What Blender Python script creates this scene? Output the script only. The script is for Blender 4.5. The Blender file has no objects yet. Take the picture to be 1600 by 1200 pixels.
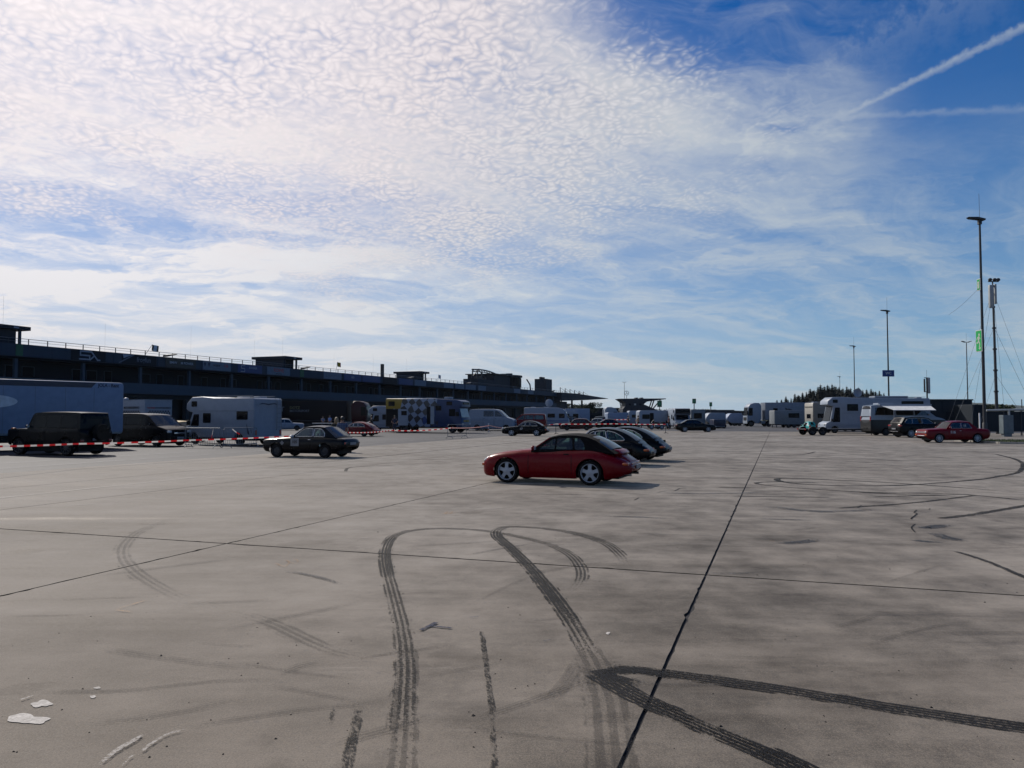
import bpy, bmesh, math, random
from mathutils import Vector, Matrix
random.seed(7)
R = math.radians
scene = bpy.context.scene
col = scene.collection

# ------------------------------------------------------------------ camera
F, HOR, EYE = 1202.0, 650.0, 1.77           # focal length in photo pixels, horizon row, eye height
PITCH = math.atan((HOR - 600) / F)
cam = bpy.data.cameras.new('camera')
cam.sensor_width = 36; cam.lens = 36 * F / 1600
cam.clip_start = 0.1; cam.clip_end = 30000
camo = bpy.data.objects.new('camera', cam); col.objects.link(camo)
camo.location = (0, 0, EYE); camo.rotation_euler = (math.pi / 2 + PITCH, 0, 0)
scene.camera = camo
scene.render.resolution_x = 1024; scene.render.resolution_y = 768

def ray(px, py):
    x, y, z = px - 800, 600 - py, F
    return Vector((x, z * math.cos(PITCH) - y * math.sin(PITCH), y * math.cos(PITCH) + z * math.sin(PITCH)))
def G(px, py):                                # pixel on the ground -> (X, Y)
    d = ray(px, py); t = -EYE / d.z
    return (d.x * t, d.y * t)
def at(px, py, Y):                            # pixel at forward distance Y -> point
    d = ray(px, py); t = Y / d.y
    return Vector((d.x * t, Y, EYE + d.z * t))

# ------------------------------------------------------------------ sun, sky, exposure
SUN_AZ, SUN_EL = -36.0, 38.0                  # degrees; azimuth from the view direction, minus = left
sd = Vector((math.sin(R(SUN_AZ)) * math.cos(R(SUN_EL)), math.cos(R(SUN_AZ)) * math.cos(R(SUN_EL)), math.sin(R(SUN_EL))))
sl = bpy.data.lights.new('sun', 'SUN'); sl.energy = 5.0; sl.angle = R(0.5); sl.color = (1.0, 0.93, 0.84)
so = bpy.data.objects.new('sun', sl); col.objects.link(so)
so.rotation_euler = sd.to_track_quat('Z', 'Y').to_euler(); so.location = (-30, 20, 40)
scene.view_settings.view_transform = 'Standard'; scene.view_settings.look = 'None'
scene.view_settings.exposure = -0.17; scene.view_settings.gamma = 1.0; scene.view_settings.use_curve_mapping = False

class E:                                      # tiny expression wrapper over Math nodes
    nt = None
    def __init__(s, v): s.v = v
    @staticmethod
    def op(o, *a, clamp=False):
        n = E.nt.nodes.new('ShaderNodeMath'); n.operation = o; n.use_clamp = clamp
        for i, x in enumerate(a):
            x = x.v if isinstance(x, E) else x
            if isinstance(x, (int, float)): n.inputs[i].default_value = x
            else: E.nt.links.new(x, n.inputs[i])
        return E(n.outputs[0])
    def __add__(a, b): return E.op('ADD', a, b)
    __radd__ = __add__
    def __sub__(a, b): return E.op('SUBTRACT', a, b)
    def __rsub__(a, b): return E.op('SUBTRACT', b, a)
    def __mul__(a, b): return E.op('MULTIPLY', a, b)
    __rmul__ = __mul__
    def __truediv__(a, b): return E.op('DIVIDE', a, b)
    def __rtruediv__(a, b): return E.op('DIVIDE', b, a)
    def __neg__(a): return E.op('MULTIPLY', a, -1.0)
    def abs(a): return E.op('ABSOLUTE', a)
    def pow(a, k): return E.op('POWER', a, k)
    def max(a, k): return E.op('MAXIMUM', a, k)
    def min(a, k): return E.op('MINIMUM', a, k)
    def sat(a): return E.op('ADD', a, 0.0, clamp=True)
    def ss(a, lo, hi):
        n = E.nt.nodes.new('ShaderNodeMapRange'); n.interpolation_type = 'SMOOTHSTEP'
        for i, x in ((0, a), (1, lo), (2, hi)):
            x = x.v if isinstance(x, E) else x
            if isinstance(x, (int, float)): n.inputs[i].default_value = x
            else: E.nt.links.new(x, n.inputs[i])
        return E(n.outputs[0])
def comb(x, y, z):
    n = E.nt.nodes.new('ShaderNodeCombineXYZ')
    for i, q in enumerate((x, y, z)):
        q = q.v if isinstance(q, E) else q
        if isinstance(q, (int, float)): n.inputs[i].default_value = q
        else: E.nt.links.new(q, n.inputs[i])
    return n.outputs[0]
def noise(vec, scale, detail=4, rough=0.55, dist=0.0, lac=2.0, dim='3D'):
    n = E.nt.nodes.new('ShaderNodeTexNoise'); n.noise_dimensions = dim; n.inputs['Scale'].default_value = scale
    n.inputs['Detail'].default_value = detail; n.inputs['Roughness'].default_value = rough
    n.inputs['Distortion'].default_value = dist; n.inputs['Lacunarity'].default_value = lac
    if vec is not None: E.nt.links.new(vec, n.inputs['Vector'])
    return E(n.outputs[0])
def voro(vec, scale, feature='F1', rnd=1.0, smooth=None, dim='3D'):
    n = E.nt.nodes.new('ShaderNodeTexVoronoi'); n.voronoi_dimensions = dim; n.feature = feature
    n.inputs['Scale'].default_value = scale; n.inputs['Randomness'].default_value = rnd
    if smooth is not None: n.inputs['Smoothness'].default_value = smooth
    if vec is not None: E.nt.links.new(vec, n.inputs['Vector'])
    return E(n.outputs['Distance'])
def mixc(f, a, b):
    n = E.nt.nodes.new('ShaderNodeMix'); n.data_type = 'RGBA'; n.clamp_factor = True
    for i, x in ((0, f), (6, a), (7, b)):
        x = x.v if isinstance(x, E) else x
        if isinstance(x, (int, float)): n.inputs[i].default_value = x
        elif isinstance(x, tuple): n.inputs[i].default_value = (*x, 1)
        else: E.nt.links.new(x, n.inputs[i])
    return n.outputs[2]
def mulc(a, b, op='MULTIPLY'):
    n = E.nt.nodes.new('ShaderNodeMix'); n.data_type = 'RGBA'; n.blend_type = op; n.inputs[0].default_value = 1
    for i, x in ((6, a), (7, b)):
        if isinstance(x, tuple): n.inputs[i].default_value = (*x, 1)
        else: E.nt.links.new(x, n.inputs[i])
    return n.outputs[2]
def scalec(c, k):
    n = E.nt.nodes.new('ShaderNodeVectorMath'); n.operation = 'SCALE'
    if isinstance(c, tuple): n.inputs[0].default_value = c
    else: E.nt.links.new(c, n.inputs[0])
    k = k.v if isinstance(k, E) else k
    if isinstance(k, (int, float)): n.inputs[3].default_value = k
    else: E.nt.links.new(k, n.inputs[3])
    return n.outputs[0]

SKY_STRENGTH = 0.10
world = bpy.data.worlds.new('World'); scene.world = world; world.use_nodes = True
nt = E.nt = world.node_tree
nt.nodes.clear()
out = nt.nodes.new('ShaderNodeOutputWorld'); bg = nt.nodes.new('ShaderNodeBackground')
nt.links.new(bg.outputs[0], out.inputs[0]); bg.inputs[1].default_value = SKY_STRENGTH
sky = nt.nodes.new('ShaderNodeTexSky'); sky.sky_type = 'NISHITA'; sky.sun_disc = False
sky.sun_elevation = R(SUN_EL); sky.sun_rotation = R(SUN_AZ)
sky.air_density = 1.0; sky.dust_density = 0.4; sky.ozone_density = 3.0; sky.altitude = 600
tc = nt.nodes.new('ShaderNodeTexCoord')
sp = nt.nodes.new('ShaderNodeSeparateXYZ'); nt.links.new(tc.outputs['Generated'], sp.inputs[0])
dx, dy, dz = E(sp.outputs[0]), E(sp.outputs[1]), E(sp.outputs[2])
DEG = 180 / math.pi
az = E.op('ARCTAN2', dx, dy) * DEG
el = E.op('ARCSINE', dz) * DEG
def dot(v): return dx * v.x + dy * v.y + dz * v.z
csun = dot(sd).max(0.0)
glow = csun.pow(5.0)
# cloud-deck plane coordinates (softened towards the horizon like a curved layer)
zz = 1.0 / (dz.max(0.0) + 0.16)
px_, py_ = dx * zz, dy * zz
P = comb(px_, py_, 0.0)
n2 = lambda v, sc, d=3, r=0.55: noise(v, sc, d, r, dim='2D')
big = n2(P, 1.1, 3, 0.6)
big2 = n2(P, 3.4, 4, 0.6)
wob = (big - 0.5) * 14.0 + (big2 - 0.5) * 9.0
# --- mackerel (altocumulus) field: bounded below and to the right
right_lim = 30.0 - (el - 19.0).max(0.0) * 1.55
low_lim = 10.5 + (az - 2.0).max(0.0) * 0.24 + (-(az + 8.0)).max(0.0) * 0.09
m_right = (right_lim - az + wob * 0.5).ss(-2.0, 18.0)
m_low = (el - low_lim + wob * 0.65).ss(-6.0, 9.0)
m_back = (dy + 0.75).ss(0.0, 0.7)
M1 = m_right * m_low * m_back
ca, sa = math.cos(R(35)), math.sin(R(35))
qx, qy = px_ * ca + py_ * sa, (py_ * ca - px_ * sa)
warp = n2(P, 16.0, 2, 0.5); warp2 = n2(comb(py_, px_, 0.0), 13.0, 2, 0.5)
Q = comb(qx * 1.05 + (warp - 0.5) * 0.055, qy * 0.92 + (warp2 - 0.5) * 0.055, 0.0)
cells = (1.0 - voro(Q, 54.0, 'SMOOTH_F1', 1.0, 0.18, dim='2D') * 1.5)
fbm = n2(Q, 30.0, 4, 0.64)
amp = (big2 - 0.28).ss(0.0, 0.35) * 0.75 + 0.25             # puffs come and go in patches
ripple = (cells - 0.45) * 0.55 * amp + (fbm - 0.5) * 0.75
cover = M1 * 0.80 + (big2 - 0.5) * 0.75 + (big - 0.5) * 0.5
veil = (right_lim - 1.0 - az + wob * 0.6).ss(-2.0, 16.0) * (el - low_lim + 4.0 + wob * 0.8).ss(-7.0, 10.0) * m_back
dens1 = (ripple * (0.35 + M1 * 0.65) * (1.15 - glow * 0.40) - 0.14 + cover * 0.78 + glow * 0.14).ss(-0.20, 0.85) * M1.ss(0.0, 0.45)
# --- cirrus streaks, families with different vanishing azimuths
def streaks(ang, stretch, scale, off, lo, hi, wv):
    c, s = math.cos(R(ang)), math.sin(R(ang))
    u, v = px_ * c + py_ * s, py_ * c - px_ * s
    return n2(comb(u / stretch + (wv - 0.5) * 0.3 + off, v + (wv - 0.5) * 0.7, 0.0), scale, 7, 0.63).ss(lo, hi)
c1 = streaks(12, 4.5, 2.3, 3.1, 0.41, 0.70, big)
c2 = streaks(-24, 6.0, 3.8, 9.7, 0.43, 0.74, big2)
c3 = streaks(40, 6.0, 2.6, 15.3, 0.44, 0.70, big)
clear = (az - 20.0 + wob * 0.45).ss(0.0, 9.0) * (el - 13.0 + wob * 0.4).ss(0.0, 7.0)   # the open blue to the upper right
clear = clear.max((1.0 - m_back) * 0.8)
lowveil = (17.0 - el + wob * 0.3).ss(-6.0, 13.0)
leftw = (30.0 - az).ss(0.0, 60.0)
cir = (c1 * 0.66 + c2 * 0.50 + c3 * 0.55) * (0.56 + leftw * 0.40)
cir = (cir + lowveil * (leftw * 0.34 + 0.08)) * (1.0 - clear * 0.96)
cir = cir.max(veil * (0.40 + c1 * 0.38 + c3 * 0.28))
cir = cir.sat() * 0.95
# --- contrails: great-circle bands
jn = n2(comb(az * 0.35, el * 0.35, 0.0), 3.0, 3, 0.65) - 0.5
def contrail(p0, p1, w0, w1, k, soft=1.0):
    a, b = ray(*p0).normalized(), ray(*p1).normalized()
    n = a.cross(b).normalized(); ax = n.cross(a).normalized(); L = math.acos(a.dot(b))
    t = E.op('ARCTAN2', dot(ax), dot(a)) * (1.0 / L)
    w = (t * (w1 - w0) + w0) * (1 / F)
    d = (dot(n) + jn * w * 1.4).abs() / w
    return (1.0 - d).ss(0.0, soft) * t.ss(-0.04, 0.06) * (1.12 - t).ss(0.0, 0.2) * (0.65 + jn) * k
ct = contrail((1318, 180), (1640, 22), 5, 9, 0.85)
ct = ct.max(contrail((1325, 182), (1640, 168), 6, 8, 0.40))
ct = ct.max(contrail((1285, 110), (1560, -30), 30, 75, 0.42, 1.6))
ct = ct.max(contrail((1150, 255), (1330, 172), 7, 9, 0.40))
ct = ct.max(contrail((-30, 268), (270, 240), 9, 5, 0.6))
ct = ct.max(contrail((740, 222), (930, 205), 6, 4, 0.6))
ct = ct.max(contrail((800, 530), (1190, 466), 4, 6, 0.4))
ct = ct.max(contrail((300, 335), (640, 388), 9, 4, 0.7))
# --- colours (scaled so that the Background strength gives display radiance)
K = 1.0 / SKY_STRENGTH
blue = mulc(sky.outputs[0], (0.0, 0.40, 0.86))
hz = (1.0 - el.abs() / 34.0).max(0.0).pow(2.3)
hazecol = mixc((az + 40.0) / 85.0, (0.66 * K, 0.73 * K, 0.80 * K), (0.24 * K, 0.45 * K, 0.60 * K))
base = mixc(hz * 0.95, blue, hazecol)
cl_cir = scalec(mixc(glow * 1.8, (0.84, 0.95, 1.03), (1.03, 0.985, 0.99)), (0.63 + leftw * 0.16 + glow * 0.35) * K)
base = mixc(cir, base, cl_cir)
base = mixc((1.0 - el / 9.0).sat() * leftw * 0.45, base, (0.80 * K, 0.72 * K, 0.72 * K))
shade = 0.93 + ripple * 0.36 * (1.0 - glow * 0.40)
cl_alt = scalec(mixc(glow * 2.0, (0.88, 0.95, 1.03), (1.05, 0.965, 0.985)), shade * (0.65 + glow * 0.50) * K)
base = mixc(dens1 * 0.95, base, cl_alt)
base = mixc(ct.sat() * 0.7, base, cl_cir)
low = mixc((-dz).ss(0.0, 0.02), base, (0.12 * K, 0.11 * K, 0.10 * K))
nt.links.new(low, bg.inputs[0])
world.cycles.sampling_method = 'MANUAL'; world.cycles.sample_map_resolution = 256
scene.cycles.max_bounces = 6; scene.cycles.diffuse_bounces = 2; scene.cycles.glossy_bounces = 3; scene.cycles.transparent_max_bounces = 12

# ------------------------------------------------------------------ materials
MATS = {}
def new_mat(name):
    m = bpy.data.materials.new(name); m.use_nodes = True
    E.nt = m.node_tree
    return m, m.node_tree.nodes['Principled BSDF'], m.node_tree
def M(name, c, rough=0.5, metal=0.0, var=0.12, scale=3.0, coat=0.0, spec=0.5, bump=0.0, bscale=60.0):
    """painted / plain surface with slight procedural tone variation, dust and relief"""
    if name in MATS: return MATS[name]
    m, b, t = new_mat(name)
    tcn = t.nodes.new('ShaderNodeTexCoord')
    n = noise(tcn.outputs['Object'], scale, 4, 0.6)
    f = n.ss(0.3, 0.7)
    lo = tuple(x * (1 - var) for x in c); hi = tuple(min(1, x * (1 + var)) for x in c)
    t.links.new(mixc(f, lo, hi), b.inputs['Base Color'])
    t.links.new((f * 0.15 + (rough - 0.07)).sat().v, b.inputs['Roughness'])
    b.inputs['Metallic'].default_value = metal
    b.inputs['Specular IOR Level'].default_value = spec
    if coat: b.inputs['Coat Weight'].default_value = coat; b.inputs['Coat Roughness'].default_value = 0.06
    if bump:
        bn = t.nodes.new('ShaderNodeBump'); bn.inputs['Strength'].default_value = bump; bn.inputs['Distance'].default_value = 0.01
        t.links.new(noise(tcn.outputs['Object'], bscale, 3).v, bn.inputs['Height']); t.links.new(bn.outputs[0], b.inputs['Normal'])
    MATS[name] = m; return m
def glass(name, tint=(0.55, 0.7, 0.68), k=0.45, refl=0.12):
    """thin tinted pane: part see-through, part mirror"""
    if name in MATS: return MATS[name]
    m, b, t = new_mat(name)
    tr = t.nodes.new('ShaderNodeBsdfTransparent'); tr.inputs[0].default_value = (*[x * k for x in tint], 1)
    gl = t.nodes.new('ShaderNodeBsdfGlossy'); gl.inputs['Roughness'].default_value = 0.03
    fr = t.nodes.new('ShaderNodeFresnel'); fr.inputs[0].default_value = 1.5
    mx = t.nodes.new('ShaderNodeMixShader')
    t.links.new((E(fr.outputs[0]) * 0.95 + refl * 0.3).sat().v, mx.inputs[0]); t.links.new(tr.outputs[0], mx.inputs[1]); t.links.new(gl.outputs[0], mx.inputs[2])
    t.links.new(mx.outputs[0], t.nodes['Material Output'].inputs[0])
    MATS[name] = m; return m

# ------------------------------------------------------------------ mesh builder
def smooth_mesh(me, ang=35):
    for p in me.polygons: p.use_smooth = True
    me.set_sharp_from_angle(angle=R(ang))
class MB:
    def __init__(s): s.v = []; s.f = []
    def add(s, verts, faces):
        o = len(s.v); s.v += [tuple(v) for v in verts]; s.f += [tuple(i + o for i in f) for f in faces]; return s
    def box(s, x0, x1, y0, y1, z0, z1, b=0.0):
        if b <= 0:
            return s.add([(x0,y0,z0),(x1,y0,z0),(x1,y1,z0),(x0,y1,z0),(x0,y0,z1),(x1,y0,z1),(x1,y1,z1),(x0,y1,z1)],
                         [(0,3,2,1),(4,5,6,7),(0,1,5,4),(1,2,6,5),(2,3,7,6),(3,0,4,7)])
        bm = bmesh.new(); bmesh.ops.create_cube(bm, size=1)
        for v in bm.verts:
            v.co = Vector(((x0+x1)/2 + v.co.x*(x1-x0), (y0+y1)/2 + v.co.y*(y1-y0), (z0+z1)/2 + v.co.z*(z1-z0)))
        bmesh.ops.bevel(bm, geom=bm.edges[:], offset=b, segments=2, affect='EDGES', profile=0.6)
        bm.verts.ensure_lookup_table(); bm.verts.index_update()
        s.add([v.co for v in bm.verts], [[v.index for v in f.verts] for f in bm.faces]); bm.free(); return s
    def tube(s, pts, r, n=8, cap=True, r1=None):
        pts = [Vector(p) for p in pts]; rings = []
        up = Vector((0, 0, 1))
        for i, p in enumerate(pts):
            d = (pts[min(i+1, len(pts)-1)] - pts[max(i-1, 0)]).normalized()
            a = d.cross(up if abs(d.z) < 0.95 else Vector((1, 0, 0))).normalized(); c = d.cross(a).normalized()
            rr = r if r1 is None else r + (r1 - r) * i / max(1, len(pts) - 1)
            rings.append([p + a * rr * math.cos(2*math.pi*k/n) + c * rr * math.sin(2*math.pi*k/n) for k in range(n)])
        v = [q for ring in rings for q in ring]; f = []
        for i in range(len(pts) - 1):
            for k in range(n):
                f.append((i*n+k, i*n+(k+1)%n, (i+1)*n+(k+1)%n, (i+1)*n+k))
        if cap: f.append(tuple(range(n-1, -1, -1))); f.append(tuple((len(pts)-1)*n+k for k in range(n)))
        return s.add(v, f)
    def lathe(s, prof, axis='y', c=(0, 0, 0), n=28, cap=False):
        """prof: list of (radius, offset along axis)"""
        v = []; f = []
        for r, h in prof:
            for k in range(n):
                a = 2*math.pi*k/n; ca, sa = r*math.cos(a), r*math.sin(a)
                q = {'y': (ca, h, sa), 'z': (ca, sa, h), 'x': (h, ca, sa)}[axis]
                v.append((q[0]+c[0], q[1]+c[1], q[2]+c[2]))
        for i in range(len(prof)-1):
            for k in range(n):
                f.append((i*n+k, i*n+(k+1) % n, (i+1)*n+(k+1) % n, (i+1)*n+k))
        if cap: f.append(tuple(range(n))); f.append(tuple((len(prof)-1)*n+k for k in range(n)))
        return s.add(v, f)
    def prism(s, prof, y0, y1, b=0.0):
        """side profile (x,z) extruded along y, optional bevelled rims"""
        n = len(prof)
        area = sum(prof[i][0]*prof[(i+1)%n][1]-prof[(i+1)%n][0]*prof[i][1] for i in range(n))
        if area < 0: prof = prof[::-1]
        def off(d):
            o = []
            for i in range(n):
                p0, p1, p2 = Vector(prof[i-1]), Vector(prof[i]), Vector(prof[(i+1) % n])
                a, c = (p1-p0), (p2-p1)
                a = a.normalized() if a.length else a; c = c.normalized() if c.length else c
                nn = Vector((-(a.y+c.y), a.x+c.x)); nn = nn.normalized() if nn.length > 1e-6 else Vector((-a.y, a.x))
                o.append((p1.x+nn.x*d, p1.y+nn.y*d))
            return o
        rings = [(prof, y0), (prof, y1)] if b <= 0 else [(off(b), y0), (off(b*0.3), y0+b*0.3), (prof, y0+b), (prof, y1-b), (off(b*0.3), y1-b*0.3), (off(b), y1)]
        v = [(x, y, z) for pr, y in rings for x, z in pr]; f = []
        for i in range(len(rings)-1):
            for k in range(n): f.append((i*n+k, (i+1)*n+k, (i+1)*n+(k+1) % n, i*n+(k+1) % n))
        f.append(tuple(range(n))); f.append(tuple((len(rings)-1)*n+k for k in range(n-1, -1, -1)))
        return s.add(v, f)
    def quad(s, a, b, c, d): return s.add([a, b, c, d], [(0, 1, 2, 3)])
    def plate(s, p, th):
        """polygon p of 3D points, thickened along its normal by th"""
        p = [Vector(q) for q in p]; nn = (p[1]-p[0]).cross(p[-1]-p[0]).normalized() * th; n = len(p)
        return s.add(p + [q + nn for q in p], [tuple(range(n-1, -1, -1)), tuple(range(n, 2*n))] + [(i, (i+1) % n, n+(i+1) % n, n+i) for i in range(n)])
    def mesh(s, name, mat, smooth=None):
        me = bpy.data.meshes.new(name); me.from_pydata(s.v, [], s.f); me.validate()
        bm = bmesh.new(); bm.from_mesh(me); bmesh.ops.recalc_face_normals(bm, faces=bm.faces); bm.to_mesh(me); bm.free()
        if mat: me.materials.append(mat)
        if smooth: smooth_mesh(me, smooth)
        return me
    def build(s, name, mat, parent=None, smooth=None, loc=None, rot=None):
        return link(name, s.mesh(name, mat, smooth), parent, loc, rot)
def link(name, me, parent=None, loc=None, rot=None):
    o = bpy.data.objects.new(name, me); col.objects.link(o)
    if parent: o.parent = parent
    if loc is not None: o.location = loc
    if rot is not None: o.rotation_euler = rot
    return o
def tag(o, label=None, cat=None, group=None, kind=None):
    if label: o['label'] = label
    if cat: o['category'] = cat
    if group: o['group'] = group
    if kind: o['kind'] = kind
    return o
def thing(name, label, cat, loc=(0, 0, 0), rz=0.0, group=None):
    o = bpy.data.objects.new(name, None); col.objects.link(o); o.empty_display_size = 0.2
    o.location = loc; o.rotation_euler = (0, 0, rz)
    return tag(o, label, cat, group)
def copy_tree(o, parent=None):
    c = o.copy(); col.objects.link(c); c.parent = parent
    for ch in list(o.children): copy_tree(ch, c)
    return c
def text_mesh(s, size, bold=0.0, align='CENTER', sx=1.0, shear=0.0):
    cu = bpy.data.curves.new('t', 'FONT'); cu.body = s; cu.size = size; cu.align_x = align; cu.align_y = 'CENTER'
    cu.offset = bold * size; cu.shear = shear; cu.extrude = 0.003; cu.resolution_u = 3
    ob = bpy.data.objects.new('t', cu); col.objects.link(ob)
    me = bpy.data.meshes.new_from_object(ob.evaluated_get(bpy.context.evaluated_depsgraph_get()))
    bpy.data.objects.remove(ob); bpy.data.curves.remove(cu)
    if sx != 1.0:
        for v in me.vertices: v.co.x *= sx
    return me
def lettering(s, size, mat, parent, loc, rot, bold=0.02, align='CENTER', sx=1.0, name='lettering', shear=0.0):
    me = text_mesh(s, size, bold, align, sx, shear); me.materials.clear(); me.materials.append(mat)
    return link(name, me, parent, loc, rot)
def crom(pts, n=8):
    out = []
    for i in range(len(pts)-1):
        p0, p1, p2, p3 = (Vector(pts[max(i-1, 0)]), Vector(pts[i]), Vector(pts[i+1]), Vector(pts[min(i+2, len(pts)-1)]))
        for k in range(n):
            t = k / n
            out.append(0.5*((2*p1)+(p2-p0)*t+(2*p0-5*p1+4*p2-p3)*t*t+(3*p1-p0-3*p2+p3)*t**3))
    out.append(Vector(pts[-1])); return out

# ------------------------------------------------------------------ ground
UA = R(19.0)                                   # slab joints run 19 degrees right of the view direction
def UV(u, v): return (u*math.sin(UA)+v*math.cos(UA), u*math.cos(UA)-v*math.sin(UA))
def concrete_material():
    m, b, t = new_mat('worn_concrete')
    geo = t.nodes.new('ShaderNodeNewGeometry'); pos = geo.outputs['Position']
    oi = t.nodes.new('ShaderNodeObjectInfo')
    mp = t.nodes.new('ShaderNodeMapping'); mp.inputs['Rotation'].default_value = (0, 0, R(10)); mp.inputs['Scale'].default_value = (0.16, 1.0, 1)
    t.links.new(pos, mp.inputs[0])
    n2 = lambda v, sc, d=3, r=0.55: noise(v, sc, d, r, dim='2D')
    big = n2(pos, 0.22, 4, 0.6); mid = n2(pos, 1.3, 5, 0.65); str_ = n2(mp.outputs[0], 1.4, 5, 0.66)
    spk = n2(pos, 85.0, 2, 0.8); spk2 = n2(pos, 26.0, 3, 0.75)
    tone = 0.58 + (big - 0.5) * 1.0 + (mid - 0.5) * 1.6 + (str_ - 0.5) * 0.4 + (E(oi.outputs['Random']) - 0.5) * 0.12
    tone = tone + (spk - 0.5) * 2.2 + (spk2 - 0.5) * 1.4
    c = mixc(tone.ss(-0.05, 1.25), (0.010, 0.0083, 0.0066), (0.098, 0.080, 0.061))
    blot = n2(pos, 0.9, 6, 0.7).ss(0.56, 0.66) * n2(pos, 0.17, 2).ss(0.42, 0.62)      # blotches with a definite rim
    c = mixc(blot * 0.45, c, (0.030, 0.027, 0.025))
    pale = n2(mp.outputs[0], 0.5, 6, 0.72).ss(0.57, 0.66)
    c = mixc(pale * 0.28, c, (0.13, 0.11, 0.09))
    # dark soaked stains, pale scuffs, light aggregate grains
    stain = n2(mp.outputs[0], 0.75, 5, 0.7).ss(0.60, 0.78)
    c = mixc(stain * 0.6, c, (0.022, 0.022, 0.024))
    scuff = (n2(mp.outputs[0], 3.1, 6, 0.72).ss(0.60, 0.74)) * n2(pos, 0.5, 2).ss(0.45, 0.65)
    c = mixc(scuff * 0.40, c, (0.18, 0.16, 0.14))
    gr = (1.0 - voro(pos, 60.0, 'F1', 1.0, dim='2D')).ss(0.84, 0.95)
    c = mixc(gr * 0.55, c, (0.24, 0.21, 0.17))
    spots = (1.0 - voro(pos, 2.1, 'F1', 1.0, dim='2D') * 1.0).ss(0.955, 0.975) * n2(pos, 9.0, 2).ss(0.4, 0.6)
    c = mixc(spots * 0.75, c, (0.02, 0.02, 0.022))
    t.links.new(c, b.inputs['Base Color'])
    t.links.new((0.84 + (mid - 0.5) * 0.2 + (spk2 - 0.5) * 0.2 - stain * 0.10).sat().v, b.inputs['Roughness'])
    b.inputs['Specular IOR Level'].default_value = 0.6; b.inputs['Specular Tint'].default_value = (1.0, 0.86, 0.74, 1)
    t.links.new((0.28 + (big - 0.5) * 0.45 + (str_ - 0.5) * 0.35 + (mid - 0.5) * 0.6 - stain * 0.2 - blot * 0.12).sat().v, b.inputs['Sheen Weight']); b.inputs['Sheen Roughness'].default_value = 0.5; b.inputs['Sheen Tint'].default_value = (1.0, 0.90, 0.78, 1)
    bn = t.nodes.new('ShaderNodeBump'); bn.inputs['Strength'].default_value = 0.55; bn.inputs['Distance'].default_value = 0.004
    t.links.new((spk * 0.6 + spk2 * 0.7 + gr * 0.25).v, bn.inputs['Height']); t.links.new(bn.outputs[0], b.inputs['Normal'])
    return m
def asphalt_material(name, lo, hi):
    m, b, t = new_mat(name)
    geo = t.nodes.new('ShaderNodeNewGeometry'); pos = geo.outputs['Position']
    big = noise(pos, 0.12, 4, 0.6, dim='2D'); mid = noise(pos, 1.7, 4, 0.65, dim='2D'); fine = noise(pos, 60.0, 2, 0.7, dim='2D')
    t.links.new(mixc(((big - 0.5) * 1.0 + (mid - 0.5) * 0.6 + (fine - 0.5) * 0.6 + 0.5).ss(0.1, 0.9), lo, hi), b.inputs['Base Color'])
    b.inputs['Roughness'].default_value = 0.78; b.inputs['Specular IOR Level'].default_value = 0.35
    bn = t.nodes.new('ShaderNodeBump'); bn.inputs['Strength'].default_value = 0.4; bn.inputs['Distance'].default_value = 0.005
    t.links.new(fine.v, bn.inputs['Height']); t.links.new(bn.outputs[0], b.inputs['Normal'])
    return m
concrete = concrete_material()
asphalt = asphalt_material('asphalt', (0.020, 0.022, 0.028), (0.050, 0.051, 0.058))
soil = asphalt_material('joint_filler', (0.010, 0.010, 0.011), (0.022, 0.021, 0.020))
grassland = asphalt_material('meadow', (0.014, 0.022, 0.010), (0.030, 0.040, 0.018))
paint_white = M('worn_white_paint', (0.36, 0.34, 0.32), 0.8, var=0.45, scale=38)

def sheet(name, x0, x1, y0, y1, z, mat):
    return tag(MB().quad((x0, y0, z), (x1, y0, z), (x1, y1, z), (x0, y1, z)).build(name, mat), kind='structure')
terrain = sheet('terrain', -7000, 7000, -3000, 9000, -0.05, grassland)
road = sheet('asphalt_paddock', -150, 190, -60, 330, -0.012, asphalt)
VE0, VE1 = -22.6, 75.0                          # concrete apron limits across the joints
UE0, UE1 = -30.0, 92.0
def uvsheet(mb, u0, u1, v0, v1, z):
    return mb.quad((*UV(u0, v0), z), (*UV(u0, v1), z), (*UV(u1, v1), z), (*UV(u1, v0), z))
apron = tag(uvsheet(MB(), UE0, UE1, VE0, VE1, -0.006).build('concrete_apron', soil), kind='structure')
vj = [VE0, -17.8, -13.8, -7.21, -0.77, 24.0, 50.0, VE1]
uj = [UE0, 8.84, 66.0, UE1]
SLAB = 0.010
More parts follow.
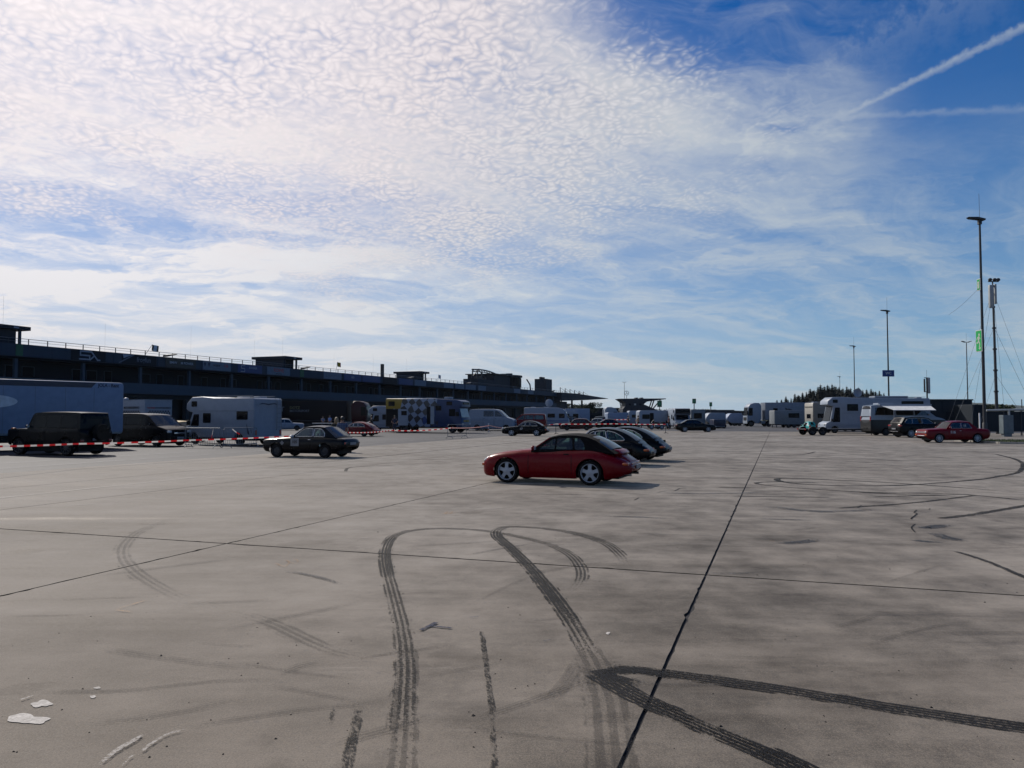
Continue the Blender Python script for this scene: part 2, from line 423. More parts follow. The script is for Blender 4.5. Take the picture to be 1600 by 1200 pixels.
for i in range(len(vj)-1):
    for j in range(len(uj)-1):
        g = 0.014 if vj[i] != -0.77 and vj[i+1] != -0.77 else 0.012
        v0, v1 = vj[i] + (g if i else 0), vj[i+1] - (g if i < len(vj)-2 else 0)
        u0, u1 = uj[j] + (0.020 if j else 0), uj[j+1] - (0.020 if j < len(uj)-2 else 0)
        # slab edge with small chips: many rim points, some nibbled inwards
        rim = []
        def run(pa, pb, nx, ny, chip):
            Ln = math.hypot(pb[0]-pa[0], pb[1]-pa[1]); n = max(2, int(Ln / 0.10)) if chip else 1
            for k in range(n):
                t = k / n; q = random.random()
                d = 0.0 if not chip or k == 0 else (random.uniform(0, 0.004) if q < 0.93 else random.uniform(0.006, 0.03))
                rim.append((pa[0]+(pb[0]-pa[0])*t + nx*d, pa[1]+(pb[1]-pa[1])*t + ny*d))
        near = (vj[i] in (-7.21, -0.77) or vj[i+1] in (-7.21, -0.77)) and j < 2
        def lim(a, b): return min(b, 40.0) if near else b
        run((u0, v0), (u0, v1), 1, 0, near and j == 1 and v1 < 20)
        if near and vj[i+1] in (-7.21, -0.77):
            run((u0, v1), (min(u1, 30), v1), 0, -1, True); run((min(u1, 30), v1), (u1, v1), 0, 0, False)
        else: run((u0, v1), (u1, v1), 0, 0, False)
        run((u1, v1), (u1, v0), -1, 0, near and j == 0 and v1 < 20)
        if near and vj[i] in (-7.21, -0.77):
            run((u1, v0), (min(u1, 30), v0), 0, 0, False); run((min(u1, 30), v0), (u0, v0), 0, 1, True)
        else: run((u1, v0), (u0, v0), 0, 0, False)
        n = len(rim)
        mb = MB().add([(*UV(*r), 0.0) for r in rim] + [(*UV(*r), SLAB) for r in rim],
                      [tuple(range(n, 2*n))] + [(k, (k+1) % n, n+(k+1) % n, n+k) for k in range(n)])
        me = bpy.data.meshes.new('concrete_slab'); me.from_pydata(mb.v, [], mb.f); me.materials.append(concrete)
        bm = bmesh.new(); bm.from_mesh(me); bmesh.ops.recalc_face_normals(bm, faces=bm.faces); bm.to_mesh(me); bm.free()
        link('concrete_slab', me, apron)

# ------------------------------------------------------------------ marks on the concrete
def mark_material(name, color, strength, ribs=0, cov=0.8, rough=0.75, grain=45.0, patch=1.5):
    m, b, t = new_mat(name)
    uvn = t.nodes.new('ShaderNodeUVMap'); su = t.nodes.new('ShaderNodeSeparateXYZ'); t.links.new(uvn.outputs[0], su.inputs[0])
    u, v = E(su.outputs[0]), E(su.outputs[1])
    geo = t.nodes.new('ShaderNodeNewGeometry'); pos = geo.outputs['Position']
    at_ = t.nodes.new('ShaderNodeAttribute'); at_.attribute_name = 'fade'
    gr = noise(pos, grain, 3, 0.75, dim='2D'); pt = noise(pos, patch, 4, 0.65, dim='2D')
    st = noise(comb(u * 0.7, v * 30.0, 0.0), 1.0, 3, 0.7, dim='2D')
    brk = noise(comb(u * 5.0, v * 2.0, 3.0), 1.0, 3, 0.7, dim='2D')
    edge = (0.5 - (v - 0.5).abs() + (pt - 0.5) * 0.25 + (brk - 0.5) * 0.35 + (gr - 0.5) * 0.25).ss(-0.02, 0.26)
    D = edge * E(at_.outputs['Fac']) * (cov + (pt - 0.5) * 0.9 + (st - 0.5) * 0.9 + (brk - 0.5) * 0.5)
    if ribs:
        rb = E.op('SINE', v * (2 * math.pi * ribs) + (pt - 0.5) * 1.2)
        D = D * (0.48 + rb.ss(-0.6, 0.4) * 0.66)
    a = ((D - (gr - 0.5) * 2.2 - 0.42) * 3.0).sat() * strength
    a = a.sat() * E.op('GREATER_THAN', D, 0.03)
    mx = t.nodes.new('ShaderNodeMixShader'); tr = t.nodes.new('ShaderNodeBsdfTransparent')
    t.links.new(a.v, mx.inputs[0]); t.links.new(tr.outputs[0], mx.inputs[1]); t.links.new(b.outputs[0], mx.inputs[2])
    t.links.new(mx.outputs[0], t.nodes['Material Output'].inputs[0])
    b.inputs['Base Color'].default_value = (*color, 1); b.inputs['Roughness'].default_value = rough; b.inputs['Specular IOR Level'].default_value = 0.15
    return m
MZ = [SLAB + 0.003]
def ribbon(name, pix, width, mat, fade=(0.1, 0.1), n=10, raw=False, wv=None):
    pts = crom([p if raw else G(*p) for p in pix], n)
    d = [0.0]
    for i in range(1, len(pts)): d.append(d[-1] + (pts[i]-pts[i-1]).length)
    L = d[-1]; MZ[0] += 0.00008; z = MZ[0]
    vs, fs, uv, fd = [], [], [], []
    for i, p in enumerate(pts):
        tg = (pts[min(i+1, len(pts)-1)] - pts[max(i-1, 0)]).normalized(); nr = Vector((-tg.y, tg.x))
        w = width if wv is None else width * (wv[0] + (wv[1]-wv[0]) * d[i] / L)
        vs += [(*(p - nr*w/2), z), (*(p + nr*w/2), z)]; uv += [(d[i], 0), (d[i], 1)]
        t = d[i] / L
        f = min(1, t / fade[0] if fade[0] else 1, (1-t) / fade[1] if fade[1] else 1); fd += [f, f]
    for i in range(len(pts)-1): fs.append((2*i, 2*i+2, 2*i+3, 2*i+1))
    me = bpy.data.meshes.new(name); me.from_pydata(vs, [], fs); me.materials.append(mat)
    ul = me.uv_layers.new(name='UVMap')
    for lp in me.loops: ul.data[lp.index].uv = uv[lp.vertex_index]
    fa = me.attributes.new('fade', 'FLOAT', 'POINT'); fa.data.foreach_set('value', fd)
    return link(name, me, apron)
rub = (0.007, 0.0075, 0.009)
rub_dark = mark_material('rubber_heavy', rub, 0.92, 7, 0.98)
rub_rib = mark_material('rubber_ribbed', rub, 0.88, 6, 0.86)
rub_mid = mark_material('rubber_medium', rub, 0.62, 5, 0.80)
rub_faint = mark_material('rubber_faint', (0.02, 0.02, 0.022), 0.26, 4, 0.80)
rub_patchy = mark_material('rubber_patchy', rub, 0.85, 0, 0.55, patch=6.0)
rub_far = mark_material('rubber_far', rub, 0.75, 0, 0.85, patch=0.6)
stainm = mark_material('oil_stain', (0.012, 0.013, 0.015), 0.6, 0, 0.75, 0.45, 30.0, 1.2)
T = 'tyre_mark'
ribbon(T, [(625,1215),(632,1100),(634,1040),(627,980),(612,920),(602,880),(603,856),(615,839),(645,830),(690,827),(740,829),(775,833),(820,842),(860,853),(890,868),(905,885),(909,900),(903,915),(886,930)], 0.22, rub_mid, (0.08, 0.06))
ribbon(T, [(634,1010),(634,1060),(630,1130),(624,1215)], 0.24, rub_faint, (0.05, 0.0))
ribbon(T, [(615,930),(604,885),(604,858),(618,838),(650,829),(700,827)], 0.20, rub_rib, (0.3, 0.35))
ribbon(T, [(935,1052),(900,985),(870,940),(830,890),(795,855),(776,838),(780,828),(802,824),(850,827),(900,835),(945,850),(970,870),(979,886)], 0.24, rub_mid, (0.1, 0.08))
ribbon(T, [(925,1020),(870,940),(830,890),(795,855),(777,838),(785,827)], 0.24, rub_rib, (0.25, 0.1))
ribbon(T, [(925,1040),(945,1090),(952,1140),(960,1215)], 0.34, rub_faint, (0.1, 0.0))
ribbon(T, [(905,1000),(932,1045),(950,1090)], 0.30, rub_faint, (0.3, 0.3))
ribbon(T, [(1640,1146),(1400,1110),(1200,1077),(1050,1056),(985,1049),(945,1053)], 0.24, rub_rib, (0.0, 0.05))
ribbon(T, [(930,1055),(958,1072),(1000,1095),(1100,1140),(1200,1182),(1280,1222)], 0.24, rub_dark, (0.02, 0.0))
ribbon(T, [(926,1056),(950,1052),(985,1050),(1040,1056),(1110,1066)], 0.20, rub_dark, (0.02, 0.5))
ribbon(T, [(934,1058),(965,1062),(1010,1076)], 0.16, rub_dark, (0.05, 0.5))
ribbon(T, [(985,1080),(1000,1095),(1100,1140),(1200,1182),(1280,1222)], 0.20, rub_mid, (0.2, 0.0))
ribbon(T, [(752,988),(760,1045),(768,1110),(773,1215)], 0.055, rub_patchy, (0.02, 0.0))
ribbon(T, [(562,1105),(552,1150),(540,1215)], 0.085, rub_patchy, (0.1, 0.0))
ribbon(T, [(524,1105),(512,1145)], 0.05, rub_patchy, (0.3, 0.5))
ribbon(T, [(290,805),(225,828),(198,848),(191,868),(205,890),(240,915),(300,945),(365,965)], 0.26, rub_faint, (0.25, 0.3))
ribbon(T, [(330,950),(420,975),(520,1020),(640,1040)], 0.25, rub_faint, (0.4, 0.4))
ribbon(T, [(40,1085),(200,1082),(330,1068),(480,1065)], 0.10, rub_faint, (0.2, 0.4))
ribbon(T, [(540,1035),(640,1020),(740,1008)], 0.09, rub_faint, (0.2, 0.4))
ribbon(T, [(0,965),(90,964),(160,962)], 0.06, rub_faint, (0.2, 0.4))
far = [
 ([(1545,708),(1580,716),(1598,725),(1592,738),(1560,745),(1528,750),(1427,758),(1341,760),(1269,758),(1226,754),(1214,750),(1226,748),(1284,750),(1399,755.5),(1540,766),(1620,775)], 0.22),
 ([(1300,756),(1226,753.5),(1183,755),(1197,759),(1269,765),(1370,770.5),(1499,773),(1620,785)], 0.18),
 ([(1140,776),(1200,777),(1300,778)], 0.16), ([(1360,777.5),(1440,775),(1520,773)], 0.13),
 ([(1300,796),(1340,793),(1399,789),(1460,783),(1530,774)], 0.17), ([(1460,812),(1520,805),(1620,788)], 0.22),
 ([(1255,717),(1350,718.5),(1445,721.5)], 0.2), ([(1120,762),(1160,763),(1200,763.5)], 0.2),
 ([(1530,707),(1570,706.5),(1620,706)], 0.2), ([(1185,713),(1250,711),(1275,706)], 0.15),
 ([(1075,690),(1130,688),(1200,684)], 0.2), ([(540,738),(548,731),(600,728),(680,725)], 0.14),
 ([(1490,862),(1545,880),(1610,908)], 0.10), ([(1340,770),(1420,774),(1500,776)], 0.13)]
for pix, w in far: ribbon(T, pix, w, rub_far, (0.06, 0.06))
for pix, w in [([(1200,848),(1235,850),(1262,847),(1288,843)], 0.26), ([(1432,822),(1450,826),(1475,823),(1505,826)], 0.35),
               ([(1450,832),(1480,842),(1515,850)], 0.30), ([(1420,844),(1450,848),(1485,849)], 0.2), ([(1180,790),(1280,800),(1400,796)], 0.35),
               ([(1000,770),(1100,772),(1230,770)], 0.2)]:
    ribbon('oil_stain', pix, w, stainm, (0.25, 0.3))
crackm = mark_material('crack', (0.008, 0.008, 0.009), 0.95, 0, 1.3)
for pix in ([(1434,797),(1428,802),(1433,804),(1424,811),(1425,813)], [(1430,806),(1422,813)], [(1432,819),(1424,825),(1428,831),(1431,834)],
            [(1347,790),(1342,793),(1340,795)], [(999,778),(994,781),(990,783)], [(1454,795),(1451,798)],
            [(1076,764),(1062,764),(1054,768),(1040,768),(1025,771)]):
    ribbon('crack', pix, 0.028, crackm, (0.05, 0.05), n=2)
rs2 = random.Random(21)
for k in range(46):                              # scuffs and short skids all over the apron
    y0 = rs2.choice((rs2.uniform(690, 780), rs2.uniform(740, 1000), rs2.uniform(800, 1190))); x0 = rs2.uniform(-20, 1620)
    d0 = EYE*F/(y0-HOR); gx_, gy_ = G(x0, y0); a_ = rs2.gauss(0.15, 0.5); L_ = rs2.uniform(0.3, 1.6)*(1+d0*.05)
    ribbon('scuff_mark', [(gx_, gy_), (gx_+math.cos(a_)*L_*.5, gy_+math.sin(a_)*L_*.5+rs2.gauss(0, .06)), (gx_+math.cos(a_)*L_, gy_+math.sin(a_)*L_)], rs2.uniform(.03, .16), rs2.choice((rub_faint, rub_faint, stainm)) if y0 < 900 else rub_faint, (0.25, 0.35), 4, raw=True)
peb = MB()
for k in range(170):                             # stone chips and rubber crumbs lying about
    y0 = rs2.uniform(720, 1195)**1.0; x0 = rs2.uniform(0, 1600); gx_, gy_ = G(x0, y0); r_ = rs2.uniform(.003, .008)*(1.6 if rs2.random() < .1 else 1)
    if (y0-HOR)*r_ < .5: continue
    vs_ = [(gx_+r_*rs2.uniform(.6, 1.5)*math.cos(a2), gy_+r_*rs2.uniform(.6, 1.5)*math.sin(a2), SLAB) for a2 in (0, 1.3, 2.5, 3.8, 5.0)]
    peb.add(vs_ + [(gx_, gy_, SLAB+r_*.9)], [(i_, (i_+1) % 5, 5) for i_ in range(5)])
tag(peb.build('stone_chips', M('rubber_crumb', (.016, .015, .014), .9, var=.5, scale=3), None), 'dark stone chips and rubber crumbs on the concrete', 'chips', kind='stuff')
# paint, chalk and scrapes
tpaint = mark_material('blue_paint_mark', (0.012, 0.020, 0.050), 0.85, 0, 1.0)
ribbon('paint_mark', [(657,988),(682,976)], 0.055, tpaint, (0, 0), 2); ribbon('paint_mark', [(671,981),(706,985)], 0.050, tpaint, (0, 0), 2)
bluesm = mark_material('blue_smear', (0.03, 0.06, 0.13), 0.3, 0, 0.6)
ribbon('paint_mark', [(846,1006),(862,1002)], 0.05, bluesm, (0.2, 0.2)); ribbon('paint_mark', [(730,968),(750,966)], 0.06, bluesm, (0.2, 0.2))
chalk = mark_material('orange_chalk', (0.45, 0.25, 0.10), 0.45, 0, 0.55)
for pix in ([(430,889),(436,885),(431,883),(445,888),(452,881),(447,878),(462,884),(465,878),(455,876)], [(178,956),(232,940)], [(178,956),(209,960)],
            [(690,806),(700,801),(696,805),(708,801),(703,805),(716,802)], [(1202,847),(1212,848)]):
    ribbon('chalk_mark', pix, 0.03, chalk, (0.05, 0.05), 5)
wp = mark_material('white_scrape', (0.42, 0.40, 0.38), 0.7, 0, 0.60)
for pix, w in (([(604,828),(622,829)], 0.045), ([(560,842),(578,843)], 0.04), ([(216,1184),(240,1165),(265,1152),(296,1144)], 0.035), ([(150,1205),(180,1180),(232,1150)], 0.045),
               ([(190,1204),(202,1190),(215,1184)], 0.02), ([(30,1099),(54,1091)], 0.018), ([(1112,885),(1122,871)], 0.015)):
    ribbon('white_scrape', pix, w, wp, (0.1, 0.15), 5)
for cx, cy, rx, ry in ((65, 1103, 17, 6), (42, 1127, 32, 9), (145, 1092, 6, 2), (152, 1078, 5, 2), (950, 992, 4, 2)):
    n = 40; c = Vector(G(cx, cy)); vs = []; ph = [random.uniform(0, 6.28) for _ in range(6)]
    for k in range(n):
        a = 2*math.pi*k/n; rr = 0.9 + sum(math.sin(a*(j+2)+ph[j])*0.16/(j*.6+1) for j in range(6))
        vs.append((*G(cx + rx*rr*math.cos(a), cy + ry*rr*math.sin(a)), SLAB + 0.004))
    MB().add(vs, [tuple(range(n))]).build('paint_spill', paint_white, apron)
# painted line and drain joint far left, asphalt bay lines
wl = mark_material('worn_line_paint', (0.50, 0.48, 0.45), 0.6, 0, 0.7)
ribbon('painted_line', [UV(u, -15.75) for u in (2, 12, 22, 34)], 0.10, wl, (0, 0.3), 4, raw=True)
drain = mark_material('drain_line', (0.012, 0.013, 0.015), 0.8, 0, 0.9)
ribbon('drain_channel', [UV(u, -16.35) for u in (14, 30, 60, 90)], 0.14, drain, (0.25, 0.1), 6, raw=True)
wl2 = mark_material('bay_line_paint', (0.42, 0.42, 0.43), 0.6, 0, 0.7)
def bayline(p0, p1, w=0.12):
    o = ribbon('painted_line', [p0, p1], w, wl2, (0.05, 0.05), 6, raw=True); o.parent = road; return o
for v in (-24.6, -27.2, -34.0, -40.0): bayline(UV(8, v), UV(90, v))
for u in range(97, 140, 6): bayline(UV(u, -20), UV(u, 40))
# kerbed grass island at the right

# ------------------------------------------------------------------ shared finishes
BLK = M('black_rubber', (0.007, 0.007, 0.0075), 0.8, spec=.2, var=0.2, scale=12)
DARK = M('dark_trim', (0.006, 0.0065, 0.008), 0.6, spec=.2)
CHROME = M('chrome', (0.62, 0.63, 0.65), 0.18, 1.0, var=0.05)
ALLOY = M('alloy', (0.30, 0.34, 0.40), 0.42, 0.3, var=0.1, scale=10)
STEEL = M('galvanised_steel', (0.17, 0.19, 0.21), 0.5, 0.4, var=0.2, scale=8)
DKSTEEL = M('dark_steel', (0.022, 0.025, 0.031), 0.55, 0.0, var=0.2)
FABRIC = M('soft_top_fabric', (0.006, 0.006, 0.007), 0.95, spec=.15, bump=0.3, bscale=300)
CABIN = M('cabin_black', (0.008, 0.008, 0.009), 0.8, spec=.2)
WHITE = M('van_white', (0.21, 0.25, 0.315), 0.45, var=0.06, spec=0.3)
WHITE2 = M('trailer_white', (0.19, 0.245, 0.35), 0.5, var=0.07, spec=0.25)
CREAM = M('cream_panel', (0.16, 0.155, 0.14), 0.5, var=0.07)
GREYP = M('grey_panel', (0.14, 0.16, 0.18), 0.55, var=0.1)
NAVY = M('navy_print', (0.012, 0.018, 0.045), 0.4)
INK = M('black_print', (0.010, 0.011, 0.014), 0.5)
REDP = M('red_print', (0.28, 0.02, 0.025), 0.5)
WPRINT = M('white_print', (0.55, 0.58, 0.62), 0.55)
GREENS = M('sign_green', (0.012, 0.30, 0.09), 0.5, var=0.05)
BLUES = M('sign_blue', (0.015, 0.045, 0.19), 0.5, var=0.08)
RED = M('guards_red', (0.15, 0.0012, 0.006), 0.30, coat=0.14, spec=.12, var=0.06)
RED2 = M('old_red', (0.12, 0.002, 0.006), 0.35, coat=0.14, spec=.15, var=0.1)
DKRED = M('dark_red', (0.035, 0.003, 0.005), 0.38, coat=0.1, spec=.25)
BLACKP = M('black_paint', (0.0022, 0.0025, 0.0042), 0.32, spec=0.10, coat=.10)
AUBER = M('aubergine_paint', (0.0025, 0.0028, 0.0045), 0.32, spec=0.10, coat=.22)
DKGREEN = M('dark_green_paint', (0.0025, 0.0028, 0.0045), 0.32, spec=0.10, coat=.22)
DKBLUE = M('dark_blue_paint', (0.0025, 0.0028, 0.0045), 0.32, spec=0.10, coat=.22)
YELLOW = M('yellow_paint', (0.45, 0.30, 0.015), 0.35, coat=0.4)
LAMP = M('headlamp_glass', (0.55, 0.57, 0.58), 0.08, 0.2, coat=1.0)
TAIL = M('tail_lamp_red', (0.25, 0.01, 0.012), 0.2, coat=0.6)
AMBER = M('amber_lamp', (0.55, 0.11, 0.01), 0.25, coat=0.6)
PLATE = M('number_plate', (0.20, 0.21, 0.23), 0.5)
GLASS = glass('car_glass', (0.62, 0.86, 0.80), 0.62)
DGLASS = glass('dark_glass', (0.3, 0.38, 0.42), 0.22, 0.2)
VGLASS = M('opaque_window', (0.003, 0.0045, 0.007), 0.12, var=0.2, spec=0.12)

def interp(pts, x):
    """monotone cubic through (x, y) pairs"""
    p = sorted(pts); n = len(p)
    if x <= p[0][0]: return p[0][1]
    if x >= p[-1][0]: return p[-1][1]
    i = max(k for k in range(n-1) if p[k][0] <= x)
    def sl(k): return (p[k+1][1]-p[k][1]) / (p[k+1][0]-p[k][0])
    def tg(k):
        if k == 0: return sl(0)
        if k == n-1: return sl(n-2)
        a, b = sl(k-1), sl(k)
        return 0.0 if a*b <= 0 else 2*a*b/(a+b)
    h = p[i+1][0]-p[i][0]; t = (x-p[i][0])/h
    return ((2*t**3-3*t*t+1)*p[i][1]+(t**3-2*t*t+t)*h*tg(i)+(-2*t**3+3*t*t)*p[i+1][1]+(t**3-t*t)*h*tg(i+1))
PROF = [(0, .90), (.10, .955), (.25, .99), (.45, 1.0), (.65, .995), (.82, .975), (.93, .93), (1.0, .86)]
def round_poly(p, r, n=4):
    o = []
    for i in range(len(p)):
        a, b, c = Vector(p[i-1]), Vector(p[i]), Vector(p[(i+1) % len(p)])
        d1, d2 = (a-b), (c-b); k = min(r, d1.length*0.45, d2.length*0.45)
        q0, q1 = b+d1.normalized()*k, b+d2.normalized()*k
        for j in range(n+1):
            t = j/n; o.append(tuple(q0*(1-t)**2+b*2*t*(1-t)+q1*t*t))
    return o
def fill2d(polys):
    cu = bpy.data.curves.new('f', 'CURVE'); cu.dimensions = '2D'; cu.fill_mode = 'BOTH'
    for p in polys:
        s = cu.splines.new('POLY'); s.points.add(len(p)-1); s.use_cyclic_u = True
        for i, q in enumerate(p): s.points[i].co = (q[0], q[1], 0, 1)
    ob = bpy.data.objects.new('f', cu); col.objects.link(ob)
    me = bpy.data.meshes.new_from_object(ob.evaluated_get(bpy.context.evaluated_depsgraph_get()))
    bpy.data.objects.remove(ob); bpy.data.curves.remove(cu); me.materials.clear(); return me

WCACHE = {}
def wheel_meshes(r, w, style):
    k = (round(r, 3), round(w, 3), style)
    if k in WCACHE: return WCACHE[k]
    rr = r * (0.74 if style in ('cup', 'multi', 'bbs') else 0.60)
    t = MB().lathe([(rr*0.2, -w*0.1), (rr, -w*0.12), (rr, w*.46), (rr+.012, w*.5), (r-.03, w*.5), (r-.008, w*.40), (r, w*.25), (r, -w*.25), (r-.008, -w*.4), (r-.03, -w*.5), (rr*.4, -w*.5), (rr*.2, -w*.1)], 'y', n=32)
    tm = t.mesh('tyre', BLK, 40)
    m = MB().lathe([(rr*.99, -w*.1), (rr*.985, w*.36), (rr*1.0, w*.5), (rr*.95, w*.5), (rr*.90, w*.30)], 'y', n=32)
    if style in ('cup', 'multi', 'bbs'):
        n = 5 if style == 'cup' else (10 if style == 'multi' else 14)
        w0, w1 = (.80, .46) if style == 'cup' else (.22, .16)
        for i in range(n):
            a = 2*math.pi*i/n + math.pi/2; ca, sa = math.cos(a), math.sin(a)
            def q(rad, tt, y): return (ca*rad - sa*tt, y, sa*rad + ca*tt)
            r0, r1 = rr*.14, rr*.93; h0, h1 = rr*w0/2*(.8 if style == 'cup' else 1), rr*w1/2
            rm = rr*.5; hm = rr*(.17 if style == 'cup' else .09)
            m.add([q(r0, -h0, w*.40), q(rm, -hm, w*.40), q(r1, -h1, w*.34), q(r1, h1, w*.34), q(rm, hm, w*.40), q(r0, h0, w*.40),
                   q(r0, -h0, w*.28), q(rm, -hm, w*.28), q(r1, -h1, w*.24), q(r1, h1, w*.24), q(rm, hm, w*.28), q(r0, h0, w*.28)],
                  [(0,1,4,5),(1,2,3,4),(0,6,7,1),(1,7,8,2),(3,9,10,4),(4,10,11,5)])
        m.lathe([(0.001, w*.44), (rr*.12, w*.43), (rr*.38, w*.405), (rr*.38, w*.28)], 'y', n=20)
        for i in range(5):
            a = 2*math.pi*(i+.5)/5 + math.pi/2
            m.lathe([(0.001, w*.425), (rr*.045, w*.425), (rr*.045, w*.38)], 'y', (math.cos(a)*rr*.2, 0, math.sin(a)*rr*.2), 8)
    else:
        m.lathe([(0.001, w*.36), (rr*.22, w*.37), (rr*.30, w*.28), (rr*.55, w*.30), (rr*.78, w*.20), (rr*.9, w*.30)], 'y', n=28)
    rm_ = m.mesh('rim', None, 35)
    WCACHE[k] = (tm, rm_); return WCACHE[k]
def add_wheel(parent, x, y, r, w, style, rimmat, z=0.0):
    tm, rm = wheel_meshes(r, w, style)
    o = link('wheel', tm, parent, (x, y, z + r), (0, 0, 0 if y > 0 else math.pi))
    key = (rm.name, rimmat.name)
    if key not in WCACHE:
        c = rm.copy(); c.materials.append(rimmat); WCACHE[key] = c
    link('rim', WCACHE[key], o)
    return o
def ellipsoid(c, r, rot=None, n=14, m=8):
    mb = MB(); vs = []; fs = []
    for i in range(m+1):
        for k in range(n):
            th, ph = math.pi*i/m, 2*math.pi*k/n
            v = Vector((r[0]*math.cos(th), r[1]*math.sin(th)*math.cos(ph), r[2]*math.sin(th)*math.sin(ph)))
            if rot: v = Matrix.Rotation(rot, 3, 'Y') @ v
            vs.append(v + Vector(c))
    for i in range(m):
        for k in range(n): fs.append((i*n+k, i*n+(k+1) % n, (i+1)*n+(k+1) % n, (i+1)*n+k))
    return mb.add(vs, fs)

def make_car(name, label, cat, sp, loc, rz, paint, group=None, roofmat=None, rimmat=None, style=None, tail=None, glassm=None, seats=True, plates=True, framemat=None, z0=None):
    t = thing(name, label, cat, (*loc[:2], (SLAB if z0 is None else z0)), rz, group)
    top, bot, plan = sp['top'], sp['bot'], sp['plan']
    xs0, xs1 = top[0][0], top[-1][0]; xs0, xs1 = min(xs0, xs1), max(xs0, xs1)
    r, ww = sp['r'], sp.get('ww', 0.2); ar = r + sp.get('gap', 0.045)
    prof = sp.get('prof', PROF)
    def T_(x): return interp(top, x)
    def B_(x): return interp(bot, x)
    def W_(x): return interp(plan, x)
    def bodyY(x, z):
        zb, zt = B_(x), T_(x); f = max(0, min(1, (z-zb)/max(.02, zt-zb)))
        return W_(x) * interp(prof, f)
    st = [xs0 + (xs1-xs0)*i/56 for i in range(57)]
    for ax in sp['axles']: st += [ax + ar*c for c in (-1.0, -.995, -.96, -.88, -.76, -.6, -.4, -.2, 0, .2, .4, .6, .76, .88, .96, .995, 1.0)]
    st = sorted(set(round(x, 4) for x in st))
    NF = 12; rings = []
    for x in st:
        zb, zt, w = B_(x), T_(x), W_(x); za = zb
        for ax in sp['axles']:
            if abs(x-ax) < ar: za = max(za, r + math.sqrt(max(0, ar*ar-(x-ax)**2)))
        za = min(za, zt-.03)
        ring = []
        for i in range(NF+1):
            z = zb + (zt-zb)*i/NF; z = max(z, za)
            f = (z-zb)/max(.02, zt-zb); ring.append((w*interp(prof, min(1, f)), z))
        cr = sp.get('crown', .03)
        ring += [(w*.62, zt+cr*.6), (w*.3, zt+cr*.93), (0, zt+cr)]
        rings.append((x, ring))
    nr = len(rings[0][1]); full = 2*nr-1; vs = []; fs = []
    for x, ring in rings:
        vs += [(x, y, z) for y, z in ring] + [(x, -y, z) for y, z in ring[-2::-1]]
    for i in range(len(rings)-1):
        for k in range(full-1): fs.append((i*full+k, i*full+k+1, (i+1)*full+k+1, (i+1)*full+k))
    for i in (0, len(rings)-1):
        c = len(vs); x, ring = rings[i]; vs.append((x + (-.012 if i == 0 else .012), 0, (ring[0][1]+ring[-1][1])/2))
        for k in range(full): fs.append((c, i*full+k, i*full+(k+1) % full))
    body = MB().add(vs, fs).build('body', paint, t, 40)
    # underbody and wheel wells
    W = max(p[1] for p in plan); ub = MB()
    ub.box(xs0+.35, xs1-.35, -(W-.27), W-.27, sp.get('ubz', .17), r*1.7)
    ub.build('underbody', DARK, t)
    for ax in sp['axles']:
        for s in (1, -1): add_wheel(t, ax, s*(W_(ax)-ww/2-sp.get('inset', .02)), r, ww, style or sp.get('style', 'steel'), rimmat or STEEL)
    # greenhouse
    gh = sp.get('gh')
    if gh:
        zb0, tum, bi = gh['belt'], gh['tumble'], gh.get('inset', .90)
        def sideY(x, z): return W_(x)*bi - (z-zb0)*tum
        ws, roof, rw = gh['ws'], crom(gh['roof'], 5), gh['rw']
        roof = [(p[0], p[1]) for p in roof]
        fmat = framemat or roofmat or paint
        outline = [ws[0]] + roof + ([rw[1]] if rw[1] != roof[-1] else [])
        poly = outline + [(outline[-1][0], zb0-.06), (outline[0][0], zb0-.06)]
        wins = [round_poly(w, gh.get('wr', .05)) for w in gh['wins']]
        me0 = fill2d([poly] + wins)
        for s in (1, -1):
            me = me0.copy(); me.name = 'pillar_frame'
            for v in me.vertices: x, z = v.co.x, v.co.y; v.co = (x, s*sideY(x, z), z)
            me.materials.append(fmat); link('pillar_frame', me, t)
        bpy.data.meshes.remove(me0)
        for w in wins:
            g0 = fill2d([w])
            for s in (1, -1):
                me = g0.copy(); me.name = 'side_window'
                for v in me.vertices: x, z = v.co.x, v.co.y; v.co = (x, s*(sideY(x, z)-.004), z)
                me.materials.append(glassm or GLASS); wo = link('side_window', me, t)
                if gh.get('trim'):
                    tb = MB().tube([(x, s*(sideY(x, z)+.004), z) for x, z in w + w[:1]], gh['trim'], 5, False); tb.build('window_trim', CHROME, wo)
            bpy.data.meshes.remove(g0)
        def strip(pl, name, mat, bulge, inset=0.0, nl=10, lift=0.0):
            vs, fs = [], []
            for i, p in enumerate(pl):
                a, b = Vector(pl[max(i-1, 0)]), Vector(pl[min(i+1, len(pl)-1)]); d = (b-a).normalized(); nn = Vector((-d.y, d.x))
                if nn.y < 0: nn = -nn
                Y = sideY(*p) - inset
                for k in range(nl+1):
                    q = -1 + 2*k/nl; e = bulge*(1-q*q) + lift
                    vs.append((p[0]+nn.x*e, q*Y, p[1]+nn.y*e))
            for i in range(len(pl)-1):
                for k in range(nl): fs.append((i*(nl+1)+k, i*(nl+1)+k+1, (i+1)*(nl+1)+k+1, (i+1)*(nl+1)+k))
            return MB().add(vs, fs).build(name, mat, t, 40)
        def seg(a, b, n=4): return [(a[0]+(b[0]-a[0])*i/n, a[1]+(b[1]-a[1])*i/n) for i in range(n+1)]
        cw = gh.get('crown', .045)
        strip(seg(ws[0], roof[0]), 'windscreen', GLASS, cw, .035)
        for s in (1, -1):
            MB().tube([(x, s*(sideY(x, z)-.012), z) for x, z in seg(ws[0], roof[0])], .022, 6).build('windscreen_pillar', gh.get('pillarmat') or paint, t, 40)
        ir0 = min(range(len(roof)), key=lambda i: abs(roof[i][0]-rw[0][0]))
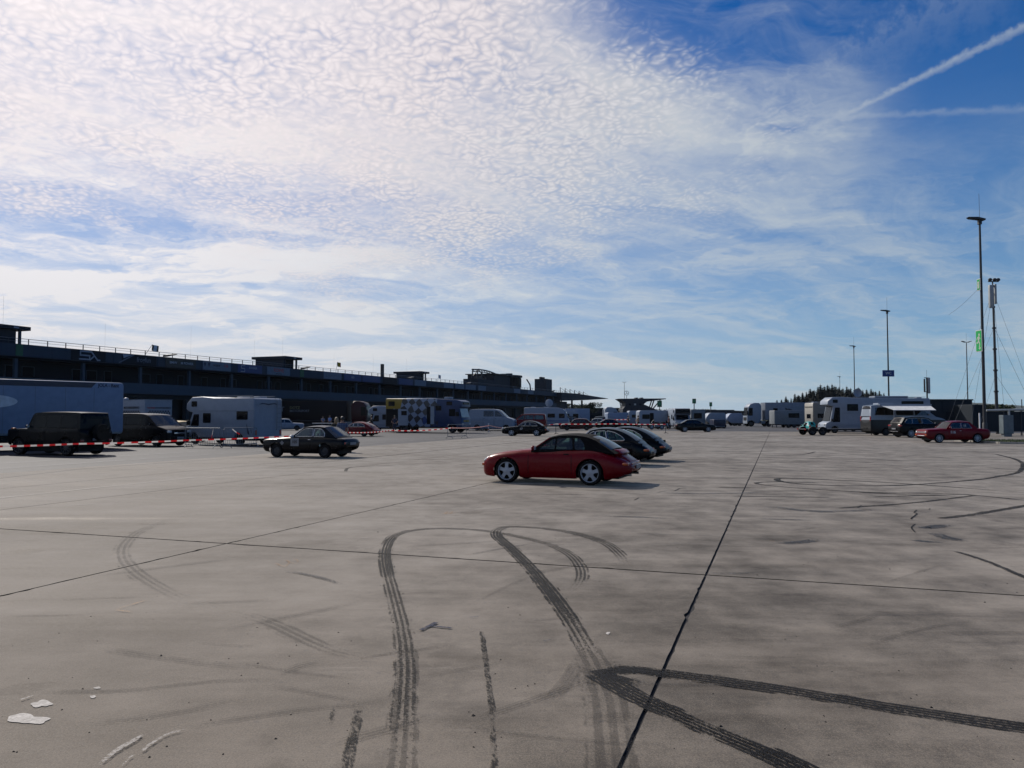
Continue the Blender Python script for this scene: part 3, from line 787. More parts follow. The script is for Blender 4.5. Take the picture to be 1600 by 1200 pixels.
        strip(roof[:ir0+1], 'roof', roofmat or paint, cw)
        if rw[2] == 'glass':
            rl = roof[ir0:] if len(roof)-ir0 > 1 else seg(roof[-1], rw[1])
            e = rw[3] if len(rw) > 3 else .92
            strip(rl if rl[-1] == rw[1] else rl + [rw[1]], 'rear_deck_frame', roofmat or paint, cw*.9)
            allp = rl if rl[-1] == rw[1] else rl + [rw[1]]
            n = len(allp); a0, b0 = allp[0], allp[-1]
            gl = [tuple(Vector(a0).lerp(Vector(b0), f)) for f in (.06, .25, .5, .75, e)]
            def onp(x): return interp([(q[0], q[1]) for q in allp], x)
            gl = [(x, onp(x)) for x, z in gl]
            strip(gl, 'rear_window', gh.get('rwmat') or VGLASS, cw*.9, .10, 10, .006)
        elif rw[1] != roof[-1]:
            strip(seg(roof[-1], rw[1]), 'tailgate', paint, .02)
        # cabin
        cb = MB(); x0c, x1c = outline[-1][0]+.15, ws[0][0]-.1
        wi = W_(0)*bi-.10
        cb.box(x0c, x1c, -wi, wi, zb0-.05, T_(0)+sp.get('crown', .03)+.004)
        cb.box(x1c-.22, x1c+.02, -wi, wi, zb0-.05, zb0+.07, .02)
        if seats:
            for s in (1, -1):
                sx = gh.get('seatx', -.15)
                cb.box(sx-.12, sx+.02, s*.36-.22, s*.36+.22, zb0-.1, zb0+.16, .04); cb.box(sx-.13, sx-.03, s*.36-.12, s*.36+.12, zb0+.17, zb0+.32, .03)
            cb.lathe([(.17, 0), (.185, .012), (.17, .024)], 'x', (gh.get('seatx', -.15)+.55, .36, zb0+.04), 18)
        cb.build('cabin', CABIN, t, 40)
    # doors: proud skins with a handle
    for (xa, xb) in sp.get('doors', []):
        for s in (1, -1):
            vs, fs, nx, nz = [], [], 8, 8
            for i in range(nx+1):
                x = xa + (xb-xa)*i/nx
                za_, zt_ = B_(x)+.10, T_(x)-.02
                for ax in sp['axles']:
                    if abs(x-ax) < ar+.04: za_ = max(za_, r + math.sqrt((ar+.04)**2-(x-ax)**2))
                for k in range(nz+1):
                    z = za_ + (zt_-za_)*k/nz; e = -.004 if (i in (0, nx) or k in (0, nz)) else .004
                    vs.append((x, s*(bodyY(x, z)+e), z))
            for i in range(nx):
                for k in range(nz): fs.append((i*(nz+1)+k, (i+1)*(nz+1)+k, (i+1)*(nz+1)+k+1, i*(nz+1)+k+1))
            d = MB().add(vs, fs).build('door', paint, t, 25)
            for xe in (xa, xb):
                ze = [(B_(xe)+.12)+(T_(xe)-.02-B_(xe)-.12)*q/5 for q in range(6)]
                ze = [max(z_, max([r+math.sqrt(max(0, (ar+.04)**2-(xe-ax)**2)) if abs(xe-ax) < ar+.04 else 0 for ax in sp['axles']])) for z_ in ze]
                MB().tube([(xe, s*(bodyY(xe, z_)+.001), z_) for z_ in ze], .007, 4, False).build('door_gap', DARK, d)
            hx = xa + .14; hz = T_(hx)-sp.get('hdrop', .12)
            MB().box(hx-.07, hx+.07, s*bodyY(hx, hz)-.012, s*bodyY(hx, hz)+.026, hz-.013, hz+.013, .006).build('handle', sp.get('hmat', DARK), d)
    # lamps, bumpers, mirrors, plates
    for kind, pn, mat, c, rad, *rot in sp.get('lamps', []):
        for s in ((1, -1) if c[1] else (1,)):
            cc = (c[0], c[1]*s, c[2])
            if kind == 'e': ellipsoid(cc, rad, rot[0] if rot else None).build(pn, mat, t, 60)
            else: MB().box(cc[0]-rad[0], cc[0]+rad[0], cc[1]-rad[1], cc[1]+rad[1], cc[2]-rad[2], cc[2]+rad[2], min(rad)*.5).build(pn, mat, t, 40)
    for pn, mat, xa, zc, hw, th in sp.get('bumpers', []):
        sg = 1 if xa > 0 else -1; n = 12; pts = []
        for i in range(n+1):
            q = -1+2*i/n; pts.append((xa - sg*abs(q)**3*.28, q*hw, zc))
        mb = MB(); vs, fs = [], []
        for p in pts:
            vs += [(p[0]-sg*.06, p[1]*.97, p[2]-th), (p[0], p[1], p[2]-th*.8), (p[0]+sg*.012, p[1], p[2]), (p[0], p[1], p[2]+th*.8), (p[0]-sg*.06, p[1]*.97, p[2]+th)]
        for i in range(n):
            for k in range(4): fs.append((i*5+k, i*5+k+1, (i+1)*5+k+1, (i+1)*5+k))
        mb.add(vs, fs).build(pn, mat if mat else paint, t, 40)
    if sp.get('mirror'):
        mx, mz = sp['mirror']
        for s in (1, -1):
            y = W_(mx)*.93
            mo = ellipsoid((mx, s*(y+.10), mz), (.05, .09, .065)).box(mx-.02, mx+.02, min(s*(y-.06), s*(y+.05)), max(s*(y-.06), s*(y+.05)), mz-.05, mz-.02).build('mirror', sp.get('mirmat') or paint, t, 45)
            MB().box(mx-.056, mx-.050, s*(y+.10)-.065, s*(y+.10)+.065, mz-.045, mz+.045).build('mirror_glass', LAMP, mo)
    if plates and sp.get('plate'):
        for xp, zp in sp['plate']:
            sg = 1 if xp > 0 else -1
            p = MB().box(xp-.008, xp+.008, -.24, .24, zp-.055, zp+.055).build('number_plate', PLATE, t)
    return t

mir = lambda pts: pts
SP = {}
SP['cabrio'] = dict(r=.318, ww=.225, axles=(1.19, -1.085), crown=.035, style='cup',
  top=[(2.13,.44),(2.11,.52),(2.05,.585),(1.95,.64),(1.80,.70),(1.6,.745),(1.35,.785),(1.05,.82),(.72,.855),(0,.87),(-.6,.885),(-1.0,.895),(-1.3,.86),(-1.6,.765),(-1.85,.66),(-2.02,.575),(-2.10,.505),(-2.13,.45)],
  bot=[(2.13,.36),(2.08,.24),(1.95,.18),(1.5,.155),(-1.45,.165),(-1.8,.225),(-2.05,.33),(-2.13,.40)],
  plan=[(2.13,.42),(2.09,.58),(1.98,.71),(1.75,.80),(1.2,.85),(.6,.83),(0,.825),(-.55,.85),(-1.05,.873),(-1.45,.855),(-1.8,.78),(-2.03,.64),(-2.13,.46)],
  gh=dict(belt=.87, tumble=.40, ws=[(.52,.86),(.03,1.20)], roof=[(.03,1.20),(-.2,1.245),(-.55,1.26),(-.92,1.225),(-1.20,1.135)], rw=[(-.97,1.215),(-1.74,.80),'glass',.80],
          wins=[[(.33,.895),(.02,1.11),(-.05,1.165),(-.12,1.175),(-.12,.895)], [(-.16,.895),(-.16,1.18),(-.56,1.195),(-.62,.895)], [(-.67,.895),(-.62,1.195),(-.78,1.18),(-.90,1.06),(-.94,.895)]], seatx=-.4),
  doors=[(-.60,.58)], hdrop=.10, lamps=[('e','headlight',LAMP,(1.93,.60,.615),(.155,.105,.055),R(32)), ('b','indicator',AMBER,(2.02,.56,.47),(.07,.11,.035)),
     ('b','tail_light',TAIL,(-1.985,.56,.545),(.06,.13,.04)), ('e','indicator_lamp',AMBER,(-1.93,.68,.55),(.09,.05,.04)), ('b','reflector_strip',TAIL,(-2.075,0,.535),(.012,.40,.03))],
  bumpers=[('rear_bumper',None,-2.12,.44,.72,.09)], mirror=(.42,.93), plate=[(-2.155,.47)])
for _k in ('top', 'bot', 'plan'):
    SP['cabrio'][_k] = [(x if x < 1.4 else 1.4+(x-1.4)*.80, z) for x, z in SP['cabrio'][_k]]
SP['cabrio']['lamps'] = [(k, n, m, (c_[0]-.13 if c_[0] > 0 else c_[0], c_[1], c_[2]), *r_) for k, n, m, c_, *r_ in SP['cabrio']['lamps']]
SP['coupe911'] = dict(r=.305, ww=.19, axles=(1.14, -1.10), crown=.03, style='bbs',
  top=[(2.08,.48),(2.05,.56),(1.98,.64),(1.85,.705),(1.65,.745),(1.35,.78),(1.0,.81),(.70,.84),(0,.86),(-.6,.87),(-1.0,.88),(-1.35,.86),(-1.65,.78),(-1.88,.66),(-2.03,.54),(-2.08,.47)],
  bot=[(2.08,.38),(2.02,.27),(1.85,.21),(1.45,.18),(-1.4,.19),(-1.8,.26),(-2.0,.34),(-2.08,.40)],
  plan=[(2.08,.44),(2.03,.58),(1.9,.70),(1.6,.77),(1.14,.805),(.6,.79),(-.5,.80),(-1.05,.825),(-1.45,.80),(-1.8,.70),(-2.02,.58),(-2.08,.46)],
  gh=dict(belt=.86, tumble=.40, trim=.011, ws=[(.55,.85),(.10,1.235)], roof=[(.10,1.235),(-.12,1.285),(-.5,1.305),(-.9,1.25),(-1.25,1.11),(-1.55,.92),(-1.80,.70)], rw=[(-.9,1.25),(-1.80,.70),'glass',.62],
          wins=[[(.36,.885),(.08,1.15),(-.02,1.20),(-.06,1.205),(-.06,.885)], [(-.10,.885),(-.10,1.21),(-.46,1.235),(-.54,.885)], [(-.60,.885),(-.51,1.235),(-.82,1.17),(-1.08,1.03),(-1.18,.92),(-1.12,.885)]], seatx=-.2, pillarmat=CHROME),
  doors=[(-.55,.55)], hdrop=.10, lamps=[('e','headlight',LAMP,(1.93,.56,.655),(.10,.105,.105)), ('b','tail_light',TAIL,(-1.97,.50,.56),(.05,.14,.045)), ('e','indicator_lamp',AMBER,(-1.90,.65,.56),(.09,.05,.045))],
  bumpers=[('front_bumper',None,2.11,.42,.62,.08),('rear_bumper',None,-2.11,.42,.66,.085)], mirror=(.42,.92), plate=[(-2.13,.50)])
SP['gtv'] = dict(r=.295, ww=.19, axles=(1.24, -1.11), crown=.03, style='steel',
  top=[(2.03,.60),(2.015,.68),(1.95,.735),(1.8,.765),(1.4,.80),(.9,.835),(.6,.85),(-.6,.865),(-1.1,.86),(-1.5,.84),(-1.85,.79),(-1.99,.73),(-2.03,.64)],
  bot=[(2.03,.48),(1.98,.36),(1.80,.25),(1.5,.22),(-1.4,.22),(-1.75,.30),(-1.97,.40),(-2.03,.46)],
  plan=[(2.03,.56),(1.98,.66),(1.85,.72),(1.5,.765),(1.0,.785),(0,.785),(-1.1,.785),(-1.6,.75),(-1.9,.69),(-2.0,.62),(-2.03,.56)],
  gh=dict(belt=.855, tumble=.36, trim=.009, ws=[(.55,.85),(.02,1.255)], roof=[(.02,1.255),(-.22,1.295),(-.62,1.31),(-1.0,1.275)], rw=[(-1.0,1.275),(-1.62,.85),'glass',.90],
          wins=[[(.36,.885),(.04,1.15),(-.08,1.215),(-.48,1.235),(-.50,.885)], [(-.55,.885),(-.53,1.235),(-.88,1.215),(-1.06,1.06),(-1.10,.885)]], seatx=-.2, rwmat=GLASS, pillarmat=CHROME),
  doors=[(-.54,.56)], hdrop=.10, hmat=CHROME, lamps=[('e','headlight',LAMP,(1.96,.52,.62),(.07,.085,.085)), ('e','spot_lamp',LAMP,(1.96,.32,.62),(.06,.07,.07)), ('b','tail_light',TAIL,(-2.0,.50,.62),(.025,.12,.045))],
  bumpers=[('front_bumper',CHROME,2.04,.44,.62,.03)], mirror=(.42,.90), mirmat=CHROME, plate=[(-2.05,.60)])
SP['sedan'] = dict(r=.30, ww=.19, axles=(1.29, -1.21), crown=.03, style='multi',
  top=[(2.11,.66),(2.10,.76),(2.06,.83),(1.95,.86),(1.5,.885),(.85,.92),(0,.93),(-1.2,.93),(-1.9,.89),(-2.07,.85),(-2.11,.74)],
  bot=[(2.11,.42),(2.05,.32),(1.85,.25),(1.55,.22),(-1.55,.22),(-1.85,.27),(-2.05,.36),(-2.11,.44)],
  plan=[(2.11,.68),(2.07,.74),(1.9,.775),(1.3,.795),(0,.80),(-1.3,.795),(-1.9,.765),(-2.07,.72),(-2.11,.66)],
  gh=dict(belt=.925, tumble=.30, ws=[(.80,.92),(.40,1.345)], roof=[(.40,1.345),(.1,1.395),(-.35,1.41),(-.78,1.375)], rw=[(-.78,1.375),(-1.26,.94),'glass',.92],
          wins=[[(.60,.96),(.36,1.28),(.28,1.31),(-.18,1.325),(-.18,.96)], [(-.23,.96),(-.23,1.325),(-.68,1.30),(-.88,.96)]], seatx=-.1, trim=.006, rwmat=GLASS),
  doors=[(-.22,.80)], hdrop=.13, hmat=CHROME, lamps=[('e','headlight',LAMP,(2.08,.55,.68),(.06,.095,.095)), ('b','grille',CHROME,(2.10,0,.68),(.02,.40,.05)), ('b','indicator',AMBER,(2.08,.62,.52),(.05,.09,.03)), ('b','tail_light',TAIL,(-2.09,.58,.68),(.03,.09,.06))],
  bumpers=[('front_bumper',CHROME,2.17,.46,.76,.035),('rear_bumper',CHROME,-2.17,.46,.76,.035)], mirror=(.62,1.0), plate=[(-2.14,.62)])
SP['modcoupe'] = dict(r=.315, ww=.2, axles=(1.30, -1.25), crown=.03, style='multi',
  top=[(2.2,.50),(2.19,.60),(2.14,.68),(2.0,.745),(1.6,.81),(1.2,.86),(.85,.90),(0,.91),(-1.0,.925),(-1.6,.925),(-2.0,.91),(-2.14,.86),(-2.2,.70)],
  bot=[(2.2,.38),(2.15,.26),(1.95,.2),(1.6,.19),(-1.6,.2),(-1.95,.27),(-2.15,.36),(-2.2,.44)],
  plan=[(2.2,.58),(2.14,.70),(1.95,.79),(1.3,.85),(0,.86),(-1.3,.85),(-1.95,.80),(-2.14,.73),(-2.2,.64)],
  gh=dict(belt=.90, tumble=.42, ws=[(.90,.89),(.18,1.285)], roof=[(.18,1.285),(-.15,1.345),(-.55,1.36),(-.95,1.305)], rw=[(-.95,1.305),(-1.62,.95),'glass',.92],
          wins=[[(.60,.935),(.14,1.20),(.02,1.255),(-.38,1.285),(-.40,.935)], [(-.45,.935),(-.43,1.285),(-.85,1.25),(-1.18,1.04),(-1.25,.935)]], seatx=-.15, pillarmat=STEEL),
  doors=[(-.45,.85)], lamps=[('b','headlight',LAMP,(2.11,.58,.60),(.07,.13,.05)), ('b','tail_light',TAIL,(-2.15,.56,.73),(.04,.18,.06))],
  bumpers=[('front_bumper',None,2.21,.42,.76,.09),('rear_bumper',None,-2.21,.46,.78,.09)], mirror=(.62,.97), plate=[(-2.235,.62)])
SP['hatch'] = dict(SP['modcoupe'], top=[(1.95,.52),(1.94,.62),(1.88,.70),(1.75,.765),(1.4,.82),(1.0,.88),(.7,.91),(0,.93),(-1.2,.95),(-1.8,.95),(-1.95,.85),(-1.98,.7)],
  bot=[(1.95,.38),(1.9,.26),(1.7,.2),(-1.6,.2),(-1.85,.27),(-1.98,.4)], plan=[(1.95,.58),(1.88,.70),(1.7,.78),(1.2,.825),(-1.2,.825),(-1.7,.80),(-1.9,.76),(-1.98,.7)],
  axles=(1.2, -1.22), gh=dict(belt=.93, tumble=.34, ws=[(.80,.90),(.25,1.34)], roof=[(.25,1.34),(-.1,1.40),(-.8,1.41),(-1.25,1.36)], rw=[(-1.25,1.36),(-1.72,.98),'glass',.92],
     wins=[[(.55,.965),(.22,1.25),(.10,1.31),(-.30,1.325),(-.30,.965)], [(-.35,.965),(-.35,1.325),(-1.0,1.31),(-1.30,.965)]], seatx=-.1),
  doors=[(-.33,.74)], lamps=[('b','headlight',LAMP,(1.89,.56,.64),(.06,.12,.06)), ('b','tail_light',TAIL,(-1.93,.66,.82),(.05,.08,.12))],
  bumpers=[('front_bumper',DARK,1.97,.44,.74,.09),('rear_bumper',DARK,-2.0,.48,.78,.09)], mirror=(.56,.99), plate=[(-2.03,.62)])
SP['suv'] = dict(r=.355, ww=.23, axles=(1.34, -1.34), crown=.04, style='multi', gap=.06,
  top=[(2.24,.62),(2.23,.78),(2.18,.90),(2.0,.98),(1.6,1.03),(1.0,1.08),(0,1.10),(-1.5,1.14),(-2.05,1.14),(-2.2,1.05),(-2.25,.80)],
  bot=[(2.24,.45),(2.15,.32),(1.9,.26),(-1.9,.28),(-2.15,.38),(-2.25,.50)],
  plan=[(2.24,.62),(2.17,.76),(1.95,.86),(1.3,.915),(-1.4,.915),(-1.95,.88),(-2.17,.80),(-2.25,.74)],
  gh=dict(belt=1.10, tumble=.30, ws=[(1.05,1.07),(.35,1.58)], roof=[(.35,1.58),(-.1,1.655),(-.9,1.68),(-1.75,1.62)], rw=[(-1.75,1.62),(-2.12,1.16),'glass',.92],
     wins=[[(.78,1.135),(.35,1.46),(.2,1.54),(-.25,1.575),(-.25,1.135)], [(-.31,1.135),(-.31,1.575),(-1.05,1.575),(-1.12,1.135)], [(-1.18,1.135),(-1.11,1.57),(-1.55,1.53),(-1.82,1.25),(-1.72,1.16)]], seatx=-.1, trim=.010),
  doors=[(-.28,.95), (-1.2,-.30)], hdrop=.14, lamps=[('b','headlight',LAMP,(2.14,.66,.82),(.09,.15,.06)), ('b','tail_light',TAIL,(-2.16,.66,.98),(.06,.17,.06)), ('b','bumper_trim',CHROME,(-2.26,0,.50),(.012,.5,.02))],
  bumpers=[('front_bumper',None,2.25,.55,.84,.13),('rear_bumper',None,-2.26,.58,.86,.13)], mirror=(.80,1.18), plate=[(-2.29,.72)])
SP['gwagen'] = dict(r=.385, ww=.25, axles=(1.46, -1.40), crown=.015, style='multi', gap=.07, prof=[(0,.95),(.1,.985),(.3,1.0),(.9,1.0),(.97,.985),(1.0,.95)],
  top=[(2.22,.98),(2.20,1.10),(2.14,1.16),(1.9,1.18),(1.0,1.20),(0,1.20),(-2.0,1.20),(-2.2,1.20),(-2.22,1.1)],
  bot=[(2.22,.55),(2.1,.46),(1.8,.42),(-1.9,.42),(-2.22,.5)],
  plan=[(2.22,.80),(2.15,.84),(1.9,.86),(1.4,.90),(-1.4,.90),(-2.1,.885),(-2.22,.87)],
  gh=dict(belt=1.20, tumble=.14, inset=.955, ws=[(.92,1.19),(.66,1.82)], roof=[(.66,1.82),(.55,1.90),(.2,1.935),(-1.0,1.945),(-2.02,1.91),(-2.10,1.86)], rw=[(-2.02,1.91),(-2.19,1.20),'glass',.8], crown=.02, wr=.04,
     wins=[[(.76,1.25),(.56,1.78),(-.12,1.80),(-.12,1.25)], [(-.20,1.25),(-.20,1.80),(-1.0,1.80),(-1.0,1.25)], [(-1.10,1.25),(-1.10,1.80),(-1.95,1.78),(-2.0,1.25)]], seatx=-.1),
  doors=[(-.17,.90), (-1.05,-.19)], hdrop=.16, lamps=[('e','headlight',LAMP,(2.19,.60,.94),(.06,.12,.12)), ('b','indicator',AMBER,(1.95,.72,1.20),(.09,.06,.03)), ('b','tail_light',TAIL,(-2.24,.76,.66),(.02,.09,.06))],
  bumpers=[('front_bumper',DARK,2.30,.60,.88,.11),('rear_bumper',DARK,-2.26,.58,.88,.09)], mirror=(.84,1.30), mirmat=BLACKP, plate=[(-2.29,.72)])
SP['van'] = dict(r=.345, ww=.23, axles=(1.65, -1.55), crown=.03, style='multi', gap=.06, prof=[(0,.94),(.1,.98),(.3,1.0),(.85,1.0),(.95,.985),(1.0,.95)],
  top=[(2.55,.62),(2.54,.80),(2.48,.93),(2.3,1.02),(1.9,1.13),(1.55,1.20),(1.0,1.21),(-2.4,1.21),(-2.53,1.18),(-2.55,1.0)],
  bot=[(2.55,.44),(2.45,.30),(2.2,.24),(-2.2,.26),(-2.45,.32),(-2.55,.42)],
  plan=[(2.55,.66),(2.48,.80),(2.25,.90),(1.6,.955),(-2.2,.955),(-2.48,.94),(-2.55,.92)],
  gh=dict(belt=1.20, tumble=.16, inset=.965, ws=[(1.72,1.17),(.88,1.80)], roof=[(.88,1.80),(.55,1.87),(0,1.905),(-1.5,1.905),(-2.35,1.87),(-2.45,1.80)], rw=[(-2.35,1.87),(-2.53,1.20),'glass',.75], crown=.03, wr=.06,
     wins=[[(1.38,1.25),(.86,1.64),(.66,1.74),(.38,1.76),(.38,1.25)], [(.28,1.27),(.28,1.76),(-.85,1.76),(-.85,1.27)], [(-.95,1.27),(-.95,1.76),(-2.2,1.73),(-2.28,1.27)]], seatx=.55),
  doors=[(.36,1.40), (-.9,.30)], hdrop=.18, lamps=[('b','headlight',LAMP,(2.40,.70,.86),(.14,.13,.07)), ('b','grille',CHROME,(2.555,0,.76),(.015,.42,.05)), ('b','tail_light',TAIL,(-2.54,.84,1.05),(.03,.07,.22))],
  bumpers=[('front_bumper',DARK,2.58,.48,.86,.14),('rear_bumper',DARK,-2.57,.46,.90,.12)], mirror=(1.30,1.30), plate=[(2.60,.50)])
def scaled(sp, kx, ky, kz, zpiv=0.0):
    """stretch a spec along length / width / height (wheels keep their radius)"""
    import copy
    s = copy.deepcopy({k: v for k, v in sp.items() if k not in ('gh', 'lamps', 'bumpers')})
    X = lambda p: [(a*kx, b*kz) for a, b in p]
    s['top'] = X(sp['top']); s['bot'] = [(a*kx, b) for a, b in sp['bot']]; s['plan'] = [(a*kx, b*ky) for a, b in sp['plan']]
    s['axles'] = tuple(a*kx for a in sp['axles']); s['doors'] = [(a*kx, b*kx) for a, b in sp.get('doors', [])]
    g = dict(sp['gh']); g['belt'] = g['belt']*kz
    for k in ('ws', 'roof'): g[k] = X(g[k])
    g['rw'] = [(g['rw'][0][0]*kx, g['rw'][0][1]*kz), (g['rw'][1][0]*kx, g['rw'][1][1]*kz)] + list(g['rw'][2:])
    g['wins'] = [X(w) for w in g['wins']]; g['seatx'] = g.get('seatx', -.15)*kx; s['gh'] = g
    s['lamps'] = [(k, n, m, (c[0]*kx, c[1]*ky, c[2]*kz), *r) for k, n, m, c, *r in sp.get('lamps', [])]
    s['bumpers'] = [(n, m, xa*kx, zc*kz, hw*ky, th) for n, m, xa, zc, hw, th in sp.get('bumpers', [])]
    if sp.get('mirror'): s['mirror'] = (sp['mirror'][0]*kx, sp['mirror'][1]*kz)
    if sp.get('plate'): s['plate'] = [(a*kx, b*kz) for a, b in sp['plate']]
    return s
def by_wheels(pf, pr, sp, side):
    """ground contact pixels of the near front and near rear wheel -> centre, heading"""
    a, b = Vector(G(*pf)), Vector(G(*pr)); h = (a-b).normalized(); n = Vector((-h.y, h.x))
    W = interp(sp['plan'], 0) - .11
    mid = (a+b)/2 - n*side*W; ac = sum(sp['axles'])/2
    return mid - h*ac, math.atan2(h.y, h.x)
def side_number(t, s, size, x, y, z, side, mat, bg=None, bw=0, bh=0):
    """number panel on a flank; side +1 = left"""
    rot = (math.pi/2, 0, math.pi if side > 0 else 0)
    if bg: MB().box(x-bw/2, x+bw/2, y*side-.004, y*side+.004, z-bh/2, z+bh/2).build('number_panel', bg, t)
    return lettering(s, size, mat, t, (x, side*(y+.008), z), rot, .02)

# ------------------------------------------------------------------ cars
c, h = by_wheels((793, 754.5), (924, 759), SP['cabrio'], 1)
red = make_car('parked_car', 'red sports convertible with black soft top and silver five spoke wheels', 'car', SP['cabrio'], c, h, RED, roofmat=FABRIC, rimmat=ALLOY)
# raised rear spoiler lip and engine lid hump, roll of the folded deck
MB().prism([(-1.44,.83),(-1.50,.885),(-1.60,.91),(-1.74,.885),(-1.82,.81),(-1.74,.74),(-1.55,.76)], -.46, .46, .02).build('spoiler', RED, red, 40)
MB().prism([(-1.72,.735),(-1.79,.765),(-1.90,.70),(-2.02,.615),(-1.98,.56)], -.40, .40, .02).build('engine_lid', RED, red, 40)
lettering('K 993', .09, INK, red, (-2.166, 0, .47), (math.pi/2, 0, -math.pi/2), .01) if False else None
for s in (1, -1):
    MB().tube([(-1.85, s*.42, .27), (-2.07, s*.42, .27)], .035, 10).build('exhaust_pipe', CHROME, red, 40)
SPB = dict(SP['coupe911'])
rzb = h + R(2)
def place_rear(px, py, sp, rz, dx):
    """centre from the pixel under the middle of the tail"""
    p = Vector(G(px, py)); d = Vector((math.cos(rz), math.sin(rz))); return p + d*dx
c2 = place_rear(1018, 727.5, SPB, rzb, 2.0)
make_car('parked_car', 'dark aubergine classic rear engined coupe with chrome window frames, between red convertible and its twin', 'car', SPB, c2, rzb, AUBER, rimmat=ALLOY)
c3 = place_rear(1043, 720.5, SPB, rzb - R(3), 2.0)
make_car('parked_car', 'black classic fastback coupe parked on the far side of the aubergine coupe', 'car', SPB, c3, rzb - R(3), BLACKP, rimmat=ALLOY)
sp4 = dict(SP['coupe911'], style='cup')
c4, h4 = by_wheels((798.5, 681.4), (839, 681.6), sp4, 1)
p4 = make_car('parked_car', 'black sports coupe with pale wheels and white number beside the barrier tape', 'car', sp4, c4, h4, BLACKP, rimmat=ALLOY)
side_number(p4, '17', .26, .25, .80, .62, 1, WPRINT)
MB().prism([(-1.62,.80),(-1.66,.93),(-2.05,.99),(-2.06,.96),(-1.72,.88),(-1.70,.80)], -.55, .55, .02).build('spoiler', BLACKP, p4, 40)
# small race coupe with rider visible
hg = R(168); cg = Vector((at(486, 700, 33.3).x, 33.3))
gt = make_car('race_car', 'small black vintage race coupe with number panel on the door and round nose', 'car', SP['gtv'], cg, hg - R(6), DKGREEN, rimmat=DKSTEEL)
side_number(gt, '105', .17, .30, .785, .66, 1, INK, PLATE, .40, .34)
MB().plate([(1.02, .797, .62), (.92, .797, .72), (.82, .797, .62), (.92, .797, .52)], .006).build('class_diamond', PLATE, gt)
for s in (1, -1): MB().tube([(-.75, s*.52, .3), (-.75, s*.50, 1.20), (-.75, 0, 1.26)], .02, 6).build('roll_bar', CHROME, gt)
MB().tube([(-.45, 0, 1.355), (-.45, 0, 1.36)], .05, 8).build('roof_light', LAMP, gt)
# red saloon at the right, black crossover beside it
cs, hs = by_wheels((1463.5, 692.2), (1530.5, 692.2), SP['sedan'], 1)
rs = make_car('race_car', 'red vintage two door saloon with white race number on the front door', 'car', SP['sedan'], cs, hs, RED2, rimmat=ALLOY)
side_number(rs, '116', .24, .42, .80, .70, 1, WPRINT)
side_number(rs, '11', .20, -.42, .70, 1.12, 1, WPRINT)
make_car('parked_car', 'black family crossover parked between red saloon and the awning van', 'car', SP['suv'], G(1436, 683.5), R(9), BLACKP, rimmat=ALLOY, glassm=DGLASS)
# mid distance cars
make_car('parked_car', 'dark blue modern coupe facing the white lorry', 'car', SP['modcoupe'], G(1086, 675.0), R(-2), DKBLUE, rimmat=ALLOY, glassm=DGLASS, roofmat=None)
make_car('parked_car', 'dark maroon hatchback behind the barrier tape', 'car', dict(SP['hatch']), G(901, 672.4), R(176), DKRED, rimmat=DKSTEEL, glassm=DGLASS)
make_car('parked_car', 'black coupe with red rear pillar next to maroon hatchback', 'car', SP['modcoupe'], G(957, 671.5), R(-3), BLACKP, rimmat=DKSTEEL, glassm=DGLASS, framemat=DKRED)
make_car('parked_car', 'grey roofed saloon mostly hidden behind the maroon hatchback and black coupe', 'car', SP['sedan'], G(932, 669.0), R(170), GREYP, rimmat=DKSTEEL, glassm=DGLASS, z0=0)
cw, hw_ = G(556, 681.5), R(166)
spw = scaled(SP['coupe911'], 1.04, 1.06, .94)
make_car('race_car', 'low red fastback racing car behind two standing people', 'car', spw, cw, hw_, RED2, rimmat=DKSTEEL, glassm=DGLASS, z0=0)
make_car('parked_car', 'yellow small hatchback between black van and white motorhome', 'car', SP['hatch'], at(285, 690, 53.5)[:2], R(-28), YELLOW, rimmat=DKSTEEL, glassm=DGLASS, z0=0)
rv = scaled(SP['van'], .90, .95, 1.06)
rv['gh'] = dict(rv['gh'])
make_car('parked_van', 'dark red people carrier van with a short bonnet', 'van', rv, G(825, 672.3), R(172), RED2, rimmat=DKSTEEL, z0=0)
make_car('parked_car', 'silver saloon beyond the motorhome rear beside the dark race lorry', 'car', SP['sedan'], G(447, 672.5), R(15), WHITE, rimmat=DKSTEEL, glassm=DGLASS, z0=0)
make_car('parked_car', 'dark hatchback parked in front of the plain white panel van', 'car', SP['hatch'], G(775, 672.2), R(178), DKBLUE, rimmat=DKSTEEL, glassm=DGLASS, z0=0)
make_car('parked_car', 'dark silver hatchback nosing out behind chequered motorhome', 'car', SP['hatch'], G(742, 672.2), R(-14), DKBLUE, rimmat=DKSTEEL, glassm=DGLASS, z0=0)
make_car('parked_car', 'dark estate car parked ahead of the integrated motorhome', 'car', SP['suv'], G(897, 668.3), R(-5), DKBLUE, rimmat=DKSTEEL, glassm=DGLASS, z0=0)
make_car('parked_car', 'dark blue crossover in front of the white tractor unit', 'car', SP['suv'], G(948, 667.3), R(-5), DKBLUE, rimmat=DKSTEEL, glassm=DGLASS, z0=0)
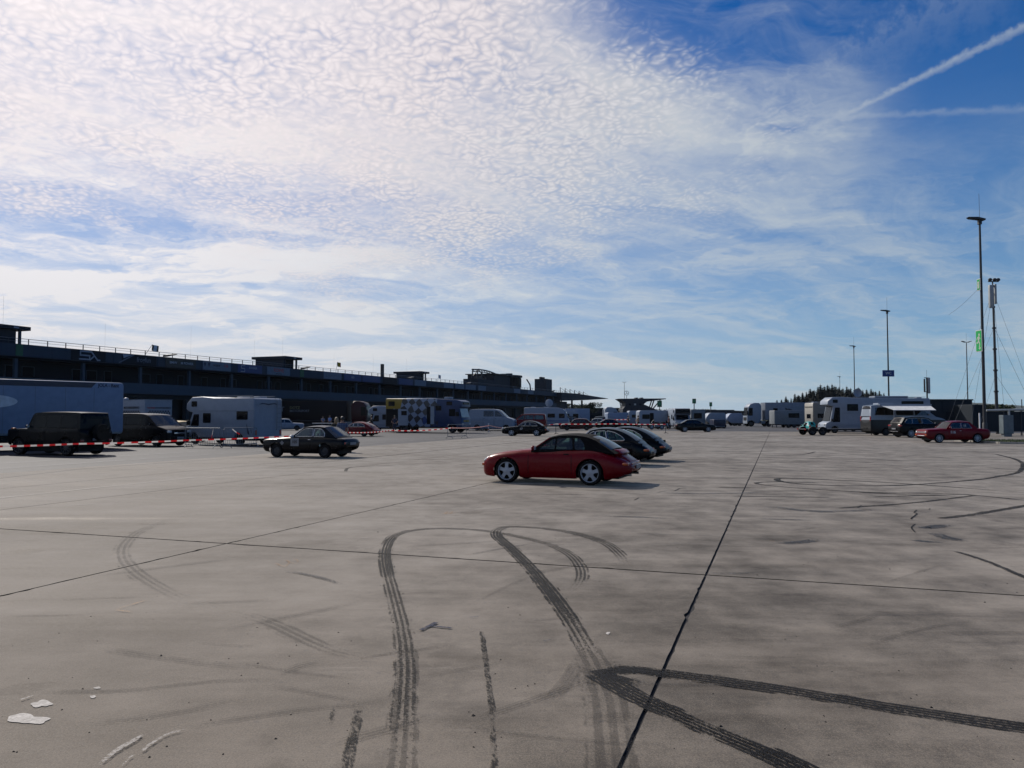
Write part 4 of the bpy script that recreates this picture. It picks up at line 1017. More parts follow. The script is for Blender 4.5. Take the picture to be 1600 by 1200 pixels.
# box shaped off-roader and black van at the left
gw = make_car('off_roader', 'boxy black off road car with spare wheel on its tail beside the white trailer', 'car', SP['gwagen'], (at(92, 700, 35.6).x, 35.6), R(161), BLACKP, rimmat=DKSTEEL, glassm=VGLASS, z0=0)
sw = link('spare_wheel', wheel_meshes(.385, .25, 'multi')[0], gw, (-2.36, -.12, 1.03), (0, 0, R(90)))
MB().lathe([(.001, .03), (.36, .03), (.375, 0), (.375, -.12)], 'y', n=28).build('wheel_cover', BLACKP, sw, 40, (0, .11, 0))
make_car('parked_van', 'black passenger van half hidden behind the long white trailer', 'van', SP['van'], (at(232, 690, 46.2).x, 46.2), R(-24), BLACKP, rimmat=DKSTEEL, glassm=VGLASS, z0=0)

# ------------------------------------------------------------------ box bodied vehicles
def arch_prof(top, zb, axles, r, x0, x1):
    """closed side profile: given upper outline (front to rear), flat floor at zb with wheel arches"""
    p = list(top)
    lo = []
    for ax in sorted(axles):
        h = max(0.0, zb - r); R_ = r + .06; half = math.sqrt(max(.001, R_*R_ - h*h)) if h < R_ else 0
        a0 = math.asin(min(1, h/R_))
        for k in range(9):
            a = math.pi - a0 - (math.pi - 2*a0)*k/8
            lo.append((ax + R_*math.cos(a), max(zb, r + R_*math.sin(a))))
    return p + [(x0, zb)] + lo + [(x1, zb)]
def win(t, side, x0, x1, z0, z1, y, mat=None, frame=None, name='window'):
    s = side; pl = round_poly([(x0, z0), (x1, z0), (x1, z1), (x0, z1)], .05)
    o = MB().prism(pl, min(s*(y-.01), s*(y+.022)), max(s*(y-.01), s*(y+.022))).build(name, mat or VGLASS, t)
    return o
def plane_win(t, p, mat=None, name='windscreen', th=.015):
    return MB().plate(p, th).build(name, mat or VGLASS, t)
def box_vehicle(name, label, cat, loc, rz, prof, W, mat, axles=(), r=.34, ww=.22, group=None, bevel=.05, twin=False, rim=None, style='steel', z0=0.0):
    t = thing(name, label, cat, (loc[0], loc[1], z0), rz, group)
    MB().prism(prof, -W/2, W/2, bevel).build('body', mat, t, 50)
    xs = [p[0] for p in prof]; zs = [p[1] for p in prof]
    MB().box(min(xs)+.3, max(xs)-.3, -W/2+.32, W/2-.32, min(zs)-.12, min(zs)+.6).build('underbody', DARK, t)
    for ax in axles:
        for s in (1, -1): add_wheel(t, ax, s*(W/2-ww/2-.05), r, ww, style, rim or DKSTEEL)
    return t
def rooftop(t, items, W, z):
    for nm, x0, x1, y0, y1, h in items:
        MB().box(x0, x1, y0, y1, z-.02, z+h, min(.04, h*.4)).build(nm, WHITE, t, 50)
def dish(t, x, y, z, r=.45):
    d = MB().lathe([(r*(k/8), .12*r*(k/8)**2*4) for k in range(9)], 'y', (x, y, z+r+.1), 20)
    d.tube([(x, y, z-.05), (x, y, z+r+.1)], .03, 6); d.build('satellite_dish', WHITE, t, 60)
def spanx(px0, px1, d): return at((px0+px1)/2, 650, d).x, (px1-px0)/F*d

# long white rental trailer at the far left
tr_rz = math.atan2(.79, .61); ex = Vector((.61, .79)).normalized(); ey = Vector((-ex.y, ex.x))
endp = Vector((at(193, 650, 43).x, 43.0))
LT = 13.2
ctr = endp - ex*LT/2 + ey*1.25
jt = box_vehicle('box_trailer', 'long white rental box trailer with navy stripe along its top edge', 'trailer', ctr, tr_rz,
                 round_poly([(-LT/2, .78), (LT/2, .78), (LT/2, 3.62), (-LT/2, 3.62)], .22, 5), 2.5, WHITE2, (-3.4, -2.1, -.8), .48, .3, bevel=.07)
yj = -1.25 - .004
def jquad(pts, nm, mat): return MB().plate([(LT/2 - s, yj, z) for s, z in pts][::-1], .006).build(nm, mat, jt)
jquad([(1.75, 3.30), (13.0, 3.30), (13.0, 3.58), (1.5, 3.58)], 'stripe', NAVY)
jquad([(5.4 + 1.3*math.cos(a)+1.2, 2.50 + .33*math.sin(a)) for a in [2*math.pi*k/24 for k in range(24)]], 'emblem', WPRINT)
lettering('JOLA - Rent', .27, NAVY, jt, (LT/2 - .85, yj-.004, 3.44), (math.pi/2, 0, 0), .025, sx=.82)
for z, w in ((.86, .05), (3.36, .0)):
    if w: MB().box(-LT/2+.1, LT/2-.1, yj-.012, yj+.02, z-w, z+w).build('side_rail', STEEL, jt)
for k in range(1, 9): MB().box(-LT/2+k*1.45-.008, -LT/2+k*1.45+.008, yj-.003, yj+.01, .95, 3.28).build('panel_seam', GREYP, jt)
MB().box(-4.5, LT/2-.6, -1.15, 1.15, .42, .75).build('chassis', DARK, jt)

# chequered service trailer behind the black van
cz = Vector((at(226, 650, 58).x, 58.0)); rzc = R(145)
ex, ey = Vector((math.cos(rzc), math.sin(rzc))), Vector((-math.sin(rzc), math.cos(rzc)))
ctr = cz + ex*2.2 - ey*1.1
ct_ = box_vehicle('service_trailer', 'white box trailer with black chequer bands behind the black passenger van', 'trailer', ctr, rzc,
                  [(-2.2, .55), (2.2, .55), (2.2, 3.0), (-2.2, 3.0)], 2.2, WHITE, (-.4, .4), .3, .2, bevel=.03)
for k in range(9):
    for j in range(2):
        if (k*2+j):
            y0 = .95 - (2*k+j)*.105
            MB().box(-2.212, -2.198, y0-.105, y0, 1.93+(1-j)*.13, 2.06+(1-j)*.13).build('chequer', INK, ct_)
            x0 = -1.75 + (2*k+j)*.17
            if k < 8: MB().box(x0, x0+.17, 1.098, 1.112, 1.93+(1-j)*.13, 2.06+(1-j)*.13).build('chequer', INK, ct_)
lettering('TANNER', .17, REDP, ct_, (-2.215, .62, 2.38), (math.pi/2, 0, -math.pi/2), .02, sx=.95)
lettering('AUTO-MOTORRADSERVICE', .17, INK, ct_, (-2.215, -.34, 2.38), (math.pi/2, 0, -math.pi/2), .015, sx=.60)
lettering('MOTORRADSERVICE', .24, INK, ct_, (-.35, 1.115, 2.40), (math.pi/2, 0, math.pi), .015, sx=1.0)
for k in range(3): MB().box(-2.21, -2.198, .90-k*.65-.5, .90-k*.65, 1.70, 1.78).build('print_line', GREYP, ct_)
MB().box(-2.25, 2.25, -1.12, 1.12, 3.0, 3.03).build('roof_edge', WHITE, ct_)
ellipsoid((1.4, .6, 3.08), (.2, .2, .14)).build('roof_vent', WHITE, ct_, 60)

def alcove_home(name, label, loc, rz, L, H, W, mat, zs=1.0, group=None, win_side=1, wins=None, stripe=None, dishx=None, cabmat=None, facewin=True):
    """coachbuilt motorhome: box with a sleeping pod over the driver's cab. front = +x"""
    h = L/2; cab = 1.55; zf = .42
    top = [(-h, H*.93), (-h+.12, H*.96), (h-2.6, H*.97), (h-1.5, H), (h-.55, H-.03), (h-.06, H-.42), (h-.02, H-.78), (h-.25, H-.92),
           (h-.62, H-.98), (h-.28, 1.22), (h+.10, 1.05), (h+.22, .85), (h+.24, .40)]
    prof = arch_prof(top[::-1], zf, (-h+1.35, h-.75), .34, -h, h+.2)
    prof = top + [(h+.2, zf)] + [p for p in arch_prof([], zf, (-h+1.35, h-.75), .34, -h, h)[1:-1]][::-1] + [(-h, zf)]
    t = box_vehicle(name, label, 'motorhome', loc, rz, prof, W, mat, (-h+1.35, h-.75), .34, .22, group, bevel=.07)
    zc = H-.98
    for s in (1, -1):
        y = W/2
        win(t, s, h-1.05, h-.55, H-.62, H-.28, y, name='pod_window')
        dq = [(h-1.25, 1.15), (h-.52, 1.15), (h-.78, zc-.12), (h-1.25, zc-.12)]
        MB().prism(round_poly(dq, .05), min(s*(y-.01), s*(y+.02)), max(s*(y-.01), s*(y+.02))).build('cab_window', VGLASS, t)
        MB().box(h-.46, h-.34, min(s*(y+.02), s*(y+.22)), max(s*(y+.02), s*(y+.22)), 1.20, 1.50, .03).build('mirror', DARK, t)
        for a, b, c, d in (wins or [(h-2.35, h-1.65, 1.35, 1.95), (-h+.55, -h+1.5, 1.55, 2.05)]): win(t, s, a, b, c, d, y)
        MB().box(-h+.02, h-1.3, min(s*(y-.01), s*(y+.014)), max(s*(y-.01), s*(y+.014)), 2.07, 2.09).build('moulding', GREYP, t)
        MB().box(-h+1.9, -h+2.6, min(s*(y-.01), s*(y+.012)), max(s*(y-.01), s*(y+.012)), .75, 1.25).build('locker_door', mat, t)
    plane_win(t, [(h-.60+.02, -W*.36, zc), (h-.60+.02, W*.36, zc), (h-.27+.03, W*.40, 1.26), (h-.27+.03, -W*.40, 1.26)][::-1])
    MB().box(h+.02, h+.25, -W*.42, W*.42, .42, .62, .04).build('front_bumper', DARK, t)
    for s in (1, -1):
        MB().box(h+.10, h+.26, s*W*.36-.14, s*W*.36+.14, .78, .96, .03).build('headlight', LAMP, t)
        MB().box(-h-.02, -h+.04, s*(W/2-.14)-.06, s*(W/2-.14)+.06, .62, .92, .01).build('tail_light', TAIL, t)
    MB().box(-h-.035, -h+.02, -W*.42, W*.42, H*.80, H*.84).build('rear_spoiler', mat, t)
    MB().box(-h-.05, -h+.05, -W/2+.03, W/2-.03, .40, .56, .03).build('rear_bumper', mat, t)
    if facewin: MB().box(-h-.02, -h+.02, -.5, .5, 1.5, 2.0, .008).build('rear_window', VGLASS, t)
    for x in (-h+.7, -h+2.2): MB().box(x-.25, x+.25, -.3, .3, H*.965-.02, H*.965+.09, .03).build('roof_vent', WHITE, t, 50)
    for s in (1, -1): MB().tube([(-h+.4, s*(W/2-.25), H*.965+.10), (h-2.7, s*(W/2-.25), H*.965+.12)], .025, 6).build('roof_rail', STEEL, t)
    if dishx is not None: dish(t, dishx, .2, H*.97)
    return t
# white alcove motorhome at the left
rzm = R(150); exm, eym = Vector((math.cos(rzm), math.sin(rzm))), Vector((-math.sin(rzm), math.cos(rzm)))
crn = Vector((at(397, 650, 45.8).x, 45.8)); LM, WM = 6.2, 2.2
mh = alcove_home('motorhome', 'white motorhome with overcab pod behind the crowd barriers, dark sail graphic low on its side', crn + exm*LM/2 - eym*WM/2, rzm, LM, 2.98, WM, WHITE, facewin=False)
MB().prism([(-2.75, .62), (-2.45, 1.35), (-2.52, .75)], WM/2-.004, WM/2+.008).build('sail_graphic', NAVY, mh)
MB().prism([(-2.95, .75), (-2.80, 1.05), (-2.86, .80)], WM/2-.004, WM/2+.008).build('sail_graphic', NAVY, mh)
MB().tube([(-3.14, -.6, .9), (-3.20, -.6, 1.0), (-3.20, -.6, 2.7), (-3.0, -.6, 2.85)], .02, 6).build('ladder_rail', STEEL, mh)
MB().tube([(-3.14, -.95, .9), (-3.20, -.95, 1.0), (-3.20, -.95, 2.7), (-3.0, -.95, 2.85)], .02, 6).build('ladder_rail', STEEL, mh)
for k in range(6): MB().tube([(-3.20, -.6, 1.1+k*.28), (-3.20, -.95, 1.1+k*.28)], .014, 5).build('ladder_rung', STEEL, mh)
MB().prism([(-.75, 0), (-.5, .10), (0, .05), (.5, .10), (.75, 0), (.4, .03), (0, -.03), (-.4, .03)], -.004, .004).build('wing_emblem', NAVY, mh, loc=(-3.16, .05, 2.46), rot=(0, 0, R(90)))

# blue, yellow and chequered motorhome truck
def livery():
    m, b, t = new_mat('chequered_livery')
    tcn = t.nodes.new('ShaderNodeTexCoord'); sx = t.nodes.new('ShaderNodeSeparateXYZ'); t.links.new(tcn.outputs['Object'], sx.inputs[0])
    x, z = E(sx.outputs[0]), E(sx.outputs[2])
    wob = (noise(tcn.outputs['Object'], .8, 1) - .5) * .5
    u, v = (x*.80 + z*.60 + wob) * (1/.62), (z*.80 - x*.60 + wob) * (1/.62)
    ch = E.op('GREATER_THAN', E.op('PINGPONG', E.op('FLOOR', u) + E.op('FLOOR', v), 1.0), .5)
    wn = t.nodes.new('ShaderNodeTexWhiteNoise'); wn.noise_dimensions = '2D'
    t.links.new(comb(E.op('FLOOR', u), E.op('FLOOR', v), 0.0), wn.inputs['Vector']); rnd = E(wn.outputs['Value'])
    darkc = mixc(E.op('GREATER_THAN', rnd + x*.10, .62), (.02, .022, .028), (.012, .045, .17))
    darkc = mixc(E.op('GREATER_THAN', rnd - x*.02, .80), darkc, (.05, .055, .06))
    c = mixc(ch, darkc, (.17, .22, .32))
    frontm = (x + (rnd - .5)*1.1 - (z-2.0)*.15).ss(1.55, 1.60)
    c = mixc(frontm, c, (.004, .026, .095))
    yel = E.op('GREATER_THAN', z, 2.55) * E.op('LESS_THAN', x - z*.25, -3.35)
    c = mixc(yel, c, (.22, .15, .008))
    lowb = E.op('LESS_THAN', z, 2.55) * E.op('LESS_THAN', x, -3.55)
    c = mixc(lowb, c, (.02, .022, .026))
    t.links.new(c, b.inputs['Base Color']); b.inputs['Roughness'].default_value = .4
    return m
LIV = livery()
rzq = R(-20); Lq = 9.0
exq, eyq = Vector((math.cos(rzq), math.sin(rzq))), Vector((-math.sin(rzq), math.cos(rzq)))
rrc = Vector((at(602.5, 650, 83.5).x, 83.5))
cq = rrc + exq*Lq/2 + eyq*1.2
hq = Lq/2
topq = [(-hq, 3.55), (-hq+.1, 3.66), (hq-3.2, 3.62), (hq-.6, 3.46), (hq-.1, 3.3), (hq-.02, 2.75), (hq-.35, 2.58), (hq-.10, 1.55), (hq, 1.45), (hq, .62)]
pq = topq + [(hq, .6)] + [p for p in arch_prof([], .6, (-hq+2.4, hq-1.1), .45, -hq, hq)[1:-1]][::-1] + [(-hq, .6)]
cm = box_vehicle('race_motorhome', 'yellow blue and white chequered motorhome truck with open side door', 'motorhome', cq, rzq, pq, 2.4, LIV, (-hq+2.4, hq-1.1), .45, .28, bevel=.06)
ys = -1.2
MB().box(-hq+.12, -hq+1.55, ys-.012, ys+.05, .72, 2.5).build('door_opening', CABIN, cm)
dr = MB().box(-hq+1.55, -hq+2.75, ys-.06, ys-.015, .75, 2.5, .012).build('door', WHITE, cm)
MB().box(-hq+1.95, -hq+2.6, ys-.075, ys-.058, 1.85, 2.32).build('pane', VGLASS, dr)
MB().box(hq-4.05, hq-3.60, ys-.012, ys+.05, .9, 2.78).build('door_opening', CABIN, cm)
MB().box(hq-3.60, hq-3.15, ys-.05, ys-.015, .9, 2.8, .01).build('door', WHITE, cm)
for a, b, c_, d in ((-hq+.35, -hq+1.1, 2.85, 3.35), (hq-3.0, hq-2.35, 2.35, 2.85), (hq-1.75, hq-1.1, 2.9, 3.3), (hq-1.45, hq-.75, 1.75, 2.5)): win(cm, -1, a, b, c_, d, 1.2)
for a, b in ((-hq+3.2, -hq+4.0), (-hq+5, -hq+6)): win(cm, 1, a, b, 1.9, 2.5, 1.2)
plane_win(cm, [(hq-.34+.03, -1.0, 2.55), (hq-.34+.03, 1.0, 2.55), (hq-.10+.03, 1.05, 1.62), (hq-.10+.03, -1.05, 1.62)][::-1], GLASS if False else M('pale_screen', (.10, .16, .20), .12, coat=.5))
MB().box(hq-.03, hq+.02, -.8, .8, 3.0, 3.2).build('pod_window', VGLASS, cm)
for k in range(2): MB().box(hq-.01, hq+.03, -.7+k*.75, -.05+k*.75, 1.15, 1.35).build('headboard', M('amber_board', (.25, .17, .02), .5), cm)
for s in (1, -1): MB().box(hq-.02, hq+.05, s*.9-.16, s*.9+.16, .8, 1.0, .02).build('headlight', LAMP, cm)
MB().box(hq-.15, hq+.10, -1.15, 1.15, .42, .68, .04).build('front_bumper', NAVY, cm)
MB().box(hq-.6, hq-.3, -1.46, -1.24, 1.75, 2.2, .03).build('mirror', DARK, cm)
rooftop(cm, [('roof_box', -2.2, -.8, -.9, .3, .12), ('roof_box', 0, .8, -.6, .4, .1), ('air_conditioner', hq-2.4, hq-1.7, -.4, .4, .2), ('roof_vent', -hq+1, -hq+1.6, -.4, .2, .1)], 2.4, 3.6)
MB().tube([(hq-2.9, ys-.02, 2.9), (hq-3.6, ys-.5, 2.92)], .02, 6).build('awning_arm', STEEL, cm)

# dark race team lorry
xl, Ll = spanx(414, 546, 113.0)
lz = R(-6)
def lorry(name, label, loc, rz, Lt, Ht, tmat, cmat, W=2.5, cabh=3.75, zb=1.05):
    """box semi trailer behind a cab-over tractor unit; front = +x, origin under the joint"""
    t = thing(name, label, 'lorry', (loc[0], loc[1], 0), rz)
    tb = MB().prism([(-Lt, zb), (0, zb), (0, Ht), (-Lt, Ht)], -W/2, W/2, .05).build('trailer', tmat, t, 50)
    MB().box(-Lt+.05, -.05, -W/2-.012, W/2+.012, zb-.02, zb+.12).build('side_rail', DKSTEEL, tb)
    MB().box(-Lt+.4, -1.0, -.5, .5, .7, zb).build('chassis', DARK, t)
    for ax in (-Lt+1.6, -Lt+2.9, -Lt+4.2, -.6, 2.35):
        for s in (1, -1): add_wheel(t, ax, s*(W/2-.2), .5, .32, 'steel', DKSTEEL)
    x0, x1 = .75, 3.05
    cabp = [(x0, .95), (x0, cabh-.25), (x0+.25, cabh-.02), (x0+1.0, cabh), (x1-.55, cabh-.25), (x1-.22, cabh-.75), (x1-.02, 1.75), (x1, 1.2), (x1, .5), (2.35+.62, .5),
            (2.35+.5, .85), (2.35, 1.08), (2.35-.5, .85), (2.35-.62, .5), (x0+.35, .5)]
    cb = MB().prism(cabp, -W/2+.02, W/2-.02, .09).build('cab', cmat, t, 50)
    plane_win(cb, [(x1-.215, -W*.40, cabh-.78), (x1-.215, W*.40, cabh-.78), (x1-.03, W*.43, 1.85), (x1-.03, -W*.43, 1.85)][::-1], th=.03)
    for s in (1, -1):
        dq = [(x1-.95, 1.85), (x1-.18, 1.85), (x1-.32, cabh-.85), (x1-.95, cabh-.85)]
        y = W/2-.02
        MB().prism(round_poly(dq, .06), min(s*(y-.01), s*(y+.02)), max(s*(y-.01), s*(y+.02))).build('cab_window', VGLASS, cb)
        MB().box(x1-.08, x1+.10, s*(W/2+.12)-.1, s*(W/2+.12)+.1, 1.95, 2.65, .04).build('mirror', DARK, cb)
        MB().box(x1-.03, x1+.03, s*.95-.2, s*.95+.2, .72, .92, .02).build('headlight', LAMP, cb)
        MB().box(x0-.12, x0+.02, s*(W/2-.25)-.2, s*(W/2-.25)+.2, 1.2, cabh-.4, .04).build('side_deflector', cmat, cb)
    MB().box(x1-.02, x1+.03, -.85, .85, 1.0, 1.55, .02).build('grille', DARK, cb)
    MB().box(-.45, .7, -1.0, 1.0, .45, .95, .05).build('fuel_tank', STEEL, t)
    return t
joint = at(546, 650, 113)
dl = lorry('race_lorry', 'dark maroon race team lorry with pale motorsport lettering on its trailer', (joint.x, 113), lz, 13.2, 3.95, M('maroon_wrap', (.006, .003, .005), .5, spec=.2), DKRED, cabh=3.95)
lettering('DOTZ', .55, M('gold_print', (.16, .15, .07), .5), dl, (-8.6, -1.262, 2.95), (math.pi/2, 0, 0), .02, align='LEFT')
lettering('MOTORSPORT', .45, M('dim_print', (.14, .16, .19), .5), dl, (-8.6, -1.262, 2.50), (math.pi/2, 0, 0), .02, align='LEFT')
lettering('ACT', .95, M('dim_print', (.14, .16, .19), .5), dl, (-11.3, -1.262, 2.75), (math.pi/2, 0, 0), .02, align='LEFT')
# small camper beside the chequered truck
xc, Lc = spanx(577, 612, 89.0)
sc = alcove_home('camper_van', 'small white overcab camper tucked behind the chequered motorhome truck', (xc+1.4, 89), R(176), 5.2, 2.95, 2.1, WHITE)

def integrated(name, label, px0, px1, d, H, rz=0.0, mat=None, stripe=None, dishx=None, W=2.3, group=None):
    x, L = spanx(px0, px1, d); h = L/2
    top = [(-h, H-.12), (-h+.12, H), (h-1.6, H), (h-.8, H-.18), (h-.45, H-.55), (h-.12, 1.45), (h, 1.2), (h+.02, .45)]
    prof = top + [p for p in arch_prof([], .42, (-h+1.8, h-1.0), .34, -h, h)[1:-1]][::-1] + [(-h, .42)]
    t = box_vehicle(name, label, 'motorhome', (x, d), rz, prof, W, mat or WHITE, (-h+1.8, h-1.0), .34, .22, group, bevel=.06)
    for s in (1, -1):
        win(t, s, h-1.35, h-.55, 1.5, 2.1, W/2, name='cab_window'); win(t, s, h-2.9, h-1.9, 1.55, 2.1, W/2); win(t, s, -h+.7, -h+1.6, 1.6, 2.1, W/2)
        MB().box(-h+.1, h-.1, min(s*(W/2-.01), s*(W/2+.01)), max(s*(W/2-.01), s*(W/2+.01)), 1.05, 1.14).build('stripe', stripe or BLUES, t)
    plane_win(t, [(h-.43, -W*.42, H-.62), (h-.43, W*.42, H-.62), (h-.10, W*.43, 1.5), (h-.10, -W*.43, 1.5)][::-1], th=.03)
    for s in (1, -1): MB().box(h-.05, h+.06, s*.8-.15, s*.8+.15, .75, .95, .02).build('headlight', LAMP, t)
    for k in (-h+1.2, -h+3.0): MB().box(k-.3, k+.3, -.3, .3, H-.02, H+.1, .03).build('roof_vent', WHITE, t, 50)
    if dishx is not None: dish(t, dishx, 0, H, .55)
    return t
integrated('motorhome', 'white integrated motorhome with a round satellite dish on its roof', 820, 889, 108, 2.95, R(-7), dishx=.3)
vs = scaled(SP['van'], 1.12, 1.0, 1.36)
vs['gh']['wins'] = [vs['gh']['wins'][0], vs['gh']['wins'][1]]
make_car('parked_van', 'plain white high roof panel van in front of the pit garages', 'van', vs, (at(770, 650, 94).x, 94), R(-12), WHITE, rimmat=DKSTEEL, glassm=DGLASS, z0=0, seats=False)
def far_box(name, label, cat, px0, px1, ytop, d, rz=0.0, mat=None, zb=.9, axles=None, group=None, wins=(), rnd=.08, W=2.4, nose=0.0):
    x, L = spanx(px0, px1, d); h = L/2; H = at(800, ytop, d).z
    pr = round_poly([(-h, zb), (h-nose, zb), (h, zb+ (H-zb)*.45), (h-nose*.8, H), (-h, H)] if nose else [(-h, zb), (h, zb), (h, H), (-h, H)], rnd, 4)
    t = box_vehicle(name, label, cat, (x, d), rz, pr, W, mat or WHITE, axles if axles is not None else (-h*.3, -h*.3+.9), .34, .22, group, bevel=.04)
    for f0, f1, z0, z1 in wins: win(t, -1, -h+L*f0, -h+L*f1, z0, z1, W/2)
    MB().box(-h+.05, h-.05-nose, -W/2-.012, W/2+.012, zb+.02, zb+.10).build('side_rail', GREYP, t)
    for s in (1, -1): MB().box(-h+.3, -h+.42, s*(W/2-.3)-.05, s*(W/2-.3)+.05, 0, zb).build('support_leg', DKSTEEL, t)
    return t
far_box('box_trailer', 'plain white semi trailer behind the integrated motorhome', 'trailer', 883, 921, 638.5, 134, R(-3), WHITE2, 1.0)
integrated('motorhome', 'white coach motorhome nosing out behind the dish topped motorhome', 868, 909, 118, 2.55, R(-4))
far_box('box_trailer', 'low pale box trailer beyond the black coupe', 'trailer', 947, 980, 644.6, 122, R(4), WHITE2, .55, rnd=.25)
wt = lorry('lorry', 'white lorry with sloping cab roof beyond the dark crossover', (at(938, 650, 136).x, 136), R(4), 6.0, 2.3, DARK, WHITE, cabh=3.35)
far_box('caravan', 'small white caravan next to the long white caravan', 'caravan', 981, 999, 641.8, 126, R(0), WHITE, .5, wins=((.25, .6, 1.5, 2.0),), rnd=.3)
lc = far_box('caravan', 'long white caravan with dark open doorway', 'caravan', 996, 1056, 641.3, 112, R(2), WHITE, .45, wins=((.08, .27, 1.35, 2.0), (.78, .92, 1.4, 2.0)), rnd=.35, nose=.5)
MB().box(-1.25, -.70, -1.235, -1.15, .5, 2.2).build('doorway', CABIN, lc)
# motorhome facing the camera, grey cabin, caravans
fx = at(1067, 650, 106).x
fm = alcove_home('motorhome', 'white motorhome parked nose on with a dark brow above its windscreen', (fx, 109), R(-90), 6.0, 2.85, 2.2, WHITE)
MB().box(2.90, 3.06, -1.0, 1.0, 2.1, 2.75, .03).build('brow', DARK, fm)
far_box('site_cabin', 'grey portable site cabin beside the nose on motorhome', 'cabin', 1077, 1099, 640, 118, R(0), GREYP, .15, axles=(), wins=((.2, .75, 1.4, 2.2),))
far_box('caravan', 'white caravan with sloping nose above a blue stall', 'caravan', 1099, 1131, 645, 122, R(180), WHITE, .45, wins=((.55, .85, 1.3, 1.7),), rnd=.4, nose=.8)
far_box('market_box', 'dark blue box trailer in front of the sloping nosed caravan', 'trailer', 1112, 1130, 655.5, 112, R(0), NAVY, .2, wins=())
far_box('caravan', 'pale caravan next to the white lorry cab', 'caravan', 1132, 1163, 645.8, 140, R(180), WHITE2, .45, wins=((.2, .6, 1.4, 1.9),), rnd=.4, nose=.9)
# white lorry at the right with galloping horse print
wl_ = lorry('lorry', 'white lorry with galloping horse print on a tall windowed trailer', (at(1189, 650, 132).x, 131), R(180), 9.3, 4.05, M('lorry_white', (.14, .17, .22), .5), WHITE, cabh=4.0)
win(wl_, 1, -2.1, -1.35, 2.6, 3.1, 1.25)
hp = [(0, 0), (.25, .12), (.7, .10), (.9, .28), (1.1, .25), (1.0, .12), (.95, -.05), (1.2, -.15), (.9, -.12), (.7, -.08), (.4, -.10), (.15, -.25), (.25, -.08), (-.1, -.18), (-.3, -.05), (-.05, -.02)]
MB().prism([(p[0]*.9-4.3, p[1]*.9+2.9) for p in hp], 1.245, 1.262).build('horse_print', INK, wl_)
far_box('box_trailer', 'low grey exhibition trailer with roof rack in front of the horse print lorry', 'trailer', 1206, 1268, 641.5, 118, R(0), GREYP, .5, wins=((.35, .62, 1.5, 2.2),), rnd=.1)
# beige overcab camper and the big white overcab motorhome
bx = at(1300, 650, 90).x
alcove_home('motorhome', 'beige overcab motorhome with brown diagonal stripes', (bx, 90), R(4), 5.6, 3.45, 2.2, CREAM)
xb, Lb = spanx(1284, 1450, 79.5)
bm_ = alcove_home('motorhome', 'large white overcab motorhome behind the awning van, nose at the small car trailer', (xb+.4, 80.5), R(177), Lb-.6, 3.75, 2.35, WHITE, wins=[(Lb/2-3.4, Lb/2-2.3, 2.3, 3.0), (-Lb/2+1.0, -Lb/2+3.2, 2.9, 3.3), (-.8, .4, 2.2, 2.9)], dishx=1.8)
MB().box(-3.2, .2, -.8, .7, 3.62, 3.85, .08).build('roof_hump', WHITE, bm_)
# black and white van with awning
va = scaled(SP['van'], 1.40, 1.04, 1.46)
va['gh']['wins'] = [va['gh']['wins'][0], va['gh']['wins'][1], va['gh']['wins'][2]]
TWO = None
def two_tone():
    m, b, t = new_mat('two_tone_van')
    tcn = t.nodes.new('ShaderNodeTexCoord'); sx = t.nodes.new('ShaderNodeSeparateXYZ'); t.links.new(tcn.outputs['Object'], sx.inputs[0])
    z = E(sx.outputs[2])
    t.links.new(mixc(E.op('GREATER_THAN', z, 1.42), (.006, .007, .009), (.20, .24, .30)), b.inputs['Base Color']); b.inputs['Roughness'].default_value = .35
    return m
xa_ = at(1412, 650, 70.5).x
av = make_car('camper_van', 'white over black high roof camper van with its awning rolled out', 'van', va, (xa_, 70.5), R(2), two_tone(), rimmat=DKSTEEL, glassm=DGLASS, z0=0, seats=False)
MB().plate([(-2.7, -1.0, 2.72), (1.9, -1.0, 2.72), (1.5, -2.6, 2.28), (-2.3, -2.6, 2.28)][::-1], .012).build('awning', M('awning_cloth', (.55, .57, .58), .8), av)
MB().box(-2.8, 2.0, -1.10, -.94, 2.70, 2.84, .03).build('awning_case', WHITE, av)
MB().tube([(-2.3, -2.6, 2.27), (1.5, -2.6, 2.27)], .035, 8).build('awning_bar', WHITE, av)
MB().tube([(-2.3, -2.6, 2.27), (-2.3, -2.6, 0)], .03, 8).build('awning_pole', WHITE, av)
MB().box(-2.6, -1.2, -.5, .5, 2.74, 2.95, .06).build('roof_box', WHITE, av)
# flat car trailer and the turquoise microcar on it
tx, ty = G(1276, 680)
ft = thing('car_trailer', 'low flat tandem axle car trailer with black tyres', 'trailer', (tx, ty, SLAB), R(3))
MB().box(-1.4, 3.9, -.95, .95, .50, .60, .02).build('deck', DKSTEEL, ft)
MB().tube([(3.9, 0, .5), (5.4, 0, .46)], .05, 8).build('drawbar', DKSTEEL, ft)
MB().tube([(5.2, 0, .0), (5.2, 0, .62)], .035, 8).build('jockey_wheel', DKSTEEL, ft)
for ax in (-.4, .55):
    for s in (1, -1):
        add_wheel(ft, ax-.45, s*1.0, .36, .2, 'steel', DKSTEEL)
        MB().prism([(ax-.45+.42*math.cos(a), .38+.40*math.sin(a)) for a in [math.pi*k/8 for k in range(9)]], min(s*.9, s*1.12), max(s*.9, s*1.12)).build('mudguard', DARK, ft)
for s in (1, -1): MB().box(-1.44, -1.40, s*.8-.1, s*.8+.1, .48, .62).build('tail_light', TAIL, ft)
TEAL = M('turquoise_paint', (.015, .30, .30), .4, coat=.4)
mc = scaled(SP['hatch'], .50, .58, .80); mc['r'] = .2; mc['ww'] = .12; mc['plate'] = None
make_car('microcar', 'tiny turquoise microcar standing behind the flat trailer', 'car', mc, G(1263, 675.5), R(100), TEAL, rimmat=DKSTEEL, z0=SLAB)

